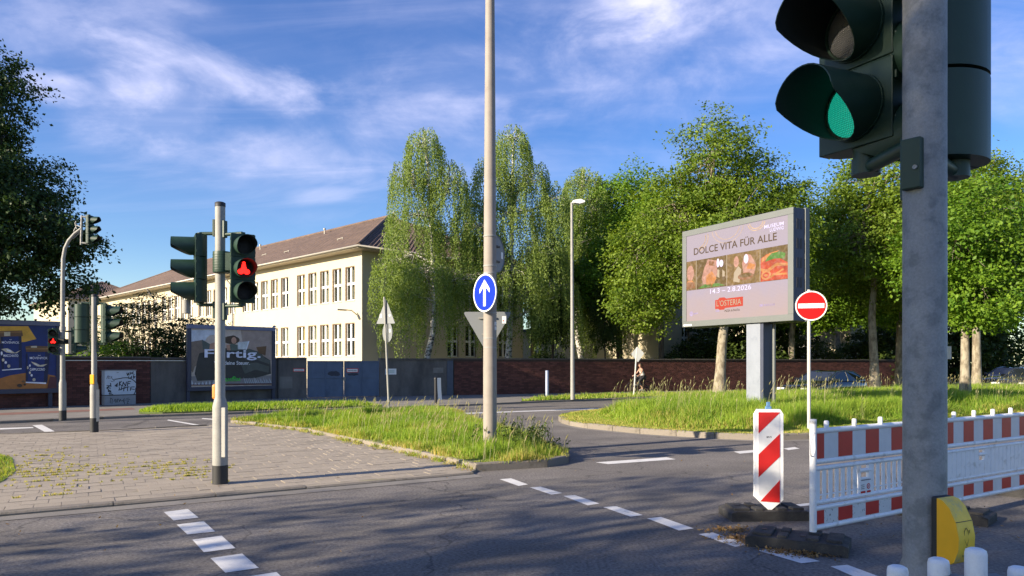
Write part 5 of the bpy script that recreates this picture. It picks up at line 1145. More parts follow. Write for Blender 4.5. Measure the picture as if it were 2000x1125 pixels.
def lens_mb(r=.105):
    b = MB(); prof = [(.001, -.022), (r * .4, -.019), (r * .75, -.011), (r, 0.0)]; n = 28
    b._add([(p[0] * math.cos(2 * math.pi * j / n), p[1], p[0] * math.sin(2 * math.pi * j / n)) for p in prof for j in range(n)], [(i * n + j, (i + 1) * n + j, (i + 1) * n + (j + 1) % n, i * n + (j + 1) % n) for i in range(3) for j in range(n)], 0, True); return b
VIS = visor_mb().mesh('visor', [M['sig_green'], M['sig_inner']]); LENS = lens_mb()
LM = {k: LENS.mesh('lens', M[k]) for k in ('lens_off', 'lens_grey', 'lens_go')}
def signal_head(parent, loc, rotz, lenses, man=None, round_back=True):
    """housing of three chambers facing local -y, origin at the bottom of the front face; lenses from top to bottom"""
    b = MB(); w = .15; n = len(lenses)
    for k in range(n):
        z0, z1 = k * MOD + .004, (k + 1) * MOD - .004
        b.box(-w, w, 0, .055, z0, z1)
        if round_back:
            pr = [(-w + .004, .055), (w - .004, .055)] + [((w - .004) * math.cos(a), .055 + .10 * math.sin(a)) for a in [R(12 + 156 * i / 10) for i in range(11)]]
            b.prism(pr, z0 + .002, z1 - .002, 0, True)
        else: b.box(-w + .006, w - .006, .055, .15, z0, z1)
        b.box(-w + .008, w - .008, .006, .05, z1, z1 + .008)
        for s in (-1, 1): b.box(s * w - .006, s * w + .006, .012, .03, z0 + .05, z0 + .08); b.box(s * w - .006, s * w + .006, .012, .03, z1 - .08, z1 - .05)
        b.ring(0, z0 + MOD / 2 - .004, .106, .122, -.012, 0.0, n=24)
    b.lathe([(.045, -.035), (.045, 0.004)], 14, c=(0, .07)); b.lathe([(.04, n * MOD), (.04, n * MOD + .03)], 14, c=(0, .07))
    hd = b.build('signal_head', M['sig_green'], parent, bevel=.003); hd.location = loc; hd.rotation_euler = (0, 0, rotz)
    for k, ln in enumerate(reversed(lenses)):
        zc = k * MOD + MOD / 2
        o = link('visor', VIS, hd); o.location = (0, -.008, zc)
        o = link('lens', LM['lens_off' if ln == 'red_man' else ln], hd); o.location = (0, -.006, zc)
        if ln == 'red_man':
            q = MB(); z = zc
            q.disc(0, z + .064, .020, -.034, -.032, 14); q.plate([(-.022, z + .05), (-.034, z - .03), (-.02, z - .035), (.02, z - .035), (.034, z - .03), (.022, z + .05)], -.0345, -.0322)
            q.disc(-.036, z - .045, .034, -.0342, -.0322, 16, sx=1.15); q.disc(.036, z - .045, .034, -.0344, -.0322, 16, sx=1.15); q.disc(0, z - .01, .036, -.0346, -.0322, 16)
            q.build('red_figure', M['red_light'], hd)
    return hd
ROADROT = math.atan2(-SUN_H.x, SUN_H.y) * 0
def face_rot(nx, ny): return math.atan2(nx, -ny)     # turn so that local -y points to (nx, ny)
FA = face_rot(-.88, -.47)      # towards the traffic coming up the near road
FP = face_rot(.52, -.85)       # across the near road
def arm(b, p0, p1, p2, r=.018): b.tube([p0, p1, p2], r, 8)
def hub(parent, x, y, rotz, z0, n, base=(0, 0), rp=.063):
    """brackets from the pole to the foot and the top of a head whose axis stands at (x, y)"""
    b = MB(); H = n * MOD; d = Vector((x - base[0], y - base[1])); dn = d.normalized()
    for z, s in ((z0 - .03, -1), (z0 + H + .02, 1)):
        b = MB()
        b.tube([(x, y, z), (base[0] + dn.x * rp * 1.25, base[1] + dn.y * rp * 1.25, z)], .024, 8)
        c = (base[0] + dn.x * (rp + .012), base[1] + dn.y * (rp + .012))
        b.T = Matrix.Translation((c[0], c[1], z + s * .07)) @ Matrix.Rotation(math.atan2(dn.y, dn.x), 4, 'Z')
        b.box(-.014, .016, -.032, .032, -.11, .11); b.T = Matrix.Identity(4); b.build('bracket', M['sig_green'], parent, bevel=.004)
    return None
def head_at(parent, x, y, z0, rotz, lenses, man=None):
    """x, y is the axis of the bracket hub (7 cm behind the face)"""
    f = Vector((math.sin(rotz), -math.cos(rotz)))
    return signal_head(parent, (x + f.x * .07, y + f.y * .07, z0), rotz, lenses, man)
def signal_pole(parent, zc, top, r0=.095, r1=.063, band=.25, m='galv', cap=True):
    b = MB(); b.lathe([(r0, band), (r0, zc - .03), (r0 * .98, zc), (r1 * 1.12, zc + .09), (r1, zc + .11), (r1, top - .05)], 28); b.build('pole', M[m], parent)
    b = MB(); b.lathe([(r0 + .002, 0), (r0 + .002, band)], 28); b.build('painted_foot', M['black'], parent)
    if cap: b = MB(); b.lathe([(r1 + .004, top - .05), (r1 + .004, top), (r1 * .7, top + .012)], 24); b.build('pole_cap', M['black'], parent)

# left signal on the middle pavement
p = ground(430, 945.5, 0.03)
ts = thing('traffic_signal', 'signal post on the paved island with a side facing head and a red pedestrian light', 'traffic light', p)
signal_pole(ts, 1.02, 3.66)
def rel(px, dy=0.0): 
    q = at(px, p.y + dy); return (q.x - p.x, q.y - p.y)
h1 = rel(391, .02); h2 = rel(473, -.12)
head_at(ts, h1[0], h1[1], 2.365, FA, ['lens_off'] * 3); hub(ts, h1[0], h1[1], FA, 2.365, 3)
head_at(ts, h2[0], h2[1], 2.345, FP, ['lens_off', 'red_man', 'lens_off']); hub(ts, h2[0], h2[1], FP, 2.345, 3)
dz = -.05; b = MB(); b.T = Matrix.Translation((0, 0, dz)); b.lathe([(.112, 2.80), (.115, 2.81), (.115, 3.06), (.112, 3.07)], 24, c=(.03, -.01))
for k in range(7): b.lathe([(.1155, 2.83 + k * .032), (.1175, 2.836 + k * .032), (.1155, 2.842 + k * .032)], 24, caps=False, c=(.03, -.01))
b.box(.1, .20, -.10, .02, 2.82, 3.05); b.build('control_box', M['sig_green'], ts, bevel=.004)
b = MB(); b.box(-.125, -.05, .02, .10, 1.10, 1.30); b.build('push_button', mat('orange_box', (.72, .24, .03), .5), ts, bevel=.03)
b = MB(); b.box(.05, .098, -.085, -.055, .36, 1.0); b.build('cover_plate', mat('cover', (.5, .48, .43), .6), ts, bevel=.004)
b = MB(); b.box(.052, .10, -.03, .03, 2.20, 2.30); b.build('strap', M['galv'], ts)
b = MB(); b.tube([(h1[0] - .17, h1[1] - .02, 2.40), (h1[0] - .17, h1[1] - .02, 2.22)], .055, 10); b.build('detector', M['galv'], ts)

# near signal at the right
PN = Vector((1.324, 2.30, 0.0))
tn = thing('traffic_signal', 'large near grey signal pole with green light and yellow request box on the right', 'traffic light', PN)
signal_pole(tn, .86, 4.1, r0=.098, r1=.0632, band=.2, m='galv_dull')
Rc = Vector((1.327 - PN.x, 2.50 - PN.y)); tdir = Vector((.48, -.877)); nd = Vector((-.877, -.48))
fc = Rc - tdir * .15                                # centre of the front face
rN = face_rot(nd.x, nd.y)
signal_head(tn, (fc.x, fc.y, 2.39), rN, ['lens_off', 'lens_grey', 'lens_go'])
hx, hy = fc.x - nd.x * .07, fc.y - nd.y * .07
b = MB(); b.tube([(hx, hy, 2.36), (hx, hy, 2.30)], .05, 16); dd = Vector((-hx, -hy)); L_ = dd.length; dn = dd.normalized()
b.tube([(hx, hy, 2.325), (-dn.x * .07, -dn.y * .07, 2.325)], .026, 10)
b.T = Matrix.Translation((-dn.x * .068, -dn.y * .068, 0)) @ Matrix.Rotation(math.atan2(dn.y, dn.x), 4, 'Z'); b.box(-.016, .012, -.034, .034, 2.14, 2.35); b.T = Matrix.Identity(4); b.build('bracket', M['sig_green'], tn, bevel=.004); b = MB()
b.T = Matrix.Translation((-.060, -.036, 0)) @ Matrix.Rotation(R(-52), 4, 'Z'); b.box(-.03, .03, -.014, .016, 2.15, 2.31); b.T = Matrix.Identity(4); b.build('bracket', M['sig_green'], tn, bevel=.004); b = MB()
b.tube([(hx, hy, 2.39 + 3 * MOD + .02), (0, 0, 2.39 + 3 * MOD + .02)], .026, 8); b.build('bracket', M['sig_green'], tn, bevel=.004)
b = MB(); b.T = Matrix.Translation((-.060, -.036, 2.215)) @ Matrix.Rotation(R(-52), 4, 'Z') @ Matrix.Translation((.015, -.014, 0)) @ Matrix.Rotation(R(90), 4, 'X'); b.lathe([(.007, 0), (.007, .006)], 10); b.build('bolt', M['galv'], tn)
# second head, seen from behind
bk = Vector((.40, -.92)); q = at(1853, 2.42); bx, by = q.x - PN.x + .02, q.y - PN.y
r2 = face_rot(-bk.x, -bk.y)
signal_head(tn, (bx - bk.x * .07, by - bk.y * .07, 2.275), r2, ['lens_off', 'lens_off', 'lens_off'])
b = MB(); b.tube([(bx, by, 2.27), (bx, by, 2.225)], .045, 14); b.tube([(bx, by, 2.245), (.05, .02, 2.255)], .024, 10); b.build('bracket', M['sig_green'], tn, bevel=.004); b = MB(); b.tube([(bx, by, 2.275 + 3 * MOD + .02), (0, 0, 2.275 + 3 * MOD + .02)], .024, 8); b.build('bracket', M['sig_green'], tn)
# request box
dbx = Vector((.45, -.89)).normalized(); rb = math.atan2(dbx.y, dbx.x)
bx_ = thing('request_box', '', '', (0, 0, 0)); del bx_['label']; del bx_['category']; bx_.parent = tn; bx_.location = (.008, -.066, 0.99); bx_.scale = (.80, .78, .97); bx_.rotation_euler = (0, 0, rb)
b = MB(); b.box(-.004, .022, -.048, .048, 0.0, .205); b.build('back_plate', M['black'], bx_, bevel=.006)
b = MB(); prof = [(.022, .003), (.062, -.002), (.088, .012), (.104, .05), (.106, .09), (.095, .135), (.070, .178), (.045, .198), (.022, .203)]
n = len(prof); yy = .052
vs = [(x, -yy, z) for x, z in prof] + [(x, yy, z) for x, z in prof]
b._add(vs, [tuple(range(n)), tuple(reversed(range(n, 2 * n)))], 0); b._add(vs, [(n + i, n + i + 1, i + 1, i) for i in range(n - 1)], 1, True); b._add(vs, [(n - 1, 0, n, 2 * n - 1)], 1)
b.build('box_body', [M['yellow'], M['yellow_worn']], bx_, bevel=.004)
b = MB(); b.box(.094, .0965, -.052, .052, .136, .1375); b.build('seam', M['print_dark'], bx_)
b = MB()
def on_front(pts, w):
    for (u0, v0), (u1, v1) in zip(pts[:-1], pts[1:]):
        b.tube([(.1055 - abs(v0 - .075) * .07, u0, v0), (.1055 - abs(v1 - .075) * .07, u1, v1)], w, 4)
on_front([(.0, .118), (-.012, .108), (-.014, .082), (.002, .062), (.012, .082), (.012, .108), (0, .118)], .0010); on_front([(-.006, .06), (.008, .052)], .001); on_front([(.02, .10), (.022, .11)], .001)
b.build('hand_symbol', M['print_dark'], bx_)
b = MB()
for key, zz, w_ in (('bitte', .040, .018), ('beruehren', .028, .040)):
    v, fs = _txt[key]; mn, mx_ = v.min(0), v.max(0); b._add([(.1062 - (.05 - zz) * .30, (c[0] - mn[0]) / (mx_[0] - mn[0]) * w_ - w_ / 2, zz + (c[1] - mn[1]) / (mx_[1] - mn[1]) * .008) for c in v], fs)
b.build('lettering', M['print_dark'], bx_)
b = MB(); b.T = Matrix.Translation((.102, 0, .022)) @ Matrix.Rotation(R(90), 4, 'Y'); b.lathe([(.006, 0), (.005, .006), (.002, .009)], 10); b.build('knob', M['galv'], bx_)

# signals on the far left
p = ground(184, 844.5, .03)
t3 = thing('traffic_signal', 'grey signal post with yellow button and two heads at the far pavement edge', 'traffic light', p)
signal_pole(t3, 1.05, 3.14, r0=.086, r1=.057, band=.33, cap=True)
q = at(160, p.y - .05); h_ = (q.x - p.x, q.y - p.y); f_ = face_rot(-.45, .89); head_at(t3, h_[0], h_[1], 2.04, f_, ['lens_off'] * 3); hub(t3, h_[0], h_[1], f_, 2.04, 3)
q = at(206, p.y + .05); h_ = (q.x - p.x, q.y - p.y); f_ = face_rot(.96, .10); head_at(t3, h_[0], h_[1], 2.04, f_, ['lens_off'] * 3); hub(t3, h_[0], h_[1], f_, 2.04, 3)
b = MB(); b.box(-.045, .045, -.095, -.06, 1.10, 1.32); b.build('push_button', M['yellow'], t3, bevel=.01)
b = MB(); b.box(.06, .093, -.045, .045, .25, .98); b.build('cover_plate', mat('cover', (.5, .48, .43), .6), t3, bevel=.004)
p = ground(122.5, 821, .06)
t4 = thing('traffic_signal', 'signal mast with curved overhanging arm and a red pedestrian light before the blue poster', 'traffic light', p)
xx = lambda px: at(px, p.y).x - p.x
zz_ = lambda py: zat(py, p.y) - .06
b = MB(); b.lathe([(.088, .25), (.088, 1.0), (.066, 1.1)], 24); b.tube([(0, 0, 1.05), (0, 0, zz_(642)), (0, 0, zz_(560)), (xx(123.5), 0, zz_(505)), (xx(127), 0, zz_(485)), (xx(134), 0, zz_(470)), (xx(146), 0, zz_(456)), (xx(158), 0, zz_(447))], [.064, .060, .054, .050, .047, .044, .040, .036], 16)
b.lathe([(.075, zz_(645)), (.075, zz_(638))], 18); b.build('mast', M['galv'], t4)
b = MB(); b.lathe([(.091, 0), (.091, .27)], 24); b.build('painted_foot', M['black'], t4)
b = MB(); b.tube([(xx(160), 0, zz_(421)), (xx(158.5), 0, zz_(478))], .030, 10); b.tube([(xx(150), 0, zz_(447)), (xx(147), 0, zz_(436)), (xx(149), 0, zz_(432))], .02, 6); b.tube([(xx(144), 0, zz_(452)), (xx(150), 0, zz_(440)), (xx(159), 0, zz_(444))], .018, 6)
b.tube([(xx(160), 0, zz_(423)), (xx(174), 0, zz_(425))], .025, 8); b.tube([(xx(159), 0, zz_(474)), (xx(174), 0, zz_(476))], .025, 8); b.tube([(xx(142), .02, zz_(466)), (xx(157), .02, zz_(452))], .016, 6); b.build('bracket', M['galv_dull'], t4)
f_ = face_rot(.97, -.05); hd = signal_head(t4, (xx(178), 0, zz_(476)), f_, ['lens_off'] * 3); hd.scale = (.80, .80, .87)
f_ = face_rot(.45, -.89); hd = signal_head(t4, (xx(108.5), -.10, zz_(690)), f_, ['lens_off', 'red_man', 'lens_off']); hd.scale = (.80, .8, .75)
b = MB(); b.box(xx(118), xx(129), -.1, .1, zz_(672), zz_(662)); b.build('control_box', M['sig_inner'], t4)
f_ = face_rot(.9, .43); hd = signal_head(t4, (xx(141), .2, zz_(690)), f_, ['lens_off'] * 3); hd.scale = (.85, .85, .80)
b = MB(); b.tube([(0, 0, zz_(647)), (xx(141), .2, zz_(647))], .022, 8); b.build('bracket', M['sig_green'], t4); b = MB(); b.tube([(0, 0, zz_(692)), (xx(141), .2, zz_(692))], .022, 8); b.tube([(0, 0, zz_(692)), (xx(108), -.06, zz_(692))], .022, 8); b.build('bracket', M['sig_green'], t4)

# ------------------------------------------------------------------ lamp post with signs, other posts and signs
LP = Vector((at(957, 12.6).x, 12.6, .10))
lamp = thing('lamp_post', 'tall brown grey lamp post rising from the grass island out of the picture', 'lamp post', LP)
b = MB(); b.lathe([(.120, 0), (.119, 1.4), (.113, 3.0), (.100, 5.2), (.080, 8.0), (.07, 9.6)], 32); b.build('pole', M['pole'], lamp)
b = MB(); b.tube([(0, 0, 9.6), (0, -.2, 9.9), (0, -.8, 10.0)], [.06, .05, .045], 10); b.box(-.14, .14, -1.5, -.8, 9.95, 10.07); b.build('lamp_head', M['galv'], lamp)
zl = lambda py: zat(py, 12.6) - .10
b = MB()
for py in (462, 520, 534, 612, 661, 679): b.lathe([(.1165, zl(py) - .012), (.1185, zl(py) - .010), (.1185, zl(py) + .010), (.1165, zl(py) + .012)], 32)
b.build('steel_band', M['galv'], lamp)
b = MB(); b.lathe([(.1158, zl(668)), (.1158, zl(665))], 24)
for z0, z1, a0 in ((zl(636), zl(629), 20), (zl(645), zl(638), 22)):
    for k in range(3):
        a, c = R(-68 + k * 12 + a0), R(-68 + (k + 1) * 12 + a0); r_ = .1205; b._add([(r_ * math.cos(a), r_ * math.sin(a), z0), (r_ * math.cos(c), r_ * math.sin(c), z0), (r_ * math.cos(c), r_ * math.sin(c), z1), (r_ * math.cos(a), r_ * math.sin(a), z1)], [(0, 1, 2, 3)])
b.build('number_sticker', M['sticker'], lamp)
def arrow(cz, r):
    w = .11 * r; return [[(-w, cz - r * .72), (w, cz - r * .72), (w, cz + r * .40), (-w, cz + r * .40)],
            [(0, cz + r * .72), (-r * .45, cz + r * .22), (-r * .45, cz - r * .02), (0, cz + r * .42), (r * .45, cz - r * .02), (r * .45, cz + r * .22)]]
rS = .325; fS = face_rot(-.78, -.63)
cS = at(947, 12.34); sg = thing('traffic_sign', 'round blue sign with white arrow pointing up on the lamp post', 'road sign', (cS.x, cS.y, zat(572, 12.34)), fS)
b = MB(); b.disc(0, 0, rS, -.004, .004, 40); b.ring(0, 0, rS - .006, rS + .004, -.008, .012, n=40); b.build('plate', M['sign_white'], sg)
b = MB(); b.disc(0, 0, rS * .935, -.0065, -.003, 40); b.build('blue_field', M['sign_blue'], sg)
b = MB()
for a in arrow(0, rS * .98): b.plate(a, -.009, -.006)
b.build('arrow', M['sign_white'], sg)
b = MB(); b.box(-.12, .12, .006, .03, -.20, -.17); b.box(-.12, .12, .006, .03, .17, .20); b.build('clamp', M['galv'], sg)
# yield sign seen from behind
cY = at(952, 12.9); zY = zat(609, 12.9); zb2 = zat(727, 12.9)
def rounded(tri, r=.04, n=5):
    out = []
    for i in range(len(tri)):
        p0, p1, p2 = Vector(tri[i - 1]), Vector(tri[i]), Vector(tri[(i + 1) % len(tri)]); a = p1 + (p0 - p1).normalized() * r * 1.6; c = p1 + (p2 - p1).normalized() * r * 1.6
        for k in range(n + 1): t = k / n; out.append(tuple(a * (1 - t) ** 2 + p1 * 2 * t * (1 - t) + c * t * t))
    return out
ys = thing('traffic_sign', 'grey back of a downward pointing triangular sign on the lamp post', 'road sign', (cY.x, cY.y, zY), R(0))
hw = .44; hh = hw * 1.72
b = MB(); b.plate(rounded([(-hw, 0), (0, -hh), (hw, 0)]), -.002, .003); b.build('plate', M['sign_back'], ys)
b = MB(); b.box(-.16, .16, -.03, -.002, -.13, -.10); b.box(-.1, .1, -.03, -.002, -.42, -.39); b.build('clamp', M['galv'], ys)
b = MB(); b.box(.265, .335, -.0045, -.002, -.21, -.08); b.build('sticker', M['sign_white'], ys); b = MB(); b.box(.28, .30, -.006, -.0045, -.17, -.15); b.build('sticker_print', M['sign_red'], ys)
b = MB(); b.plate(rounded([(-hw * .96, -.02), (0, -hh * .96), (hw * .96, -.02)]), .003, .005); b.build('front', M['sign_red'], ys)
q = at(966, 12.85); us = thing('traffic_sign', 'grey back of a round sign seen nearly edge on above the blue arrow sign', 'road sign', (q.x + .03, 12.86, zat(496, 12.86)), face_rot(-.90, .42))
b = MB(); b.disc(0, 0, .325, -.004, .004, 36); b.ring(0, 0, .318, .330, -.008, .012, n=36); b.build('plate', M['sign_back'], us)
b = MB(); b.disc(0, 0, .30, -.008, -.005, 32); b.build('front', M['sign_blue'], us)
b = MB(); b.box(-.10, .10, .004, .03, .12, .15); b.box(-.1, .1, .004, .03, -.15, -.12); b.build('clamp', M['black'], us)
b = MB(); b.box(-.26, -.19, .004, .007, -.06, .06); b.build('sticker', M['sign_white'], us)

# no entry sign
p = at(1580, 16.3, .10)
ne = thing('no_entry_sign', 'round red no entry sign with white bar on a pale post in the grass', 'road sign', p)
zc = zat(597, 16.2) - .10
b = MB(); b.tube([(0, 0, 0), (0, 0, zat(566, 16.3) - .1)], .038, 14); b.build('pole', mat('pale_post', (.52, .50, .45), .6, .1, var=.08), ne)
rr_ = .335
sp = thing('sign_plate', '', '', (0, 0, 0)); del sp['label']; del sp['category']; sp.parent = ne; sp.location = (.02, -.07, zc); sp.rotation_euler = (0, 0, face_rot(-.28, -.96))
b = MB(); b.disc(0, 0, rr_, -.004, .004, 40); b.ring(0, 0, rr_ - .008, rr_ + .003, -.008, .012, n=40); b.build('plate', M['sign_white'], sp)
b = MB(); b.disc(0, 0, rr_ * .925, -.0065, -.003, 40); b.build('red_field', M['sign_red'], sp)
b = MB(); b.box(-rr_ * .82, rr_ * .82, -.009, -.006, -rr_ * .155, rr_ * .155); b.build('white_bar', M['sign_white'], sp)
b = MB(); b.box(-.1, .1, .004, .035, .14, .17); b.box(-.1, .1, .004, .035, -.17, -.14); b.build('clamp', M['galv'], sp)

# two grey sign backs on a leaning post in the grass island
p = at(760, 21.7, .10); ds = thing('sign_post', 'leaning grey post with the backs of a triangular and a round sign in the grass', 'road sign', p)
ux = lambda px: at(px, p.y).x - p.x
b = MB(); b.tube([(0, 0, 0), (ux(750.5), 0, zat(580, p.y) - .1)], .032, 12); b.build('pole', M['galv'], ds)
b = MB(); b.box(-.12, .12, -.12, .12, -.02, .14); b.build('foot', M['rubber'], ds, bevel=.02)
fz = face_rot(.45, .89)
sh = MB(); zt_, zb_ = zat(583, p.y) - .1, zat(632, p.y) - .1; w_ = .53
o = MB(); o.plate(rounded([(-w_ * .86, 0), (w_ * .86, 0), (0, zt_ - zb_)], .03), -.002, .003); tp = o.build('triangular_plate', M['sign_back'], ds); tp.location = (ux(752.5), .06, zb_); tp.rotation_euler = (0, R(1.5), R(-42))
o = MB(); o.disc(0, 0, .31, -.002, .003, 32); tp2 = o.build('round_plate', M['sign_back'], ds); tp2.location = (ux(756), .06, zat(649, p.y) - .1); tp2.rotation_euler = (0, R(1.5), R(-52))
o = MB(); o.box(-.28, -.20, -.006, -.003, .18, .30); o.box(.16, .22, -.006, -.003, .22, .28); o.build('sticker', M['sign_white'], tp)
o = MB(); o.box(.12, .20, -.006, -.003, .0, .1); o.build('sticker', M['sign_white'], tp2)
# far priority sign
p = at(1238, 34.5, .08); ps = thing('sign_post', 'slightly leaning white post with a small diamond sign seen from behind near the cyclist', 'road sign', p)
ux = lambda px: at(px, p.y).x - p.x
b = MB(); b.tube([(0, 0, 0), (ux(1244), 0, zat(678, p.y) - .1)], .038, 10); b.build('pole', mat('pale_post', (.52, .50, .47), .6, .1, var=.08), ps)
o = MB(); o.plate(rounded([(-.36, 0), (0, -.42), (.36, 0), (0, .36)], .04), -.002, .004); q = o.build('diamond_plate', M['sign_back'], ps); q.location = (ux(1245), -.05, zat(690, p.y) - .1); q.rotation_euler = (0, R(-2), R(-40))
p = at(1849, 43, .05); pr_ = thing('sign_post', 'thin post with a square grey sign before the dark wall right of the signal pole', 'road sign', p)
b = MB(); b.tube([(0, 0, 0), (0, 0, zat(678, p.y))], .03, 8); b.build('pole', M['galv'], pr_)
b = MB(); b.box(-.22, .26, -.035, -.03, zat(703, p.y), zat(678, p.y)); b.box(-.22, .26, -.037, -.035, zat(700, p.y), zat(697, p.y)); b.build('plate', M['sign_white'], pr_, bevel=.001)
# bollard posts and street lamp by the wall
p = ground(1068.5, 777, .08); po = thing('steel_post', 'short bluish steel post standing in the verge before the brick wall', 'bollard', p)
b = MB(); b.lathe([(.075, 0), (.075, zat(724, p.y) - .08), (.06, zat(724, p.y) - .07)], 20); b.build('pole', mat('blue_steel', (.30, .34, .44), .5, .3, var=.08), po)
p = at(851, 27.6, .1); wb = thing('marker_post', 'black post with a curved white plate at the edge of the grass island', 'marker post', p)
ux = lambda px: at(px, p.y).x - p.x
b = MB(); b.tube([(0, 0, -.05), (0, 0, zat(739, p.y) - .1)], .055, 12); b.lathe([(.07, zat(741, p.y) - .1), (.07, zat(738, p.y) - .1), (.03, zat(737, p.y) - .1)], 14); b.build('pole', M['black'], wb)
b = MB(); n = 7
for k in range(n):
    a0, a1 = k / n, (k + 1) / n; x0 = .06 + .045 * a0 ** 2; x1 = .06 + .045 * a1 ** 2; zA, zB = zat(738, p.y) - .1, zat(781, p.y) - .1
    b._add([(x0, -.03, zA + (zB - zA) * a0), (x0 + .13, .10, zA + (zB - zA) * a0), (x1 + .13, .10, zA + (zB - zA) * a1), (x1, -.03, zA + (zB - zA) * a1), (x0, -.02, zA + (zB - zA) * a0), (x0 + .13, .11, zA + (zB - zA) * a0), (x1 + .13, .11, zA + (zB - zA) * a1), (x1, -.02, zA + (zB - zA) * a1)], [(0, 1, 2, 3), (7, 6, 5, 4), (0, 3, 7, 4), (1, 5, 6, 2), (0, 4, 5, 1), (3, 2, 6, 7)])
b.build('plate', M['sign_white'], wb)
p = ground(1118.5, 780.5, .08); sl = thing('street_lamp', 'slender grey street lamp with a flat curved head in the verge before the wall', 'street lamp', p)
ux = lambda px: at(px, p.y).x - p.x; zp = lambda py: zat(py, p.y) - .08
b = MB(); b.tube([(0, 0, 0), (ux(1117.8), 0, zp(620)), (ux(1116.8), 0, zp(396))], [.095, .075, .055], 14); b.build('pole', M['galv'], sl)
b = MB(); b.tube([(ux(1116.8), 0, zp(398)), (ux(1121), 0, zp(392.5)), (ux(1127), 0, zp(392))], .045, 8); b.plate([(ux(1121), zp(397)), (ux(1132), zp(399)), (ux(1141.5), zp(396)), (ux(1142), zp(393.5)), (ux(1134), zp(390)), (ux(1122), zp(391.5))], -.16, .16); b.build('lamp_head', M['sign_white'], sl, bevel=.02)

# ------------------------------------------------------------------ digital board
DF = Frame((5.2, 21.8), (2.0, -3.5)); DW = 4.03
db = at_frame('digital_board', 'large digital advertising board on a grey post in the tall grass', 'billboard', DF, 0, 0, .10)
z0, z1 = 2.70 - .1, 5.60 - .1
fw = .17
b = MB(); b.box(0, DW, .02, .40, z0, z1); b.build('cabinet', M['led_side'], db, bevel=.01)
b = MB(); b.box(0, DW, -.03, .02, z0, z0 + fw); b.box(0, DW, -.03, .02, z1 - fw, z1); b.box(0, fw, -.03, .02, z0 + fw, z1 - fw); b.box(DW - fw, DW, -.03, .02, z0 + fw, z1 - fw); b.build('frame', M['led_grey'], db, bevel=.006)
b = MB(); b.box(-.02, DW + .02, .42, .58, z0 - .02, z1 + .02); b.build('rear_cabinet', M['led_grey'], db, bevel=.01)
b = MB()
for k in range(5): 
    for j in range(2): b.box(DW - .004, DW + .006, .10 + j * .13, .18 + j * .13, z1 - .55 - k * .5, z1 - .28 - k * .5)
b.build('vents', M['print_dark'], db)
b = MB(); b.box(2.42, 2.90, .05, .32, -.12, z0); b.build('post', M['led_post'], db, bevel=.015)
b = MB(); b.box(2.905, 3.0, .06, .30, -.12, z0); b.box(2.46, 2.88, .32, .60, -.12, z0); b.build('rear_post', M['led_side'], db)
b = MB(); b.tube([(3.02, .45, -.1), (3.02, .45, z0)], .045, 10); b.build('cable_tube', M['led_grey'], db)
# the lit screen: a slow colour wash, print shapes and letters that all glow
def led(name, col, e=.30, d=.16):
    m = mat('led_' + name, tuple(c * d for c in col), .5, var=0.1, scale=3, spec=.2, emit=col, estr=e)
    if name in ('lav', 'cream', 'logo', 'text', 'dark'): return m
    nt = m.node_tree; N = nt.nodes; L = nt.links; b = N['Principled BSDF']; tc = N.new('ShaderNodeTexCoord')
    nz = N.new('ShaderNodeTexNoise'); nz.inputs['Scale'].default_value = 5.5; nz.inputs['Detail'].default_value = 7; nz.inputs['Distortion'].default_value = 1.2; L.new(tc.outputs['Object'], nz.inputs[0])
    rp = N.new('ShaderNodeMapRange'); rp.inputs['From Min'].default_value = .3; rp.inputs['From Max'].default_value = .7; rp.inputs['To Min'].default_value = .55 * e; rp.inputs['To Max'].default_value = 1.6 * e; L.new(nz.outputs['Fac'], rp.inputs['Value']); L.new(rp.outputs[0], b.inputs['Emission Strength'])
    mx = N.new('ShaderNodeMixRGB'); mx.inputs[1].default_value = (*col, 1); mx.inputs[2].default_value = (.62, .45, .38, 1); n2 = N.new('ShaderNodeTexNoise'); n2.inputs['Scale'].default_value = 9; n2.inputs['Detail'].default_value = 5; L.new(tc.outputs['Object'], n2.inputs[0])
    r2 = N.new('ShaderNodeMapRange'); r2.inputs['From Min'].default_value = .45; r2.inputs['From Max'].default_value = .75; r2.inputs['To Max'].default_value = .6; L.new(n2.outputs['Fac'], r2.inputs['Value']); L.new(r2.outputs[0], mx.inputs[0]); L.new(mx.outputs[0], b.inputs['Emission Color'])
    return m
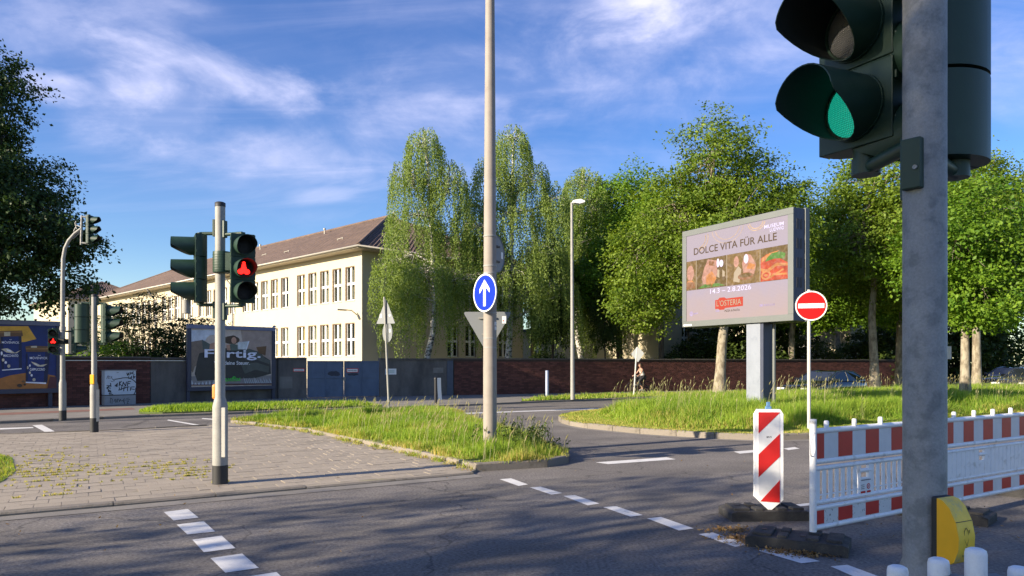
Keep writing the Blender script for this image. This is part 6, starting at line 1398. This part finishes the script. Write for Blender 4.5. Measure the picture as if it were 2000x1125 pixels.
def wash():
    m = bpy.data.materials.new('led_wash'); m.use_nodes = True; nt = m.node_tree; N = nt.nodes; L = nt.links; b = N['Principled BSDF']; b.inputs['Roughness'].default_value = .6; b.inputs['Specular IOR Level'].default_value = .2
    tc = N.new('ShaderNodeTexCoord'); sp = N.new('ShaderNodeSeparateXYZ'); L.new(tc.outputs['Generated'], sp.inputs[0])
    rp = N.new('ShaderNodeValToRGB'); el = rp.color_ramp.elements; el[0].position = 0.0; el[0].color = (.68, .46, .42, 1); el[1].position = .42; el[1].color = (.50, .44, .66, 1); e2 = el.new(.2); e2.color = (.62, .46, .52, 1); e3 = el.new(1.0); e3.color = (.54, .45, .58, 1)
    nz = N.new('ShaderNodeTexNoise'); nz.inputs['Scale'].default_value = 2.2; nz.inputs['Detail'].default_value = 3; L.new(tc.outputs['Object'], nz.inputs[0])
    ad = N.new('ShaderNodeMath'); ad.operation = 'MULTIPLY_ADD'; L.new(nz.outputs['Fac'], ad.inputs[0]); ad.inputs[1].default_value = .35; L.new(sp.outputs[2], ad.inputs[2])
    sb = N.new('ShaderNodeMath'); sb.operation = 'SUBTRACT'; L.new(ad.outputs[0], sb.inputs[0]); sb.inputs[1].default_value = .17; L.new(sb.outputs[0], rp.inputs[0])
    wv = N.new('ShaderNodeTexWave'); wv.bands_direction = 'Z'; wv.inputs['Scale'].default_value = 9.0; wv.inputs['Distortion'].default_value = 2.4; wv.inputs['Detail'].default_value = 1; L.new(tc.outputs['Object'], wv.inputs[0])
    mr = N.new('ShaderNodeMapRange'); mr.inputs['To Min'].default_value = .90; mr.inputs['To Max'].default_value = 1.06; L.new(wv.outputs['Fac'], mr.inputs['Value'])
    vm = N.new('ShaderNodeVectorMath'); vm.operation = 'SCALE'; L.new(rp.outputs[0], vm.inputs[0]); L.new(mr.outputs[0], vm.inputs['Scale'])
    L.new(vm.outputs[0], b.inputs['Emission Color']); b.inputs['Emission Strength'].default_value = .24
    b.inputs['Base Color'].default_value = (.10, .09, .10, 1); return m
sx0, sx1, sz0, sz1 = fw, DW - fw, z0 + fw, z1 - fw
b = MB(); b.box(sx0, sx1, -.012, .02, sz0, sz1); scr = b.build('screen', wash(), db)
S = lambda u, v: (sx0 + (sx1 - sx0) * u, sz0 + (sz1 - sz0) * v)
LK = dict(olive=(.20, .13, .045), olive2=(.27, .17, .06), brown=(.33, .15, .06), red=(.62, .10, .045), orange=(.72, .30, .10), green=(.12, .28, .05), skin=(.62, .33, .25), lav=(1.0, .92, 1.25), cream=(.62, .50, .36), gold=(.78, .55, .34), logo=(.70, .085, .05), text=(.16, .10, .045), faint=(.50, .40, .62), dark=(.12, .10, .06))
LKK = list(LK); LMM = [led(k, v) for k, v in LK.items()]; LI = {k: i for i, k in enumerate(LKK)}
layers = {}
def lp_(col, pts, k=0):
    if col not in ('gold', 'faint'):
        q = MB(); q.poly([(S(u, v)[0], -.0135 - .0011 * k, S(u, v)[1]) for u, v in pts], LI[col]); q.build('print', LMM, scr); return
    layers.setdefault(col, MB()).poly([(S(u, v)[0], -.0135 - .0011 * k, S(u, v)[1]) for u, v in pts], LI[col])
def le(col, u, v, ru, rv, k=0, n=16): lp_(col, [(u + ru * math.cos(6.2832 * i / n), v + rv * math.sin(6.2832 * i / n)) for i in range(n)], k)
lp_('olive', [(0, .36), (1, .355), (1, .705), (0, .70)])
for u0, u1, c in ((0, .105, 'olive2'), (.115, .43, 'olive'), (.44, .75, 'olive2'), (.76, 1, 'olive')): lp_(c, [(u0, .36), (u1, .36), (u1, .70), (u0, .70)], 1)
for u in (.11, .435, .755): lp_('cream', [(u - .003, .36), (u + .003, .36), (u + .003, .70), (u - .003, .70)], 2)
le('skin', .045, .56, .04, .09, 3); le('orange', .04, .43, .045, .05, 3); lp_('brown', [(0, .38), (.1, .38), (.09, .45), (0, .46)], 4)
lp_('skin', [(.20, .38), (.30, .38), (.34, .52), (.33, .66), (.24, .69), (.20, .60), (.17, .48)], 3); lp_('brown', [(.25, .62), (.31, .60), (.30, .655), (.25, .665)], 4); lp_('orange', [(.22, .40), (.28, .37), (.33, .46), (.28, .55), (.22, .50)], 4)
le('lav', .38, .62, .02, .04, 4); le('lav', .345, .63, .014, .05, 4); lp_('cream', [(.335, .48), (.36, .46), (.36, .55), (.34, .56)], 4); lp_('cream', [(.39, .47), (.415, .47), (.415, .52), (.39, .55)], 4); lp_('green', [(.13, .37), (.42, .37), (.35, .405), (.2, .41)], 4)
le('skin', .53, .61, .025, .06, 3); lp_('cream', [(.50, .40), (.56, .38), (.58, .52), (.55, .56), (.51, .50)], 3); lp_('skin', [(.60, .47), (.70, .45), (.72, .55), (.67, .66), (.62, .68), (.585, .58)], 3); le('lav', .625, .625, .022, .05, 4); le('brown', .62, .44, .075, .04, 5); le('olive', .62, .45, .06, .022, 6); lp_('orange', [(.63, .52), (.70, .50), (.71, .55), (.65, .58)], 4)
lp_('red', [(.76, .36), (1, .36), (1, .52), (.90, .60), (.82, .64), (.76, .60)], 3); lp_('orange', [(.76, .47), (.82, .44), (.90, .50), (1, .49), (1, .515), (.90, .535), (.82, .48), (.76, .50)], 4); lp_('orange', [(.77, .56), (.84, .60), (.93, .66), (.84, .645), (.77, .60)], 4); lp_('green', [(.80, .56), (.88, .58), (.97, .57), (.98, .62), (.93, .645), (.86, .64), (.82, .60)], 5); le('orange', .81, .42, .045, .05, 5); le('red', .81, .42, .03, .03, 6); le('orange', .81, .42, .016, .014, 7)
lp_('orange', [(.86, .41), (.99, .40), (.99, .42), (.87, .43)], 5); lp_('orange', [(.84, .38), (.97, .455), (.96, .47), (.83, .395)], 6)
for cu, cv, rr0 in ((.44, 1.02, .16), (.12, .94, .12), (.72, 1.0, .08)):
    for rq in (rr0, rr0 * .78):
        for i in range(34):
            a = math.pi + math.pi * 1.0 * i / 33 if cu > .3 else -.4 + 1.6 * i / 33 - math.pi / 2 * .6
            u, v = cu + rq * math.cos(a), cv + rq * 1.15 * math.sin(a)
            if .005 < u < .995 and .005 < v < .99: le('gold', u, v, .0042, .006, 1, 6)
for i in range(26):
    for j in range(3):
        u, v = .62 + .015 * i, .90 + .03 * j + .01 * math.sin(i)
        if u < .99: le('faint', u, v, .003, .006, 1, 5)
lp_('logo', [(.315, .115), (.595, .125), (.595, .225), (.43, .222), (.41, .238), (.36, .238), (.345, .218), (.315, .216)], 1); lp_('logo', [(.345, .12), (.36, .102), (.405, .102), (.42, .12)], 1)
le('faint', .055, .085, .022, .03, 1, 8); lp_('faint', [(.08, .075), (.13, .078), (.13, .095), (.08, .09)], 1); lp_('faint', [(.32, .085), (.36, .085), (.36, .10), (.32, .10)], 1); lp_('faint', [(.75, .10), (.78, .10), (.78, .125), (.75, .125)], 1)
for k in range(6): lp_('faint', [(.79 + k * .017, .10), (.80 + k * .017, .10), (.80 + k * .017, .122), (.79 + k * .017, .122)], 1)
for col, b in layers.items(): b.build('dotted_print', LMM, scr, kind='stuff')
def ltxt(key, u0, u1, v0, v1, col, k=8):
    b = MB(); xa, za = S(u0, v0); xb, zb2_ = S(u1, v1); put_text(b, key, xa, xb, za, zb2_, -.0135 - .0011 * k, 0); b.build('lettering', LMM[LI[col]], scr)
ltxt('dolce', .085, .905, .765, .862, 'text'); ltxt('museum', .795, .965, .905, .942, 'lav'); ltxt('ludwig', .845, .965, .862, .896, 'lav'); ltxt('date', .265, .675, .292, .345, 'lav'); ltxt('lost', .332, .58, .143, .207, 'cream', 9); ltxt('pizza', .415, .565, .075, .098, 'dark')
b = MB(); b.box(.06, .40, -.034, -.030, z0 + .03, z0 + .08); b.build('maker_plate', M['sign_white'], db)

# ------------------------------------------------------------------ road works: footplates, beacon, barriers
def foot_plate(label, loc, rotz, group=None):
    t = thing('foot_plate', label, 'foot plate', loc, rotz, group)
    b = MB(); L, W, H = .82, .40, .125
    pr = [(-L / 2, .0), (L / 2, 0), (L / 2, H * .65), (L / 2 - .05, H * .8), (-L / 2 + .05, H * .8), (-L / 2, H * .65)]
    n = len(pr); vs = [(x, -W / 2, z) for x, z in pr] + [(x, W / 2, z) for x, z in pr]
    b._add(vs, [tuple(range(n)), tuple(reversed(range(n, 2 * n)))]); b._add(vs, [(n + i, n + (i + 1) % n, (i + 1) % n, i) for i in range(n)])
    b.build('base', M['rubber'], t, bevel=.012)
    b = MB()
    for x0, x1, y0, y1 in ((-.36, -.20, -.15, .15), (-.15, -.07, -.17, -.03), (-.15, -.07, .03, .17), (.08, .18, -.17, -.04), (.08, .18, .04, .17), (.24, .36, -.15, .15)): b = MB(); b.box(x0, x1, y0, y1, H * .8 - .004, H); b.build('lug', M['rubber'], t, bevel=.006)
    b = MB(); b.box(-.30, -.26, -.025, .025, H - .002, H + .006); b.box(.02, .06, -.03, .03, H * .8 - .002, H * .8 + .006); b.build('socket', M['black'], t)
    return t
GFP = 'black recycled footplates of the road works'
rd = math.atan2(E.y, E.x)
Bk = Vector((2.64, 7.38)); foot_plate('black rubber footplate under the red and white beacon', (Bk.x - .02, Bk.y + .08, 0), rd - R(28), GFP)
P0 = Vector((2.615, 6.27)); P1 = P0 + Vector((.846, .533)) * 2.16
foot_plate('black rubber footplate under the left end of the first barrier', (P0.x - .12, P0.y - .02, .001), math.atan2(-.62, .9) + R(6), GFP)
foot_plate('black rubber footplate where the two barriers meet behind the signal pole', (P1.x + .05, P1.y, 0), rd - R(75), GFP)
foot_plate('black rubber footplate under the far right end of the second barrier', (P1.x + .846 * 2.2, P1.y + .533 * 2.2, 0), rd - R(75), GFP)
# beacon
bc = thing('traffic_beacon', 'red and white striped beacon board standing on a black footplate', 'beacon', (Bk.x, Bk.y, .10), face_rot(-.05, -1.0))
w_, h_ = .145, 1.03
out = [(-w_, .13), (-.01, .0), (.03, .0), (w_, .10), (w_, h_ - .05), (w_ - .03, h_), (-w_ + .03, h_), (-w_, h_ - .05)]
b = MB(); b.plate(out, -.02, .03); b.build('board', M['white_plastic'], bc, bevel=.008)
b = MB(); b.plate([(-.108, .15), (-.02, .075), (.0, .075), (.108, .075), (.108, h_ - .03), (-.108, h_ - .03)], -.0235, -.0195); b.build('reflector', M['reflect_white'], bc)
b = MB()
def band(zl0, zl1, zr0, zr1): b.plate([(-.108, zl0), (.108, zr0), (.108, zr1), (-.108, zl1)], -.026, -.0225)
band(.765, h_ - .03, .9995, h_ - .03) if False else b.plate([(-.108, .78), (.108, h_ - .035), (.108, h_ - .03), (-.108, h_ - .03)], -.026, -.0225)
b.plate([(-.108, .33), (.108, .545), (.108, .78), (-.108, .565)], -.026, -.0225)
b.plate([(-.09, .085), (.108, .075), (.108, .305)], -.026, -.0225)
b.build('red_stripe', M['reflect_red'], bc)
b = MB(); b.box(-.03, .03, -.006, .018, h_ - .004, h_ + .03); b.box(-.018, .018, -.006, .018, h_ + .03, h_ + .075); b.build('lug', mat('blue_plastic', (.12, .25, .45), .5), bc, bevel=.005)
b = MB(); b.box(-.03, .03, -.01, .02, -.06, .02); b.build('spigot', M['black'], bc)
b = MB(); put_text(b, 'mvs', -.025, .025, .735, .755, -.0245); b.build('lettering', M['ink'], bc)
# barrier
def barrier(label, p0, dirv, L, closed, sticker, group='white barrier panels with red stripes', half=0.10):
    fr = Frame(p0, dirv); t = at_frame('barrier', label, 'barrier', fr, 0, 0, .10, group)
    W = M['white_plastic']
    b = MB(); b.lathe([(.030, 0), (.030, 1.0)], 14, c=(.03, 0)); b.lathe([(.026, 1.0), (.030, 1.012), (.030, .97)], 14, c=(.03, 0)); b.build('post', W, t)
    b = MB(); b.lathe([(.028, .02), (.028, .95)], 14, c=(L - .03, 0)); b.build('post', W, t)
    def rail(z, r, name='rail'): q = MB(); q.tube([(.05, 0, z), (L - .04, 0, z)], r, 10); q.build(name, W, t)
    rail(.905, .026); rail(.635, .024); rail(.575, .022); rail(.275, .020); rail(.225, .022); rail(.055, .024)
    for za, zb, m0 in ((.655, .885, 'reflect_white'), (.075, .208, 'speckled' if not closed else 'reflect_white')):
        q = MB(); q.box(.06, L - .05, -.010, .012, za, zb); q.build('stripe_board', M[m0], t)
    x = .07; k = 0
    while x < L - .06:
        w = half if k == 0 else .212
        x2 = min(x + w, L - .06)
        if k % 2 == 0:
            for za, zb in ((.662, .882), (.085, .204)):
                q = MB(); q.box(x, x2, -.0125, -.0095, za, zb); q.build('red_stripe', M['reflect_red'], t)
        x = x2; k += 1
    n = int((L - .12) / .092); hx = set((int(n * .34), int(n * .34) + 1)) if L > 1.5 else set()
    for i in range(n):
        xa = .068 + i * .092
        if i in hx: continue
        q = MB(); q.box(xa, xa + (.054 if not closed else .086), -.007 if not closed else -.016, .007 if not closed else .014, .275, .575); q.build('slat', W, t, bevel=.006)
        if closed: q = MB(); q.box(xa + .086, xa + .092, -.006, .004, .28, .57); q.build('slat_web', W, t)
    if hx:
        i0 = min(hx); xa = .062 + i0 * .092; xb = xa + .19
        q = MB(); q.box(xa, xa + .018, -.016, .014, .28, .57); q.box(xb - .05, xb, -.016, .014, .28, .57); q.tube([(xa, 0, .505), (xb, 0, .505)], .02, 10); q.box(xa + .018, xb - .05, -.012, .012, .29, .44); q.build('hand_grip', W, t, bevel=.004)
        if sticker:
            q = MB(); q.box(xa + .005, xb - .01, -.0145, -.012, .295, .43); q.build('sticker', M['sign_white'], t)
            q = MB(); q.ring(xb - .055, .355, .018, .026, -.0165, -.0145, n=18); q.box(xa + .01, xa + .085, -.0165, -.0145, .296, .314); q.box(xb - .08, xb - .02, -.0165, -.0145, .296, .314); q.ribbon([(xb - .062, .348), (xb - .05, .362)], .01, -.0166); q.build('sticker_print', M['sign_red'], t)
            q = MB(); q.box(xa + .02, xb - .02, -.0165, -.0145, .412, .420)
            for kk in range(3): q.box(xa + .015, xa + .07, -.0165, -.0145, .335 + kk * .017, .340 + kk * .017)
            q.build('sticker_lines', M['frame_dark'], t)
        q = MB(); q.box(.07, L - .06, -.004, .004, .332, .342); q.build('brace', W, t)
    x = .22
    while x < L - .1:
        q = MB(); q.lathe([(.021, .92), (.021, .985), (.014, .992)], 12, c=(x, 0)); q.build('peg', W, t); x += .42
    return t, fr
b1_, f1_ = barrier('nearest barrier panel with open slats left of the big signal pole', (P0.x, P0.y), (.846, .533), 2.16, False, True)
b = MB(); b.tube([(.0, -.03, .90), (-.05, -.05, .86), (-.085, -.05, .78), (-.07, -.05, .70), (-.02, -.04, .69), (.01, -.035, .75), (.01, -.03, .86)], .006, 6); b.build('loop_handle', M['white_plastic'], b1_)
barrier('second barrier panel with closed slats right of the big signal pole', (P1.x + .03, P1.y + .02), (.846, .533), 2.20, True, False, half=.12)
for k, (x_, y_, z_, lb) in enumerate(((at(1753, 1.70).x, 1.70, zat(1105, 1.70), 'white barrier stored at the lower right, leftmost of the pegs below the signal pole'), (at(1833, 1.69).x, 1.69, zat(1090, 1.69), 'white barrier stored at the lower right, its peg under the yellow request box'),
                                      (at(1906, 1.66).x, 1.66, zat(1071, 1.66), 'white barrier stored at the lower right with the tallest peg and a grey clip'), (at(1990, 1.70).x, 1.70, zat(1107, 1.70), 'white barrier stored at the right edge, last of the stack'))):
    fr = Frame((x_, y_), (0.03, -1.0)); t = at_frame('barrier', lb, 'barrier', fr, 0, 0, 0.0, 'barrier panels stored beside the signal pole')
    b = MB(); r_ = .0235
    b.lathe([(r_, z_ - .25), (r_ * .98, z_ - .012), (r_ * .9, z_ - .004), (r_ * .6, z_)], 18, c=(0.0, 0)); b.build('peg', M['white_plastic'], t)
    for zz in (z_ - .26, z_ - .52, z_ - .86): q = MB(); q.tube([(-.03, 0, zz), (1.5, 0, zz)], .024, 8); q.build('rail', M['white_plastic'], t)
    q = MB(); q.box(0, 1.5, -.01, .012, z_ - .50, z_ - .28); q.build('stripe_board', M['reflect_white'], t)
    for i in range(3): q = MB(); q.box(.1 + .42 * i, .31 + .42 * i, -.0125, -.0095, z_ - .49, z_ - .29); q.build('red_stripe', M['reflect_red'], t)
    for i in range(14): q = MB(); q.box(.03 + i * .1, .09 + i * .1, -.015, .015, z_ - .84, z_ - .54); q.build('slat', M['white_plastic'], t)
    for i in range(3): q = MB(); q.lathe([(.021, z_ - .24), (.021, z_ - .17), (.012, z_ - .165)], 12, c=(.42 + i * .42, 0)); q.build('peg', M['white_plastic'], t)
    for xx_ in (.06, 1.4): q = MB(); q.box(xx_ - .03, xx_ + .03, -.03, .03, 0, z_ - .86); q.build('post', M['white_plastic'], t)
    if k == 2:
        q = MB(); q.box(-.035, .06, -.075, -.022, z_ - .088, z_ - .066); q.box(-.035, .06, .022, .075, z_ - .088, z_ - .066); q.box(-.05, .07, -.022, .022, z_ - .094, z_ - .075); q.build('clip', M['grey_clip'], t, bevel=.008)
# ------------------------------------------------------------------ cars, cyclist
def car_paint(name, col): return mat(name, col, 0.22, 0.3, var=0.03, coat=1.0)
M['tyre'] = mat('tyre', (.018, .018, .018), .85); M['rim'] = mat('rim', (.42, .42, .44), .35, .7); M['car_glass'] = mat('car_glass', (.015, .02, .025), .05, spec=.8, var=0)
M['headlight'] = mat('headlight', (.6, .62, .64), .15, var=.05); M['taillight'] = mat('taillight', (.35, .01, .01), .2, var=0)
def car(label, loc, rotz, paint, group='cars parked along the wall', Hs=1.0):
    """front points to local -x"""
    t = thing('parked_car', label, 'car', loc, rotz, group); L = 4.35
    st = [  # x, half width, z of sill, shoulder, roof (None = no cabin)
        (-2.17, .62, .38, .56, .60), (-2.05, .78, .24, .68, .72), (-1.6, .86, .20, .82, .90), (-1.0, .89, .20, .90, .99), (-.62, .90, .20, .93, 1.06), (.0, .90, .20, .95, 1.10), (.7, .90, .20, .96, 1.11), (1.35, .89, .20, .97, 1.09), (1.85, .85, .24, .97, 1.04), (2.1, .78, .30, .88, .96), (2.18, .66, .40, .74, .78)]
    V = []; n = 10
    for x, w, z0, zs, zr in st:
        V += [(x, -w * .86, z0), (x, -w * .97, z0 + (zs - z0) * .35), (x, -w, z0 + (zs - z0) * .72), (x, -w * .95, zs), (x, -w * .80, zr * .985), (x, w * .80, zr * .985), (x, w * .95, zs), (x, w, z0 + (zs - z0) * .72), (x, w * .97, z0 + (zs - z0) * .35), (x, w * .86, z0)]
    b = MB(); k = len(st)
    b._add(V, [(i * n + j, i * n + (j + 1) % n, (i + 1) * n + (j + 1) % n, (i + 1) * n + j) for i in range(k - 1) for j in range(n)], 0, True); b._add(V, [tuple(reversed(range(n))), tuple(range((k - 1) * n, k * n))])
    body = b.build('body', paint, t)
    cab = [(-.80, .80, 1.0), (-.05, .66, 1.40), (.55, .67, 1.45), (1.2, .65, 1.40), (1.95, .68, 1.05)]
    b = MB(); V = []
    for x, w, z in cab: V += [(x, -w - (.0 if z > 1.1 else .04), z), (x, w + (.0 if z > 1.1 else .04), z)]
    base = [(-.80, .83, .96), (-.05, .86, .98), (.55, .87, .99), (1.2, .86, .99), (1.95, .74, .97)]
    b.poly([V[2], V[4], V[5], V[3]]); b.poly([V[4], V[6], V[7], V[5]])
    rf = b.build('roof', paint, body)
    g_ = MB(); g_.poly([V[0], V[2], V[3], V[1]]); g_.build('windscreen', M['car_glass'], t)
    g_ = MB(); g_.poly([V[6], V[8], V[9], V[7]]); g_.build('rear_window', M['car_glass'], t)
    for s in (-1, 1):
        bs = [(x, s * w, z) for x, w, z in base]; tp = [V[2 * i + (0 if s < 0 else 1)] for i in range(5)]
        for i0, i1, x_ in ((0, 2, None), (2, 4, None)):
            q = MB(); q.poly([bs[i0]] + [bs[i] for i in range(i0 + 1, i1 + 1)] + [tp[i] for i in range(i1, i0 - 1, -1)]); q.build('side_window', M['car_glass'], t)
        q = MB(); q.tube([tp[1], (.55, s * .885, .99)] if False else [tp[2], bs[2]], .03, 6); q.tube([tp[0], tp[1], tp[2], tp[3], tp[4]], .028, 6); q.build('pillar', paint, t)
        q = MB(); q.box(-.62, -.42, s * .90 + (-.02 if s > 0 else -.18), s * .90 + (.18 if s > 0 else .02), .98, 1.12); q.build('mirror', paint, t, bevel=.03)
        q = MB(); q.box(-2.12, -1.86, min(s * .42, s * .80), max(s * .42, s * .80), .60, .72); q.build('headlight', M['headlight'], t, bevel=.03)
        q = MB(); q.box(1.98, 2.16, min(s * .45, s * .79), max(s * .45, s * .79), .72, .88); q.build('tail_light', M['taillight'], t, bevel=.02)
        for x in (-1.38, 1.32):
            w = MB(); w.T = Matrix.Translation((x, s * .80, .32)) @ Matrix.Rotation(R(90), 4, 'X'); w.lathe([(.20, -.10), (.30, -.10), (.32, -.06), (.32, .06), (.30, .10), (.20, .10)], 24); wh = w.build('wheel', M['tyre'], t)
            w = MB(); w.T = Matrix.Translation((x, s * .80, .32)) @ Matrix.Rotation(R(90), 4, 'X'); w.lathe([(.205, -.102), (.205, .102)], 20); w.build('rim', M['rim'], wh)
    q = MB(); q.box(-2.20, -2.165, -.26, .26, .36, .47); q.build('number_plate', M['sign_white'], t)
    q = MB(); q.box(2.165, 2.20, -.26, .26, .50, .61); q.build('number_plate', M['sign_white'], t)
    q = MB(); q.box(-2.185, -2.1, -.45, .45, .48, .58); q.build('grille', M['black'], t)
    return t
car('black parked car with pale headlights behind the tall grass and the no entry sign', (13.9, 32.0, -.16), R(30.5), car_paint('paint_black', (.012, .014, .02)))
car('dark blue parked car at the right edge behind the tall grass', (at(1972, 41).x, 41, -.05), R(28), car_paint('paint_blue', (.02, .03, .06)))
car('grey parked car cut by the right edge of the picture', (at(2012, 36.5).x, 36.5, -.05), R(30), car_paint('paint_grey', (.06, .065, .07)))

# cyclist: bicycle heading left along the wall
CYC = Vector((at(1250, 36.4).x, 36.4, .08)); fr = Frame((CYC.x, CYC.y), (.93, .37))
bi = thing('bicycle', 'dark bicycle ridden past the brick wall beside the leaning sign post', 'bicycle', CYC, fr.rot); bi.scale = (.87,) * 3
def wheel(x):
    b = MB(); n = 28; b.tube([(x + .345 * math.cos(6.2832 * i / n), 0, .345 + .345 * math.sin(6.2832 * i / n)) for i in range(n + 1)], .018, 6, caps=False); w = b.build('wheel', M['tyre'], bi)
    s = MB()
    for i in range(14): a = 6.2832 * i / 14; s.tube([(x, 0, .345), (x + .33 * math.cos(a), 0, .345 + .33 * math.sin(a))], .0022, 3, caps=False)
    s.build('spokes', M['galv'], w, kind='stuff')
wheel(-.53); wheel(.53)
b = MB(); A = (-.36, 0, .92); Bq = (-.40, 0, .80); BB = (.06, 0, .32); ST = (.20, 0, .86); RW = (.53, 0, .345); FWh = (-.53, 0, .345)
for p, q in ((A, Bq), (Bq, BB), (Bq, (.17, 0, .76)), (BB, ST), (BB, RW), ((.17, 0, .76), RW), (Bq, FWh)): b.tube([p, q], .017, 7)
b.build('bike_frame', M['black'], bi)
b = MB(); b.tube([(-.36, 0, .92), (-.34, 0, 1.02), (-.36, -.14, 1.04), (-.28, -.28, 1.02)], .013, 6); b.tube([(-.34, 0, 1.02), (-.36, .14, 1.04), (-.28, .28, 1.02)], .013, 6); b.build('handlebar', M['galv'], bi)
b = MB(); b.plate([(.08, .90), (.28, .88), (.34, .90), (.30, .94), (.10, .93)], -.09, .09); b.build('saddle', M['black'], bi, bevel=.02)
b = MB(); b.tube([(.06, -.09, .32), (.14, -.10, .18)], .012, 6); b.box(.08, .20, -.18, -.08, .165, .19); b.tube([(.06, .09, .32), (-.02, .10, .46)], .012, 6); b.box(-.08, .04, .08, .18, .445, .47); b.build('pedals', M['galv'], bi)
def skin_body(name, chain_pts, edges, radii, m, parent, root=0):
    me = bpy.data.meshes.new(name); me.from_pydata(chain_pts, edges, []); me.materials.append(m); o = link(name, me, parent)
    md = o.modifiers.new('skin', 'SKIN'); md.use_smooth_shade = True; sv = me.skin_vertices.new(name='') if not me.skin_vertices else me.skin_vertices[0]
    for i, r in enumerate(radii): sv.data[i].radius = (r, r) if not isinstance(r, tuple) else r; sv.data[i].use_root = (i == root)
    s = o.modifiers.new('sub', 'SUBSURF'); s.levels = 1; s.render_levels = 2; return o
pr = thing('person', 'person in a light sleeveless top and dark trousers riding a bicycle past the brick wall', 'person', CYC, fr.rot); pr.scale = (.87,) * 3
skinm = mat('skin', (.42, .24, .17), .6, var=.05); top_m = mat('light_top', (.55, .52, .50), .85, var=.08); trs = mat('dark_trousers', (.02, .02, .026), .85); hairm = mat('brown_hair', (.045, .026, .018), .7)
pts = [(.20, 0, .97), (.16, 0, 1.12), (.10, 0, 1.28), (.06, 0, 1.41), (.03, 0, 1.49), (.0, 0, 1.56), (-.02, 0, 1.66), (-.01, 0, 1.72),      # 0 pelvis .. 3 chest, 4 neck, 5 jaw, 6 head, 7 crown
       (.06, -.17, 1.39), (-.06, -.24, 1.20), (-.24, -.27, 1.06), (-.31, -.28, 1.035),     # right arm
       (.06, .17, 1.39), (-.06, .24, 1.20), (-.24, .27, 1.06), (-.31, .28, 1.035),
       (.17, -.10, .93), (-.16, -.11, .72), (.10, -.12, .30), (.02, -.13, .215),     # leg with the foot low
       (.17, .10, .93), (-.26, .12, .86), (-.06, .13, .58), (-.13, .13, .50)]
ed = [(0, 1), (1, 2), (2, 3), (3, 4), (4, 5), (5, 6), (6, 7), (3, 8), (8, 9), (9, 10), (10, 11), (3, 12), (12, 13), (13, 14), (14, 15), (0, 16), (16, 17), (17, 18), (18, 19), (0, 20), (20, 21), (21, 22), (22, 23)]
rad = [.135, .105, .12, .11, .05, .062, .09, .055, .052, .038, .028, .03, .052, .038, .028, .03, .095, .068, .042, .035, .095, .068, .042, .035]
skin_body('body', pts, ed, rad, skinm, pr)
tp_ = [(.20, 0, 1.00), (.16, 0, 1.12), (.10, 0, 1.27), (.07, 0, 1.38)]; skin_body('sleeveless_top', tp_, [(0, 1), (1, 2), (2, 3)], [(.16, .145), (.125, .12), (.135, .13), (.12, .115)], top_m, pr)
tr_ = [(.20, 0, .97), (.17, -.10, .93), (-.16, -.11, .72), (.06, -.12, .42), (.17, .10, .93), (-.26, .12, .86), (-.10, .13, .64)]
skin_body('trousers', tr_, [(0, 1), (1, 2), (2, 3), (0, 4), (4, 5), (5, 6)], [.152, .115, .088, .068, .115, .088, .068], trs, pr)
b = MB(); b.lathe([(.02, 1.60), (.09, 1.62), (.102, 1.68), (.085, 1.745), (.03, 1.77)], 14, c=(.022, 0)); b.tube([(.10, 0, 1.70), (.14, 0, 1.66), (.13, 0, 1.56)], [.04, .035, .015], 8); b.build('hair', hairm, pr)
b = MB(); b.plate([(-.10, 1.645), (-.125, 1.628), (-.10, 1.622)], -.012, .012); b.build('nose', skinm, pr)
for s in (-1, 1): b = MB(); b.tube([(.0, s * .088, 1.64), (.0, s * .098, 1.67)], .016, 6); b.build('ear', skinm, pr)
for s in (-1, 1):
    b = MB()
    for k in range(4): b.tube([(-.30 - .0, s * (.255 + .018 * k), 1.045), (-.335, s * (.255 + .018 * k), 1.03), (-.325, s * (.255 + .018 * k), 1.0)], .009, 5)
    b.tube([(-.29, s * .25, 1.04), (-.305, s * .235, 1.01)], .010, 5); b.build('fingers', skinm, pr)
    f = (.02, -.13, .20) if s < 0 else (-.13, .13, .487); b = MB(); b.plate([(f[0] + .10, f[2] + .03), (f[0] + .06, f[2] + .075), (f[0] - .02, f[2] + .06), (f[0] - .15, f[2] + .005), (f[0] - .15, f[2] - .02), (f[0] + .10, f[2] - .02)], f[1] - .04, f[1] + .04); b.build('shoe', mat('light_shoe', (.42, .40, .38), .7), pr, bevel=.015)
